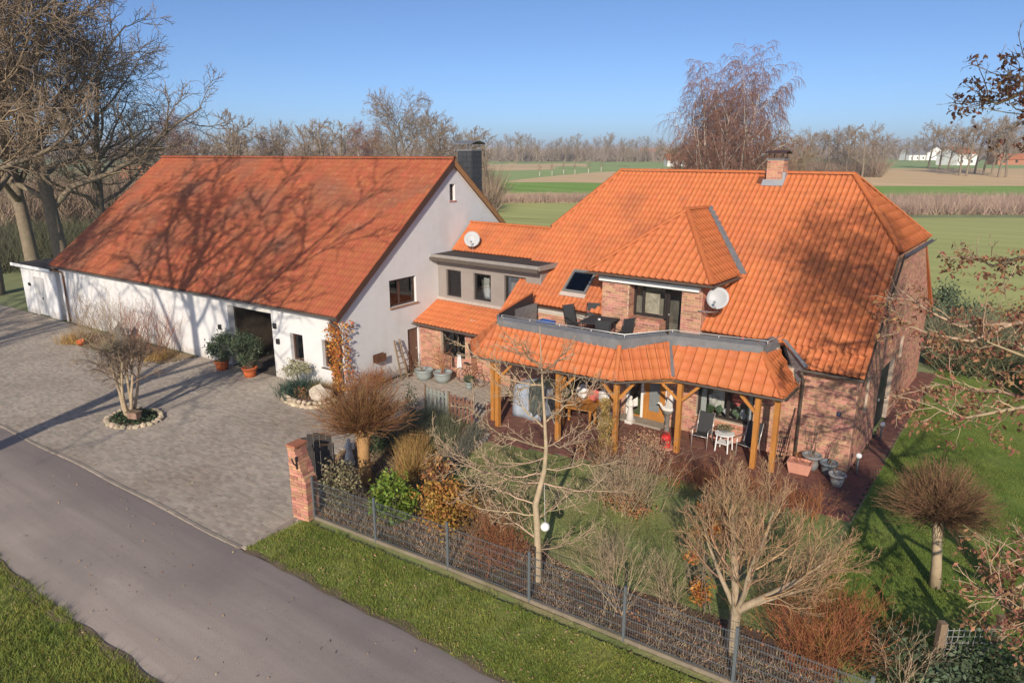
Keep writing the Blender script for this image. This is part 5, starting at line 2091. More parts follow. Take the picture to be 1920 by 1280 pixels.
# statues
def person_statue(label, loc, h, rz):
    t = thing('garden_statue', label, 'statue', loc, rz)
    MB().box(-.14, .14, -.14, .14, 0, .12).build('plinth', M_STATUE, t)
    s = h - .12
    MB().lathe([(.13, .12), (.15, .16), (.11, .12 + s * .3), (.085, .12 + s * .5), (.11, .12 + s * .68), (.1, .12 + s * .78), (.04, .12 + s * .83), (.04, .12 + s * .85), (.062, .12 + s * .9), (.06, .12 + s * .96), (.02, .12 + s)], 14).build('robed_body', M_STATUE, t, True)
    for x in (-1, 1):
        MB().path([(x * .1, 0, .12 + s * .76), (x * .13, -.05, .12 + s * .62), (x * .03, -.12, .12 + s * .6)], [.035, .03, .025], 7).build('arm', M_STATUE, t, True)
    for x in (-1, 1):
        MB().raw([(x * .03, .07, .12 + s * .5), (x * .03, .09, .12 + s * .8), (x * .2, .14, .12 + s * .95), (x * .22, .13, .12 + s * .6)], [(0, 1, 2, 3)]).build('wing', M_STATUE, t)
    return t


person_statue('white angel statue left of the orange front door', hw(-7.25, -.75, .02), 1.05, HT)
t = thing('bird_statue', 'white bird statue with raised wings on a pedestal right of the front door', 'statue', hw(-5.85, -.62, .02), HT + R_(15))
MB().lathe([(.13, 0), (.09, .08), (.07, .5), (.1, .62), (.16, .68), (.16, .72)], 12).build('pedestal', M_GREYSTONE, t, True)
blob('body', M_STATUE, t, (0, 0, .82), (.24, .11, .12), 4, .08, 2)
MB().path([(-.2, 0, .86), (-.27, 0, .98), (-.33, 0, 1.0), (-.4, 0, .98)], [.06, .045, .04, .01], 8).build('head', M_STATUE, t, True)
for y in (-1, 1):
    MB().raw([(-.1, y * .08, .88), (.14, y * .08, .86), (.2, y * .22, 1.2), (.02, y * .26, 1.3)], [(0, 1, 2, 3)]).slab([(-.1, y * .09, .88), (.14, y * .09, .86), (.2, y * .23, 1.2), (.02, y * .27, 1.3)], (0, 1, 0), .03).build('wing', M_STATUE, t)
person_statue('pale garden statue in the bed near the arched gate', (-15.9, 13.6, 0), .84, R_(-30))

t = thing('red_lantern', 'bright red lantern on a terracotta saucer by the porch steps', 'lantern', hw(-5.2, -2.05, .02))
MB().lathe([(.26, 0), (.3, .05), (.3, .07), (.25, .07)], 18).build('saucer', M_PINKPOT, t, True)
MB().lathe([(.16, .075), (.17, .1), (.17, .4), (.12, .48), (.06, .5)], 10).build('body', M_RED, t)
MB().path([(-.14, 0, .42), (-.1, 0, .58), (.1, 0, .58), (.14, 0, .42)], .012, 6).build('handle', M_RED, t, True)
MB().box(-.07, .07, -.175, -.165, .16, .34).build('pane', mat('lantern_glass', (.16, .05, .05), .2, .1, 4, spec=.6), t)

# pots along the corner of the house
t = thing('box_planter', 'pink terracotta box planter by the porch corner', 'planter', hw(-1.15, -1.1, .02), HT + R_(6))
b = MB()
b.raw([(-.28, -.2, 0), (.28, -.2, 0), (.28, .2, 0), (-.28, .2, 0), (-.36, -.26, .36), (.36, -.26, .36), (.36, .26, .36), (-.36, .26, .36), (-.31, -.21, .36), (.31, -.21, .36), (.31, .21, .36), (-.31, .21, .36), (-.3, -.2, .3), (.3, -.2, .3), (.3, .2, .3), (-.3, .2, .3)],
      [(0, 3, 2, 1), (0, 1, 5, 4), (1, 2, 6, 5), (2, 3, 7, 6), (3, 0, 4, 7), (4, 5, 9, 8), (5, 6, 10, 9), (6, 7, 11, 10), (7, 4, 8, 11), (8, 9, 13, 12), (9, 10, 14, 13), (10, 11, 15, 14), (11, 8, 12, 15), (12, 13, 14, 15)])
b.build('trough', M_PINKPOT, t)
link('stems', stem_skel(random.Random(40), 9, .35, 1.0, .008, 3, 2, .12, c=(0, 0, .3)).mesh('stems', 3), t, M_REDSHOOT)
for (u, v, lab, h, m, r) in ((-.95, -.62, 'dark grey pot with a bare forked shrub at the house corner', 1.3, M_GREYPOT, .27), (-.42, -.75, 'blue-grey pot with dry stalks at the house corner', .7, mat('blue_grey_pot', (.16, .19, .21), .7, .15, 5), .24), (-.02, -1.35, 'light grey tapered pot at the edge of the path', .35, mat('light_grey_pot', (.36, .365, .36), .8, .1, 5), .22)):
    t = thing('plant_pot', lab, 'plant pot', hw(u, v, .02), 0, 'pots at the house corner')
    pot(t, r * .72, r, r * 1.7, m)
    link('stems', stem_skel(random.Random(int(h * 100)), 5, h, .45, .012, 3, 2, .05, c=(0, 0, r * 1.5)).mesh('stems', 4), t, M_BARK)
for i, (u, v, dx) in enumerate(((-1.75, -.85, .12), (-1.62, -.8, -.05))):
    o = MB().path([(0, 0, 0), (dx, .5, 1.75)], .022, 6).build('garden_pole', mat('pinkish_pole', (.42, .22, .15), .8, .15, 6), None, True, loc=hw(u, v, .02), rz=HT)
    tag(o, ('thin wooden pole leaning by the porch corner, left of two', 'thin wooden pole leaning by the porch corner, right of two')[i], 'pole')
t = thing('wire_trellis', 'low metal trellis leaning on the brick wall beside the corner posts', 'trellis', hw(-2.05, -.5, .02), HT)
for k in range(7):
    MB().bar((k * .06, 0, 0), (k * .06, .2, .9), .012).build('rod', M_IRON, t)
for k in range(6):
    MB().bar((0, k * .034 + .01, .08 + k * .15), (.36, k * .034 + .01, .08 + k * .15), .012).build('rod', M_IRON, t)
for i, (x, y) in enumerate(((0.28, -.25), (.3, 3.0))):
    t = thing('path_lamp', ('small bollard lamp with white globe at the house corner', 'small bollard lamp with white globe further along the gable path')[i], 'lamp', hw(x, y, .02), 0, 'path lamps')
    MB().path([(0, 0, 0), (0, 0, .55)], .03, 8).build('post', M_STEEL, t, True)
    blob('globe', M_WHITE, t, (0, 0, .63), (.09, .09, .09), 0, 0, 2)

# ------------------------------------------------------------------ roof terrace furniture
t = thing('patio_table', 'black rectangular patio table on the roof terrace', 'table', hw(-8.62, -.85, 2.955), HT + R_(8))
MB().box(-.55, .55, -.62, .62, .70, .73).build('top', M_SEAT, t)
for x in (-.45, .45):
    for y in (-.5, .5):
        MB().path([(x, y, 0), (x * .92, y * .92, .4), (x, y, .70)], .02, 6).build('leg', M_IRON, t, True)
o = MB().lathe([(.045, 0), (.05, .05), (.03, .05)], 12).build('ashtray', M_WHITE, None, loc=hw(-8.62, -.85, 3.688))
tag(o, 'small white ashtray in the middle of the black patio table', 'ashtray')
for (u, v, rz, lab) in ((-9.75, -.75, 70, 'black patio chair left of the roof terrace table, nearest the screen'), (-9.35, -.15, 25, 'black patio chair at the back of the roof terrace table'), (-7.85, -1.75, 200, 'black patio chair right of the roof terrace table, by the parapet'), (-7.6, -1.05, 250, 'tall black patio chair right of the roof terrace table, nearest the dormer')):
    garden_chair(lab, u, v, R_(rz), 2.94, M_IRON, 'patio chairs on the roof terrace')
t = thing('plastic_crate', 'blue plastic crate on the roof terrace by the parapet', 'crate', hw(-10.35, -1.75, 2.955), HT)
b = MB().box(-.3, .3, -.2, .2, 0, .03)
for a in ((-.3, .3, -.2, -.17), (-.3, .3, .17, .2), (-.3, -.27, -.17, .17), (.27, .3, -.17, .17)):
    b.box(*a, .03, .62)
b.build('body', M_BLUE, t)
MB().path([(-.3, 0, .55), (-.36, 0, .62), (-.36, 0, .78)], .012, 5).build('handle', M_IRON, t)


def dish(label, loc, rz, r, tilt=18, mast=.9):
    t = thing('satellite_dish', label, 'satellite dish', loc, rz)
    b = MB()
    b.lathe([(0.02, 0), (r * .35, .012), (r * .7, .05), (r, .1), (r, .115), (r * .7, .07), (r * .35, .03), (0.02, .02)], 28)
    o = b.build('reflector', M_DISH, t, True)
    o.rotation_euler = (R_(90 - tilt), 0, 0)
    o.location = (0, .02, 0)
    MB().path([(0, -.02, -r * .9), (0, -.25, -r * .8), (0, -.48, -.08)], .012, 6).build('feed_arm', M_ALU, t, True)
    blob('feed_horn', M_GREYPOT, t, (0, -.48, -.03), (.05, .07, .05), 1, .05, 1)
    MB().path([(0, .05, .05), (0, .1, -.05), (0, .1, -mast)] + ([(-.35, .3, -mast - .1), (-.72, .34, -mast - .1)] if mast < .5 else []), .022, 7).build('mast', M_ALU, t, True)
    return t


dish('grey satellite dish on a mast right of the dormer', hw(-4.45, -.35, 4.92), HT + R_(8), .36, 18, .45)
dish('white satellite dish on the flat roof beside the barn gable', hw(-17.0, 1.75, 5.72), HT + R_(35), .36, 20, .6)
t = thing('roller_rack', 'small red and black metal rack on the right end of the roof terrace', 'rack', hw(-3.05, -.45, 2.955), HT)
for x in (-.3, .3):
    MB().path([(x, -.15, 0), (x, 0, .78), (x, .15, 0)], .014, 6).build('leg', M_IRON, t)
MB().path([(-.45, 0, .78), (.5, 0, .9)], .03, 7).build('bar', M_IRON, t, True)
MB().path([(-.35, -.1, .62), (.35, -.1, .7)], .025, 7).build('bar', M_IRON, t, True)
blob('red_grip', M_RED, t, (-.45, 0, .8), (.07, .05, .05), 1, .05, 1)

# lattice gate at the lower right
t = thing('lattice_gate', 'wire lattice gate between two square wooden posts at the lower right', 'gate', (.16, 13.15, 0), math.atan2(.6, .84))
for x in (0, 1.05):
    MB().box(x - .06, x + .06, -.06, .06, 0, 1.42 + .12 * (x > 0)).build('post', M_OLDWOOD, t)
for k in range(9):
    MB().path([(.12 + k * .1, 0, .15), (.12 + k * .1, 0, 1.3)], .006, 4, False).build('rod', M_ALU, t)
for k in range(9):
    MB().path([(.07, .008, .2 + k * .13), (.98, .008, .2 + k * .13)], .006, 4, False).build('rod', M_ALU, t)
t = thing('flower_pot', 'bright orange pot on the far edge of the side lawn', 'pot', (-1.9, 36.8, 0))
pot(t, .22, .3, .42, M_POT)


# ------------------------------------------------------------------ garden plants
def PX(px, py, depth):
    return CAM + ray(px, py) * depth


def from_(x):
    return {'from': x}


def pollard(label, loc, h, r, n, ln, seed, bark, shoot, low=-.1, lean=(0, 0), tw=.008):
    t = thing('pollard_tree', label, 'tree', loc)
    rg = random.Random(seed)
    pts = [(0, 0, 0), (lean[0] * .2, lean[1] * .2, h * .3), (lean[0] * .6, lean[1] * .6, h * .65), (lean[0], lean[1], h), (lean[0], lean[1], h + .12)]
    MB().path(pts, [r * 1.25, r * 1.0, r * .95, r * 1.12, r * .7], 12).build('trunk', bark, t, True)
    blob('head', bark, t, (lean[0], lean[1], h + .1), (r * 1.7, r * 1.7, r * 1.3), seed, .25, 3, freq=2.2)
    sk = Skel()
    for k in range(n):
        a = rg.uniform(0, 6.283)
        z = rg.uniform(low, 1)
        d = Vector((math.cos(a) * math.sqrt(max(0, 1 - z * z)), math.sin(a) * math.sqrt(max(0, 1 - z * z)), z))
        p = Vector((lean[0], lean[1], h + .1)) + d * r * 1.2
        L = ln * rg.uniform(.55, 1.1)
        q, rd = [p.copy()], [tw]
        for i in range(4):
            d = (d + rvec(rg) * .08 + Vector((0, 0, .06))).normalized()
            p = p + d * L / 4
            q.append(p.copy())
            rd.append(tw * (1 - .18 * (i + 1)))
        sk.add(q, rd)
        for j in range(rg.randint(1, 3)):
            i = rg.randint(1, 3)
            dd = turn((q[i + 1] - q[i]).normalized(), .5, rg.uniform(0, 6.28))
            e = q[i] + dd * L * rg.uniform(.15, .35)
            sk.add([q[i], q[i].lerp(e, .5) + rvec(rg) * .01, e], [tw * .7, tw * .6, tw * .45])
    link('crown', sk.mesh('crown', 3), t, shoot)
    return t


pollard('pollarded willow with a mop of orange-brown shoots beside the arched gate', (-14.48, 12.93, 0), 1.6, .19, 820, 1.5, 3, M_POLBARK, M_SHOOT, .05, (-.05, .05), .009)
pollard('slim pollarded tree with brown shoots alone on the side lawn', (-.08, 16.82, 0), 1.76, .105, 1500, 1.12, 5, M_PALEBARK, mat('brown_shoots', (.24, .14, .075), .85, .25, 3, tint='island', tvar=.3), -.25, (-.17, -.12), .0065)

# bare shrub tree of the driveway island
t = thing('island_shrub', 'bare many-stemmed shrub tree in the driveway stone ring', 'shrub', (-25.5, 11.55, 0))
rg = random.Random(12)
sa, sb = Skel(), Skel()
Q = [dict(seg=5, wob=.06, up=.08, n=6, **from_(.55), len=.62, ang=.75, rad=.62, end=.55),
     dict(seg=5, wob=.14, up=.03, n=6, **from_(.15), len=.5, ang=.7, rad=.6, end=.35),
     dict(seg=4, wob=.18, up=.05, n=5, **from_(.15), len=.5, ang=.7, rad=.6, end=.4, rmin=.007),
     dict(seg=3, wob=.2, up=.06, n=3, **from_(.2), len=.55, ang=.6, rad=.7, end=.5, rmin=.006),
     dict(seg=2, wob=.2, up=.06, n=0, **from_(.2), len=.5, ang=.6, rad=.7, end=.5, rmin=.005)]
for k in range(6):
    a = k * 1.05
    grow([sa, sb], rg, Vector((math.cos(a) * .1, math.sin(a) * .1, 0)), Vector((math.cos(a) * .28, math.sin(a) * .28, 1)).normalized(), 2.5, .065, 0, Q)
link('trunk', sa.mesh('trunk', 7), t, M_PALEBARK)
link('crown', sb.mesh('crown', 3), t, mat('grey_brown_twigs', (.30, .22, .15), .9, .25, 3, tint='island', tvar=.25))

# young garden tree with level branches, hung with a globe
DG = 15.3
base = G(1008, 1088)
DG = (base - CAM).dot(FW)
t = thing('garden_tree', 'slender bare tree with level pale branches behind the fence', 'tree', base)
rg = random.Random(6)
tr_, cr_ = Skel(), Skel()


def gp(px, py, dz=0.0):
    # the tree stands upright: depth along the view grows a little with height
    f = (1088 - py) / 450
    return PX(px, py, DG - 1.45 * f + dz) - base


def upright(px, py):
    # point on the vertical plane through the base facing the camera
    d = ray(px, py)
    nrm = Vector((hx, hy, 0))
    k = (base - CAM).dot(nrm) / d.dot(nrm)
    return CAM + d * k - base


tp = [upright(*p) for p in ((1008, 1092), (1009, 1040), (1007, 985), (1004, 945), (1012, 915), (1021, 880), (1024, 840), (1021, 780), (1017, 720), (1014, 660), (1012, 610))]
tr_.add(tp, [.095, .082, .075, .07, .062, .054, .044, .033, .023, .015, .006])
QT = [dict(seg=5, wob=.1, up=.05, n=5, **from_(.2), len=.35, ang=.8, rad=.6, end=.4, rmin=.006),
      dict(seg=3, wob=.16, up=.1, n=2.5, **from_(.2), len=.5, ang=.7, rad=.7, end=.5, rmin=.0045),
      dict(seg=2, wob=.16, up=.1, n=0, **from_(.2), len=.5, ang=.7, rad=.7, end=.5)]
brs = [((1020, 905), (970, 906), (900, 890), (850, 868), (812, 845)), ((1021, 888), (960, 895), (892, 884), (846, 856)), ((1022, 840), (965, 822), (905, 785), (880, 752)), ((1021, 858), (955, 860), (885, 838)),
       ((1020, 906), (1075, 906), (1112, 900)), ((1021, 878), (1095, 880), (1160, 879)), ((1023, 838), (1062, 850), (1105, 828)), ((1016, 722), (960, 718), (905, 695), (870, 660)), ((1017, 745), (1062, 738), (1102, 708)),
       ((1004, 945), (950, 934), (905, 925), (868, 935)), ((1005, 965), (945, 958), (885, 940)), ((1005, 975), (1040, 960), (1085, 930)), ((1018, 800), (980, 770), (950, 735)), ((1020, 795), (1060, 775), (1120, 755)), ((1008, 1030), (1060, 1025), (1100, 1010)), ((1007, 1010), (960, 990), (930, 960)), ((1014, 690), (990, 660), (975, 630)), ((1015, 700), (1040, 665), (1050, 640))]
for br in brs:
    dz = rg.uniform(-.9, .9)
    pts = [upright(*p) for p in br]
    n = len(pts)
    for i in range(1, n):
        pts[i] = pts[i] + Vector((hx, hy, 0)) * dz * i / (n - 1)
    fine = [pts[0]]
    for i in range(n - 1):
        for q in (.33, .67, 1.0):
            fine.append(pts[i].lerp(pts[i + 1], q) + rvec(rg) * .028)
    pts, n = fine, len(fine)
    cr_.add(pts, [.022 - .016 * i / n for i in range(n)])
    for i in range(n - 1):
        for _ in range(2):
            f = rg.random()
            p = pts[i].lerp(pts[i + 1], f)
            d = turn((pts[i + 1] - pts[i]).normalized(), rg.uniform(.5, 1.0), rg.uniform(0, 6.28))
            grow([cr_], rg, p, d, rg.uniform(.3, .8), .009, 0, QT)
link('trunk', tr_.mesh('trunk', 9), t, M_PALEBARK)
link('crown', cr_.mesh('crown', 4), t, M_PALETWIG)
gl = upright(1022, 987) + base
t = thing('globe_ornament', 'white globe hanging on a cord from the slender garden tree', 'ornament', gl)
blob('globe', M_WHITE, t, (0, 0, 0), (.105, .105, .105), 0, 0, 3)
MB().path([(0, 0, .1), (-.02, 0, .5), (-.05, .02, 1.02)], .004, 4).build('cord', M_WHITE, t)

# large bare shrub tree at the fence, right of centre
t = thing('spreading_shrub', 'large bare shrub tree with thick forked trunk at the fence', 'shrub', (-3.18, 12.1, 0))
rg = random.Random(21)
sa, sb = Skel(), Skel()
sa.add([Vector((0, 0, 0)), Vector((-.02, 0, .4)), Vector((0, .03, .8)), Vector((.02, .05, 1.0))], [.14, .115, .11, .12])
Q = [dict(seg=5, wob=.09, up=.07, n=8, **from_(.25), len=.66, ang=.6, rad=.5, end=.35),
     dict(seg=5, wob=.12, up=.12, n=7, **from_(.2), len=.55, ang=.55, rad=.5, end=.35, rmin=.006),
     dict(seg=4, wob=.13, up=.1, n=5, **from_(.15), len=.6, ang=.5, rad=.6, end=.4, rmin=.0045),
     dict(seg=3, wob=.15, up=.1, n=2.5, **from_(.2), len=.5, ang=.5, rad=.7, end=.5, rmin=.004),
     dict(seg=2, wob=.15, up=.1, n=0, **from_(.2), len=.5, ang=.5, rad=.7, end=.5, rmin=.0035)]
for d, L, r in (((-.25, .1, 1), 2.1, .09), ((-.75, .3, .75), 1.7, .06), ((.75, .25, .8), 2.0, .085), ((.35, .5, 1), 2.1, .075), ((-.2, .7, .9), 1.9, .06), ((.2, -.35, 1), 1.7, .05), ((.95, .5, .45), 1.7, .05)):
    grow([sa, sb], rg, Vector((0, .03, .85)), Vector(d).normalized(), L, r, 0, Q)
link('trunk', sa.mesh('trunk', 8), t, mat('lichen_bark', (.36, .28, .185), .95, .25, 5, bump=.5, stain=(4, (.24, .21, .13), .7, .5)))
link('crown', sb.mesh('crown', 3), t, mat('tan_twigs', (.43, .30, .18), .85, .25, 2, tint='island', tvar=.3, col2=(.50, .30, .16)))


def bare_shrub(label, loc, n, h, spread, r, seed, m, tw=4, l2=3, base=.12, leaves=None, grp=None, name='bare_shrub'):
    t = plant(name, label, loc, grp)
    sk = stem_skel(random.Random(seed), n, h, spread, r, tw, l2, base)
    link('stems', sk.mesh('stems', 3), t, m)
    if leaves:
        k, c, s, sz, lm = leaves
        r_ = np.random.default_rng(seed)
        np_obj('leaves', leaf_arrays(clumpy(k, r_, c, s, 12, .25), sz, r_, .6), lm, t)
    return t


def leafy_shrub(label, loc, s, n, size, m, seed, z=None, clumps=22, spread=.25, aspect=.5, name='leafy_shrub', grp=None, stemm=M_BARK):
    t = plant(name, label, loc, grp)
    r_ = np.random.default_rng(seed)
    zc = z if z is not None else s[2] * .95
    sk = stem_skel(random.Random(seed), 9, zc * 1.3, .7, .014, 3, 2, .08)
    link('stems', sk.mesh('stems', 3), t, stemm)
    C = clumpy(n, r_, (0, 0, zc), s, clumps, spread)
    C[:, 2] = np.maximum(C[:, 2], .05)
    np_obj('leaves', leaf_arrays(C, size, r_, aspect), m, t)
    return t


def tuft(label, loc, n, h, r, m, seed, width=.02, lean=.45, name='grass_clump', cat='grass clump', grp=None):
    t = plant(name, label, loc, grp, cat)
    r_ = np.random.default_rng(seed)
    B = np.zeros((n, 3))
    B[:, :2] = r_.normal(size=(n, 2)) * r * .4
    V, F = blade_arrays(B, h, r_, width, lean)
    np_obj('blades', (V, F), m, t)
    return t


bare_shrub('russet-twigged shrub dome at the fence, lower right', (-1.75, 12.55, 0), 130, 1.35, 1.1, .009, 31, M_REDSHOOT, 4, 2, .3)
bare_shrub('dense russet twigs behind the spreading shrub, beside the lawn', (-1.35, 13.5, 0), 60, 1.2, 1.0, .008, 32, M_REDSHOOT, 4, 2, .3)
for i, (x, y) in enumerate(((-6.9, 18.15), (-6.1, 18.2), (-5.3, 18.35), (-4.5, 18.45), (-3.8, 18.5), (-3.1, 18.55))):
    bare_shrub('russet shrub along the terrace edge, number %s from the front door side' % ('one', 'two', 'three', 'four', 'five', 'six')[i], (x, y, 0), 30, .75, .7, .007, 50 + i, M_REDSHOOT, 4, 3, .22, grp='russet shrubs along the terrace edge')
bare_shrub('tangled bare brown shrub in the middle of the garden lawn', (-7.35, 15.9, 0), 70, 1.75, .75, .011, 61, M_PALETWIG, 5, 3, .25, (900, (0, 0, .35), (.7, .7, .3), .07, M_DRYLEAF))
leafy_shrub('dry pinkish hydrangea at the terrace edge by the lantern', (-8.15, 18.9, 0), (.75, .5, .5), 1500, .085, mat('dry_pink_leaves', (.36, .20, .125), .9, .3, 3, tint='island', tvar=.35), 62, .55)
leafy_shrub('dry brown hydrangea left of the tall porch climber', (-9.6, 18.1, 0), (.6, .45, .35), 900, .08, M_DRYLEAF, 63, .35)
bare_shrub('pale bare shrub behind the fence below the lawn', (-5.6, 11.85, 0), 22, 1.75, .6, .012, 64, M_PALETWIG, 5, 3, .12)
bare_shrub('small pale bare shrub behind the fence, right of the pale bare shrub', (-4.55, 12.35, 0), 16, 1.35, .6, .01, 65, M_PALETWIG, 4, 3, .1)
bare_shrub('low brown twiggy shrub at the foot of the slender tree', (-8.6, 11.8, 0), 60, 1.0, .9, .008, 66, M_REDSHOOT, 4, 2, .3)
bare_shrub('brown twiggy shrub behind the fence left of the slender tree', (-9.4, 12.3, 0), 50, 1.15, .8, .008, 67, mat('cinnamon_twigs', (.33, .17, .085), .85, .3, 3, tint='island', tvar=.3), 4, 3, .25)
bare_shrub('thin grey twiggy shrub behind the second fence post', (-12.9, 11.5, 0), 40, .85, .9, .007, 68, mat('grey_twigs', (.22, .18, .14), .85, .3, 3, tint='island', tvar=.3), 4, 2, .3)
leafy_shrub('variegated evergreen shrub beside the brick pillar', (-13.75, 11.45, 0), (.5, .45, .72), 2300, .10, M_VARLEAF, 71, .75, 30)
leafy_shrub('bright green leafy shrub behind the fence', (-12.15, 11.75, 0), (.62, .5, .6), 2100, .12, M_GRLEAF, 72, .72, 24)
leafy_shrub('rounded shrub with yellow-green and orange leaves behind the fence', (-10.6, 12.15, 0), (.75, .62, .62), 2700, .11, M_YELLEAF, 73, .85, 26)
leafy_shrub('small dark evergreen in the shade behind the bright green shrub', (-11.3, 12.7, 0), (.5, .4, .4), 900, .09, M_DKLEAF, 74, .4)
leafy_shrub('small shrub with dry fan-shaped leaves between pollard and lawn', (-12.3, 13.7, 0), (.4, .35, .3), 500, .12, M_DRYLEAF, 75, .75)
tuft('straw-coloured grass clump right of the pollard trunk', (-13.6, 14.1, 0), 900, .95, .55, M_STRAW, 81)
tuft('golden ornamental grass beside the garden bed edge', (-14.6, 15.2, 0), 700, .9, .5, M_STRAW, 82)
for i, (x, y) in enumerate(((-15.6, 16.3), (-14.9, 17.0), (-15.9, 17.4), (-14.5, 16.2))):
    tuft('grey-green feathery grass in the bed before the picket panels, %s' % ('nearest', 'beside the terrace', 'under the grey panel', 'nearest the lawn')[i], (x, y, 0), 800, .85, .6, M_GREYGRASS, 90 + i, .015, .35, grp='feathery grasses in the bed')
leafy_shrub('dark evergreen shrub in the shade behind the pollard', (-15.8, 14.8, 0), (.6, .5, .5), 1100, .09, M_DKLEAF, 76, .5)
leafy_shrub('small dark conifer beside the picket panels', (-17.0, 17.6, 0), (.3, .3, .6), 700, .07, M_DKLEAF, 77, .6)
# lavender row along the lawn
t = plant('lavender_hedge', 'low grey lavender row curving along the garden bed', (0, 0, 0), None, 'hedge')
r_ = np.random.default_rng(17)
pa, pb = Vector((-13.3, 14.4, 0)), Vector((-13.95, 17.9, 0))
for k in range(9):
    p = pa.lerp(pb, k / 8) + Vector((.25 * math.sin(k * .5), 0, 0))
    B = np.zeros((420, 3))
    B[:, :2] = r_.normal(size=(420, 2)) * .13
    o = np_obj('tuft', blade_arrays(B, .42, r_, .016, .7), M_LAVENDER, t)
    o.location = p
stones_t = thing('stone_border', 'line of grey stones along the garden bed by the lavender', 'stone border', (0, 0, 0))
stones(stones_t, [(-12.8 - .9 * f + .12 * math.sin(9 * f), 14.2 + 3.7 * f) for f in [i / 16 for i in range(17)]], .13, 9, M_GREYSTONE)

# climber on the porch post
t = plant('climbing_plant', 'tall yellow-brown climber on the middle porch post', hw(-6.55, -3.75, 0), None, 'climber')
r_ = np.random.default_rng(19)
C = np.zeros((2600, 3))
C[:, 2] = r_.uniform(.1, 1.95, 2600)
rad = .30 * (1 - .55 * C[:, 2] / 2) * (1 + .35 * np.sin(C[:, 2] * 7) + .25 * r_.normal(size=2600))
a = r_.uniform(0, 6.28, 2600)
k = r_.uniform(.3, 1.0, 2600)
C[:, 0] = np.cos(a) * rad * k
C[:, 1] = np.sin(a) * rad * k
np_obj('leaves', leaf_arrays(C, .11, r_, .22, .6), mat('yellow_straw_leaves', (.42, .30, .10), .8, .3, 3, tint='island', tvar=.4, trans=.2), t)
link('stems', stem_skel(random.Random(4), 12, 1.9, .12, .012, 4, 2, .08).mesh('stems', 3), t, M_PALETWIG)

# vine on the barn corner
t = plant('climbing_vine', 'vine with dry rust-brown leaves on the right corner of the barn', (-20.9, 17.9, 0), None, 'vine')
C = []
rg = random.Random(14)
while len(C) < 1500:
    z = rg.uniform(.1, 3.1)
    wd = .25 + .38 * math.exp(-((z - 2.2) / .7) ** 2) + .15 * (z < .9)
    x = -.28 + rg.gauss(0, wd * .42)
    if x < .25:
        C.append((x, -.1 - abs(rg.gauss(0, .09)), z))
    if rg.random() < .2:
        C.append((.12 + abs(rg.gauss(0, .06)), rg.gauss(.1, .16), z))
r_ = np.random.default_rng(15)
np_obj('leaves', leaf_arrays(np.array(C), .11, r_, .7), M_ORLEAF, t)
sk = Skel()
for k in range(9):
    p = Vector((-.28 + rg.gauss(0, .1), -.08, 0))
    pts = [p.copy()]
    for i in range(9):
        p = p + Vector((rg.gauss(0, .09), 0, .33))
        pts.append(p.copy())
    sk.add(pts, [.016 - .001 * i for i in range(10)])
link('stems', sk.mesh('stems', 4), t, M_BARK)

# bed at the barn corner
t = plant('topiary_tree', 'small standard tree with a pale round crown at the barn corner', (-23.0, 17.2, 0), None, 'tree')
MB().path([(0, 0, 0), (.02, 0, .35), (0, 0, .7)], .03, 7).build('trunk', M_BARK, t, True)
r_ = np.random.default_rng(23)
np_obj('crown', leaf_arrays(clumpy(1500, r_, (0, 0, .98), (.58, .5, .3), 20, .22), .09, r_, .5), M_PALELEAF, t)
tuft('dark blue-green spreading conifer at the barn corner bed', (-22.4, 16.75, .1), 1300, .75, .75, mat('conifer_needles', (.05, .085, .06), .7, .3, 4, tint='island', tvar=.3), 24, .03, 1.1, 'low_conifer', 'conifer')
tuft('dry tan grasses in the barn corner bed', (-21.5, 17.25, .1), 500, .55, .5, M_STRAW, 25)
leafy_shrub('rusty low shrub in the stone bed at the barn corner', (-21.9, 16.5, .1), (.4, .3, .22), 600, .07, mat('rusty_leaves', (.24, .13, .06), .85, .3, 3, tint='island', tvar=.4), 26, .2)
bare_shrub('brown twiggy shrub at the foot of the barn gable', (-20.3, 18.3, 0), 40, 1.1, .7, .008, 27, M_REDSHOOT, 4, 3, .3)
bare_shrub('reddish shrub with dry leaves under the barn gable basket', (-20.4, 19.3, 0), 30, .9, .7, .008, 28, M_REDSHOOT, 4, 3, .25, (300, (0, 0, .4), (.4, .4, .3), .07, M_ORLEAF))

# bed along the barn wall
for i, (x, y, h, n) in enumerate(((-39.2, 16.3, 2.3, 26), (-36.9, 16.5, 2.6, 34), (-34.6, 16.6, 2.5, 34), (-32.6, 16.8, 2.1, 26), (-38.0, 15.7, 1.2, 30), (-33.5, 16.0, 1.0, 30))):
    bare_shrub('bare shrub in the bed before the white barn wall, %s' % ('leftmost of the tall ones', 'beside the standing stone', 'right of the standing stone', 'nearest the gateway', 'low one at the left end', 'low one at the right end')[i], (x, y, 0), n, h, .5, .012, 100 + i, M_REDSHOOT if i in (2, 3) else M_PALETWIG, 4, 3, .25, grp='bare shrubs along the barn wall')
tuft('dry pale grass at the left end of the barn bed', (-38.8, 15.4, 0), 500, .6, .8, M_STRAW, 110)
tuft('dry grass clump in the middle of the barn bed', (-35.5, 15.9, 0), 600, .5, 1.0, M_GREYGRASS, 111)
tuft('dry grass clump at the right end of the barn bed', (-32.4, 16.3, 0), 500, .45, .9, M_STRAW, 112)

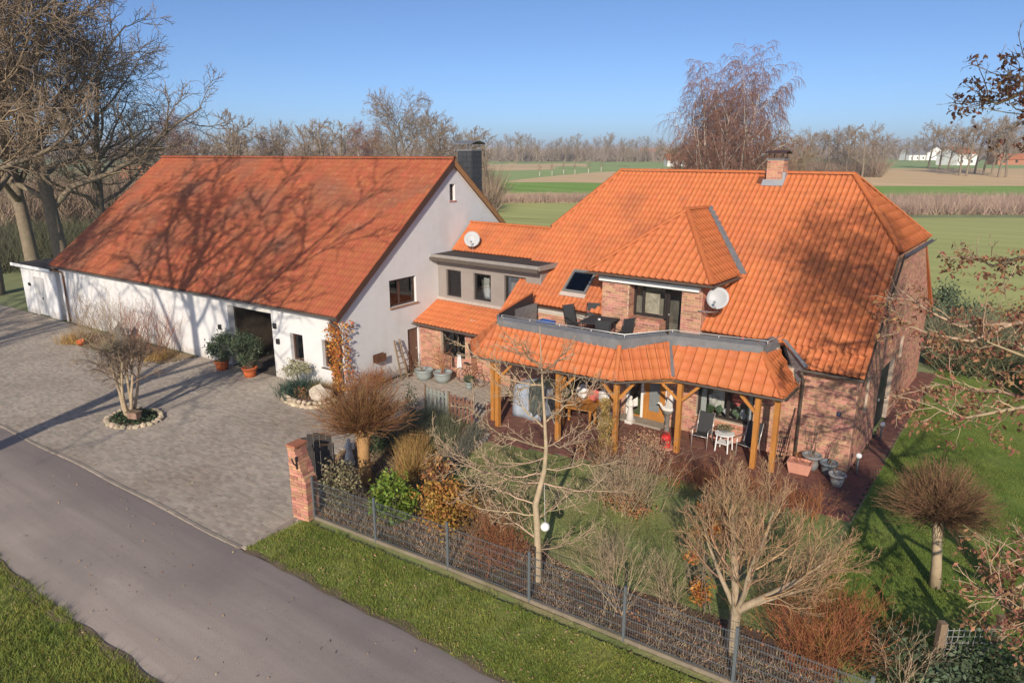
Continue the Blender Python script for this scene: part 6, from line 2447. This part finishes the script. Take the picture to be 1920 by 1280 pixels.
# orange-leaved shrub left of the spreading shrub
t = plant('witch_hazel', 'thin shrub with orange leaf clusters left of the spreading shrub', (-4.05, 13.0, 0))
sk = stem_skel(random.Random(33), 7, 2.3, .4, .014, 4, 2, .1)
link('stems', sk.mesh('stems', 4), t, M_BARK)
r_ = np.random.default_rng(34)
cl = []
for c, s, n in (((-.1, .1, 2.3), (.4, .3, .08), 260), ((.1, 0, 2.0), (.28, .25, .14), 260), ((-.1, .2, 1.7), (.45, .35, .12), 260), ((-.35, -.1, 1.2), (.2, .2, .14), 160), ((-.1, -.1, .5), (.3, .3, .35), 420)):
    cl.append(ball_points(n, r_, c, s, .05))
np_obj('leaves', leaf_arrays(np.concatenate(cl), .085, r_, .5), M_ORLEAF, t)

# shrubs at the lower right
leafy_shrub('dark evergreen shrub left of the lattice gate', (-.55, 13.0, 0), (.6, .5, .5), 1600, .09, M_DKLEAF, 120, .45)
bare_shrub('pale stiff-twigged shrub left of the lattice gate', (-.35, 12.75, 0), 26, 1.2, .5, .01, 121, M_PALETWIG, 4, 2, .2)
leafy_shrub('glossy evergreen shrub in front of the lattice gate', (.55, 13.1, 0), (.75, .6, .5), 2300, .12, M_OLLEAF, 122, .45)
leafy_shrub('dark evergreen shrub right of the lattice gate', (1.5, 13.3, 0), (.9, .7, .8), 2300, .11, M_DKLEAF, 123, .7)

# far side of the lawn
tuft('large dome of grey-green pampas grass at the far end of the lawn', (-.1, 37.0, 0), 3800, 2.5, 1.6, M_GREYGRASS, 130, .05, .95, 'pampas_grass', 'grass')
for i, (x, y, s, m, lab) in enumerate(((2.0, 39.5, (1.6, 1.4, 1.1), M_DRYLEAF, 'brown-leaved beech shrub right of the pampas grass'), (4.2, 38.0, (1.5, 1.4, 1.0), M_OLLEAF, 'grey-green evergreen shrub at the far right of the lawn'), (-1.6, 41.5, (1.8, 1.5, 1.2), M_OLLEAF, 'grey-leaved evergreen shrub behind the pampas grass'), (1.4, 43.5, (2.0, 1.6, 1.3), M_DRYLEAF, 'brown-leaved shrub behind the evergreens at the far lawn edge'), (2.9, 33.5, (1.2, 1.0, .9), M_DRYLEAF, 'brown-leaved shrub at the right edge of the lawn'), (-2.6, 44.0, (1.2, 1.2, 1.3), M_OLLEAF, 'grey-green shrub beyond the gable corner'))):
    leafy_shrub(lab, (x, y, 0), s, 3000, .2, m, 140 + i, s[2] * .9)
bare_shrub('bare twiggy shrub left of the pampas grass', (-1.7, 39.0, 0), 60, 1.7, .8, .012, 150, M_PALETWIG, 4, 3, .4)

# low dead stalks and ground cover in the beds
for lab_, n_, ln_, m_ in (('low dead brown stalks standing in the garden beds', 16000, .2, M_PALETWIG), ('patches of low grey-green ground cover in the garden beds', 14000, .11, M_GREYGRASS)):
    r_ = np.random.default_rng(n_)
    B = pts_in(BEDP, n_, r_)
    k_ = np.sin(B[:, 0] * 1.3 + n_) * np.sin(B[:, 1] * 1.7 + B[:, 0] * .6)
    B = B[k_ > -.1]
    o = np_obj('ground_cover', blade_arrays(B, ln_, r_, .014, .8), m_)
    tag(o, lab_, 'ground cover', kind='stuff')
# fallen leaves on the beds
r_ = np.random.default_rng(55)
B = pts_in(BEDP, 5200, r_)
B[:, 2] = .012 + r_.uniform(0, .02, len(B))
V, F = leaf_arrays(B, .07, r_, .6)
V[:, 2] = np.maximum(V[:, 2], .004)
o = np_obj('fallen_leaves', (V, F), M_DRYLEAF)
tag(o, 'fallen brown leaves on the garden beds', 'leaves', kind='stuff')

# ------------------------------------------------------------------ leafy tree at the right, only its branches reach into view
t = thing('branching_tree', 'pale-barked tree with dry brown leaf clusters reaching in from the right edge', 'tree', (3.3, 12.6, 0))
TB = Vector((3.3, 12.6, 0))
rg = random.Random(44)
sa, sb = Skel(), Skel()
sa.add([Vector((0, 0, 0)), Vector((.05, 0, 2.0)), Vector((.1, .1, 4.5)), Vector((0, .1, 7.0)), Vector((-.1, 0, 10.5)), Vector((0, 0, 14.0))], [.26, .22, .18, .13, .08, .03])
limbs = [((2080, 560, 11.5), (1990, 600, 12), (1900, 606, 12.4), (1800, 612, 12.8), (1735, 580, 13), (1690, 545, 13.2)),
         ((1900, 606, 12.4), (1820, 640, 12.3), (1740, 625, 12.2), (1680, 600, 12.2)),
         ((2080, 780, 11.3), (1960, 755, 11.6), (1880, 770, 11.8), (1800, 785, 12), (1745, 760, 12)),
         ((1960, 755, 11.6), (1880, 735, 12.2), (1800, 730, 12.5), (1745, 715, 12.6)),
         ((2100, 130, 11), (1990, 165, 11.5), (1925, 170, 12), (1870, 195, 12.2), (1835, 180, 12.3)),
         ((1990, 165, 11.5), (1930, 145, 11.6), (1890, 150, 11.6)),
         ((2090, 440, 11), (1990, 470, 11.5), (1910, 485, 12), (1860, 500, 12.2), (1830, 480, 12.3)),
         ((2080, 1000, 10.5), (1980, 1050, 10.6), (1920, 1095, 10.8), (1870, 1120, 11), (1850, 1090, 11)),
         ((1980, 1050, 10.6), (1930, 1040, 10.9), (1890, 1055, 11.1)),
         ((2080, 1120, 10.2), (1990, 1150, 10.4), (1930, 1165, 10.6), (1890, 1140, 10.7)),
         ((2080, 680, 11), (1980, 690, 11.4), (1900, 660, 11.8), (1850, 640, 12)),
         ((2100, 330, 10.6), (2010, 250, 11), (1960, 215, 11.4), (1905, 205, 11.6))]
leafc = []


def hang(p, n, s):
    for _ in range(n):
        leafc.append((p.x + rg.gauss(0, s), p.y + rg.gauss(0, s), p.z - abs(rg.gauss(0, s * 1.2))))


QL = [dict(seg=4, wob=.2, up=.05, n=2.5, **from_(.3), len=.45, ang=.7, rad=.6, end=.4, rmin=.005),
      dict(seg=3, wob=.22, up=.04, n=1, **from_(.3), len=.5, ang=.7, rad=.7, end=.5, rmin=.005),
      dict(seg=2, wob=.2, up=.0, n=0, **from_(.3), len=.5, ang=.7, rad=.7, end=.5)]
for i, lb in enumerate(limbs):
    pts = [PX(*p) - TB for p in lb]
    if lb[0][0] > 2050:
        s0 = pts[0]
        pts = [Vector((.05, .05, max(.8, s0.z - .8)))] + pts
    n = len(pts)
    sb.add(pts, [.075 * (1 - .86 * k / (n - 1)) * (1 if lb[0][0] > 2050 else .6) for k in range(n)])
    for k in range(max(1, n - 5), n):
        for _ in range(5):
            f = rg.random()
            p = pts[k - 1].lerp(pts[k], f)
            d = turn((pts[k] - pts[k - 1]).normalized(), rg.uniform(.4, 1.1), rg.uniform(0, 6.28))
            L = rg.uniform(.35, .9)
            grow([sb], rg, p, d, L, .011, 0, QL)
            hang(p + d * L * rg.uniform(.5, 1.0), rg.randint(12, 26), .085)
            hang(p + d * L * .5 + rvec(rg) * .15, rg.randint(2, 8), .06)
# the rest of the crown, beyond the frame
QC = [dict(seg=5, wob=.1, up=.05, n=6, **from_(.25), len=.5, ang=.7, rad=.55, end=.3),
      dict(seg=4, wob=.15, up=.03, n=5, **from_(.2), len=.5, ang=.7, rad=.6, end=.4, rmin=.008),
      dict(seg=3, wob=.2, up=.02, n=0, **from_(.2), len=.5, ang=.7, rad=.6, end=.5)]
for k in range(26):
    z = rg.uniform(5.0, 13)
    a = rg.uniform(-2.2, 1.4)
    L = 3.4 * (1 - .4 * (z - 4) / 7)
    d = Vector((math.cos(a), math.sin(a), .45)).normalized()
    grow([sb], rg, Vector((0, .05, z)), d, L, .055, 0, QC)
    for _ in range(9):
        hang(Vector((0, .05, z)) + d * L * rg.uniform(.4, 1.2) + rvec(rg) * .45, 14, .2)
for k in range(12):
    d = Vector((rg.uniform(-.6, .2), -1, rg.uniform(.3, .9))).normalized()
    grow([sb], rg, Vector((0, .05, rg.uniform(7.5, 11))), d, 3.6, .055, 0, QC)
for _ in range(320):
    c_ = Vector((rg.uniform(-2.3, 1.2), rg.uniform(-4.2, -.2), rg.uniform(9.3, 14.2)))
    hang(c_ + Vector((0, 0, 1.5)), 46, .25)
for _ in range(60):
    hang(Vector((rg.uniform(.2, 3.2), rg.gauss(-.6, 1.2), rg.uniform(3.2, 7.0))), 13, .2)
link('trunk', sa.mesh('trunk', 10), t, M_PALEBARK)
link('crown', sb.mesh('crown', 4), t, M_PALETWIG)
r_ = np.random.default_rng(66)
np_obj('leaves', leaf_arrays(np.array(leafc), .10, r_, .5, .7), mat('hanging_dry_leaves', (.30, .15, .085), .85, .3, 3, tint='island', tvar=.4, trans=.2), t)


# ------------------------------------------------------------------ large trees
def oak_meshes(name, seed, h, wide=1.0, n0=8, detail=5, rmin=.014, trunk=.32, fork=.3, r0=None, n1=6, n2=6, n3=5, up0=.02):
    rg = random.Random(seed)
    sa, sb = Skel(), Skel()
    r0 = r0 or h * .021
    Q = [dict(seg=7, wob=.04, up=up0, n=n0, **from_(fork), len=.62 * wide, ang=.85, rad=.55, end=.3, short=.5),
         dict(seg=6, wob=.13, up=.05, n=n1, **from_(.2), len=.52, ang=.75, rad=.55, end=.25, rmin=rmin * 2),
         dict(seg=5, wob=.16, up=.03, n=n2, **from_(.15), len=.5, ang=.75, rad=.55, end=.3, rmin=rmin * 1.4),
         dict(seg=4, wob=.18, up=.02, n=n3, **from_(.15), len=.5, ang=.7, rad=.6, end=.4, rmin=rmin),
         dict(seg=3, wob=.2, up=.02, n=0, **from_(.2), len=.5, ang=.7, rad=.6, end=.5, rmin=rmin * .8)][:detail]
    Q[-1]['n'] = 0
    grow([sa, sa, sb], rg, Vector((0, 0, 0)), Vector((0, 0, 1)), h * .82, r0, 0, Q)
    return sa.mesh(name + '_trunk', 7), sb.mesh(name + '_crown', 3)


def birch_meshes(name, seed, h, rmin=.01, n1=16, stems=1, droop=-.16):
    rg = random.Random(seed)
    sa, sb = Skel(), Skel()
    Q = [dict(seg=8, wob=.03, up=.03, n=n1, **from_(.25), len=.5, ang=.6, rad=.42, end=.15, short=.6),
         dict(seg=6, wob=.1, up=.06, n=12, **from_(.2), len=.42, ang=.7, rad=.5, end=.3, rmin=rmin * 1.6),
         dict(seg=5, wob=.12, up=droop, n=9, **from_(.1), len=.8, ang=.7, rad=.6, end=.5, rmin=rmin * 1.2),
         dict(seg=5, wob=.08, up=droop * 1.5, n=0, **from_(.2), len=.8, ang=.6, rad=.6, end=.6, rmin=rmin)]
    for k in range(stems):
        a = 6.28 * k / stems + .4
        e = 0 if stems == 1 else .26
        grow([sa, sa, sb], rg, Vector((math.cos(a) * .25 * (stems > 1), math.sin(a) * .25 * (stems > 1), 0)), Vector((math.cos(a) * e, math.sin(a) * e, 1)).normalized(), h * (1 - .15 * (k % 2)), h * .013, 0, Q)
    return sa.mesh(name + '_trunk', 7), sb.mesh(name + '_crown', 3)


def mesh_top(meshes):
    t = 0
    for me in meshes:
        a = np.empty(len(me.vertices) * 3, dtype=np.float32)
        me.vertices.foreach_get('co', a)
        t = max(t, float(np.percentile(a[2::3], 99.7)))
    return t


def tree(name, label, meshes, loc, sc=(1, 1, 1), rz=0.0, mats=(M_BARK, M_TWIG), grp=None):
    t = thing(name, label, 'tree', loc, rz, grp)
    t.scale = sc
    link('trunk', meshes[0], t, mats[0])
    link('crown', meshes[1], t, mats[1])
    return t


OAK1 = oak_meshes('great_oak', 17, 26, .88, 17, 5, .022, fork=.2, n1=9, n2=9, n3=6, up0=.03)
OAK2 = oak_meshes('broad_oak', 9, 18, 1.15, 10, 5, .03, fork=.33, r0=.42, n1=8, n2=6, n3=4)
for i, (px, d, h, rz, lab) in enumerate(((85, 64, 27, .3, 'huge bare oak beyond the garage at the left edge'), (25, 68, 26, 2.2, 'huge bare oak half cut by the left edge of the picture'), (165, 80, 21, 4.1, 'bare oak right of the huge oak, beside the barn roof'), (-60, 60, 27, 5.1, 'bare oak reaching in from beyond the left edge'))):
    p = far_spot(px, d)
    tree('oak_tree', lab, OAK1, p, (h / 26, h / 26, h / 26), rz, grp='oaks at the left')
# the roadside oaks whose shadow falls over driveway and barn stand just outside the picture
tree('oak_tree', 'roadside oak standing left of the camera, throwing its shadow on the barn', OAK2, (-21.7, -2.6, 0), (1.1, 1.1, 1.14), 1.0, grp='roadside oaks')
tree('oak_tree', 'second roadside oak further left, shading the end of the driveway', OAK2, (-33.2, -7.0, 0), (1.05, 1.05, 1.1), 3.3, grp='roadside oaks')

M1 = oak_meshes('field_tree', 31, 16, .85, 8, 4, .035, fork=.22, n1=8, n2=9)
M2 = oak_meshes('narrow_tree', 32, 16, .6, 12, 4, .035, fork=.2, n1=7, n2=8)
M3 = oak_meshes('round_tree', 33, 16, .95, 9, 4, .035, fork=.25, n1=8, n2=8)
BI = birch_meshes('birch', 34, 16, .026, 9)
BIG = birch_meshes('birch_group', 36, 20, .016, 17, 5, -.3)
OAKM = oak_meshes('parkland_oak', 37, 21, 1.2, 13, 5, .03, fork=.22, n1=9, n2=8, n3=5)
ORD = ['first', 'second', 'third', 'fourth', 'fifth', 'sixth', 'seventh', 'eighth', 'ninth', 'tenth', 'eleventh', 'twelfth', 'thirteenth', 'fourteenth', 'fifteenth', 'sixteenth', 'seventeenth', 'eighteenth', 'nineteenth', 'twentieth'] + ['%d%s' % (i, 'th' if 3 < i % 100 < 21 or not 0 < i % 10 < 4 else ('st', 'nd', 'rd')[i % 10 - 1]) for i in range(21, 90)]
rg = random.Random(77)


def row(items, dist, phrase, grp, jitter=.12, bark=M_BARK, twig=M_TWIG):
    items = sorted(items, key=lambda q: q[0])
    for i, it in enumerate(items):
        px, top = it[0], it[1]
        kind = it[2] if len(it) > 2 else None
        p = far_spot(px, dist * rg.uniform(1 - jitter, 1 + jitter))
        h = top_height(p, top)
        me = {'b': BI, None: rg.choice((M1, M2, M3)), 'n': M2, 'o': OAKM}[kind]
        s = h / mesh_top(me)
        tree('birch_tree' if kind == 'b' else 'bare_tree', '%s tree from the left %s' % (ORD[i], phrase), me, p, (s * rg.uniform(.9, 1.1), s * rg.uniform(.9, 1.1), s), rg.uniform(0, 6.28), (M_BIRCH, M_TWIGB) if kind == 'b' else (bark, twig), grp)


mid = [(215, 262), (240, 250), (262, 240), (285, 238), (318, 208, 'b'), (340, 200, 'b'), (372, 238), (398, 250), (432, 205, 'n'), (447, 238), (468, 232), (492, 236), (512, 240, 'b'), (540, 226), (566, 222), (592, 232), (612, 222), (636, 226), (660, 236), (676, 224, 'b'), (700, 228, 'b'), (728, 240), (795, 205), (822, 215), (848, 232), (872, 240), (896, 236), (912, 246)]
row(mid, 150, 'in the bare tree line behind the barn ridge', 'tree line behind the barn')
p = far_spot(762, 135)
tree('oak_tree', 'broad bare oak towering over the tree line above the barn ridge', OAKM, p, [top_height(p, 168) / mesh_top(OAKM)] * 3, 1.2)
farl = [(930 + 16.5 * k + rg.uniform(-6, 6), 249 + rg.uniform(-4, 14)) for k in range(20)]
row(farl, 430, 'in the far tree line between the two roofs', 'far tree line between the roofs')
p = far_spot(1362, 72)
tree('birch_tree', 'tall group of weeping birches behind the farmhouse ridge', BIG, p, [top_height(p, 90) / mesh_top(BIG)] * 3, .7, (M_BIRCH, M_TWIGB))
bl = [(1268, 262), (1288, 250), (1310, 240), (1405, 236), (1432, 240), (1452, 252), (1476, 262)]
row(bl, 84, 'in the low thicket round the weeping birches', 'thicket round the birches', .06, M_TWIGB, M_TWIGB)
cop = [(1494, 256), (1506, 246), (1521, 238), (1540, 242), (1556, 236), (1573, 238), (1590, 234), (1606, 232), (1622, 228), (1640, 240), (1652, 248)]
row(cop, 255, 'in the round copse right of the chimney', 'copse right of the chimney', .08)
row([(1745, 226), (1766, 230), (1782, 238)], 300, 'of the three beside the white barn', 'trees beside the white barn', .04)
row([(1806, 226), (1819, 220), (1834, 216), (1850, 218), (1866, 214), (1880, 218), (1894, 222)], 270, 'in the reddish copse at the right horizon', 'reddish copse', .05, M_BARK, M_TWIGB)
row([(1660 + 13 * k, 256 + rg.uniform(-3, 6)) for k in range(7)] + [(1906, 246), (1918, 240)], 520, 'in the far line on the right horizon', 'far line at the right horizon', .1)
# small planted trees with white guards in the fields
for i, (px, py) in enumerate(((1012, 331), (1035, 330), (1057, 327), (1078, 327), (1103, 326), (1127, 322))):
    p = GT(px, py)
    t = thing('young_tree', '%s young tree with pale trunk guard from the left, in the field between the roofs' % ORD[i], 'tree', p, rg.uniform(0, 6), 'young field trees')
    MB().path([(0, 0, 0), (0, 0, 1.6)], .09, 6).build('trunk', M_BIRCH, t)
    o = link('crown', M2[1], t, M_TWIG)
    o.scale = (.18, .18, .2)
    o.location = (0, 0, .6)

# brown underwood below the tree lines
rs = np.random.default_rng(99)


def wood(name, label, x0, x1, d0, d1, n, h, m, width=.25):
    B = []
    for _ in range(n):
        p = far_spot(rs.uniform(x0, x1), rs.uniform(d0, d1))
        B.append(tuple(p))
    B = np.array(B)
    hh = h * (.6 + .5 * (np.sin(B[:, 0] * .16) * np.sin(B[:, 1] * .13 + 1) * .5 + .5))
    V, F = blade_arrays(B, 1.0, rs, width * .6, .65)
    V = V.reshape(-1, 3, 3)
    V[:, 2] = V[:, 0] + (V[:, 2] - V[:, 0]) * hh[:, None]
    o = np_obj(name, (V.reshape(-1, 3), F), m)
    tag(o, label, 'underwood', kind='stuff')


M_UNDER = mat('underwood', (.26, .19, .13), .95, .3, .1, tint='island', tvar=.35)
M_UNDERF = mat('far_wood', (.30, .24, .19), .95, .25, .05, tint='island', tvar=.25)
wood('undergrowth', 'brown undergrowth below the tree line behind the barn', -40, 930, 115, 175, 26000, 7.0, M_UNDER)
wood('undergrowth', 'brown bushes below the weeping birches', 1225, 1500, 66, 84, 9000, 4.6, mat('birch_underwood', (.33, .19, .115), .95, .3, .1, tint='island', tvar=.35), .14)
wood('undergrowth', 'brown undergrowth below the far tree line', 900, 1300, 440, 520, 12000, 10.0, M_UNDERF, .6)
wood('undergrowth', 'brown undergrowth in the copse right of the chimney', 1485, 1660, 240, 275, 6000, 6.0, M_UNDER, .3)
wood('distant_wood', 'brown woodland along the right horizon', 1480, 2100, 640, 800, 14000, 13.0, M_UNDERF, 1.0)
wood('distant_wood', 'brown woodland along the left and middle horizon', -300, 1300, 700, 900, 22000, 14.0, M_UNDERF, 1.2)
wood('hedge_bushes', 'green-brown bushes below the oaks at the left edge', -120, 290, 70, 105, 9000, 2.6, mat('mixed_bushes', (.10, .10, .055), .95, .4, .1, tint='island', tvar=.4), .12)


# ------------------------------------------------------------------ distant buildings
def far_house(label, px, dist, w_, d_, eave, ridge, rz, wm, rm, wins=3):
    p = far_spot(px, dist)
    t = thing('distant_house', label, 'house', p, rz, 'distant buildings')
    b = MB().box(-w_ / 2, w_ / 2, -d_ / 2, d_ / 2, -.5, eave)
    for x in (-w_ / 2, w_ / 2):
        b.raw([(x, -d_ / 2, eave), (x, d_ / 2, eave), (x, 0, ridge)], [(0, 1, 2)])
    b.build('wall', wm, t)
    for s_ in (-1, 1):
        MB().slab([(-w_ / 2 - .4, s_ * (d_ / 2 + .5), eave - .2), (w_ / 2 + .4, s_ * (d_ / 2 + .5), eave - .2), (w_ / 2 + .4, 0, ridge + .15), (-w_ / 2 - .4, 0, ridge + .15)][::1 if s_ < 0 else -1], (0, s_, 1), .18).build('roof_slope', rm, t)
    for k in range(wins):
        x = -w_ / 2 + w_ * (k + .5) / wins
        MB().box(x - .5, x + .5, -d_ / 2 - .05, -d_ / 2 - .003, 1.0, 2.2).build('window', M_DARKW, t)
    return t


M_FROOF = mat('far_red_roof', (.46, .16, .07), .9, .15, 1)
M_FGREY = mat('far_grey_roof', (.20, .20, .22), .9, .15, 1)
M_FBRICK = mat('far_brick', (.42, .18, .10), .9, .15, 1)
fz = HEAD - math.pi / 2
far_house('orange-roofed farm building between the roofs, leftmost', 1088, 520, 15, 9, 3, 6.0, fz + .1, M_FBRICK, M_FROOF, 4)
far_house('long orange-roofed farm shed between the roofs', 1160, 540, 24, 10, 3, 5.5, fz - .1, M_FBRICK, M_FROOF, 5)
far_house('orange-roofed farmhouse between the roofs, beside the birches', 1215, 560, 13, 9, 4, 8.0, fz + .3, M_FBRICK, M_FROOF)
far_house('small red-roofed house in the trees left of the birches', 1272, 300, 10, 7, 2.6, 5.0, fz, M_WHITE, M_FROOF)
far_house('white house with grey roof on the right horizon, left of two', 1712, 590, 14, 10, 4, 8.5, fz + .2, M_WHITE, M_FGREY)
far_house('white gabled house on the right horizon, right of two', 1748, 600, 10, 12, 5, 9.5, fz + 1.5, M_WHITE, M_FGREY)
far_house('tall white barn beside the three bare trees', 1795, 380, 11, 11, 5.2, 7.5, fz + .3, M_WHITE, M_FROOF, 2)
far_house('low orange-roofed barn behind the reddish copse', 1898, 400, 16, 9, 2.6, 4.8, fz - .1, M_FBRICK, M_FROOF)
far_house('white cottage glimpsed between the oaks and the barn roof', 272, 190, 10, 7, 2.8, 5.5, fz, M_WHITE, M_FROOF)

# ------------------------------------------------------------------ haze over the land
hm = bpy.data.materials.new('haze')
hm.use_nodes = True
hm.node_tree.nodes.clear()
pv = hm.node_tree.nodes.new('ShaderNodeVolumePrincipled')
pv.inputs['Color'].default_value = (.82, .88, 1.0, 1)
pv.inputs['Density'].default_value = .00035
pv.inputs['Anisotropy'].default_value = .0
mo_ = hm.node_tree.nodes.new('ShaderNodeOutputMaterial')
hm.node_tree.links.new(pv.outputs[0], mo_.inputs['Volume'])
o = MB().box(-5600, 5600, -5600, 5600, -1.2, 34).build('haze', hm)
tag(o, 'thin pale haze over the fields', 'haze', kind='stuff')
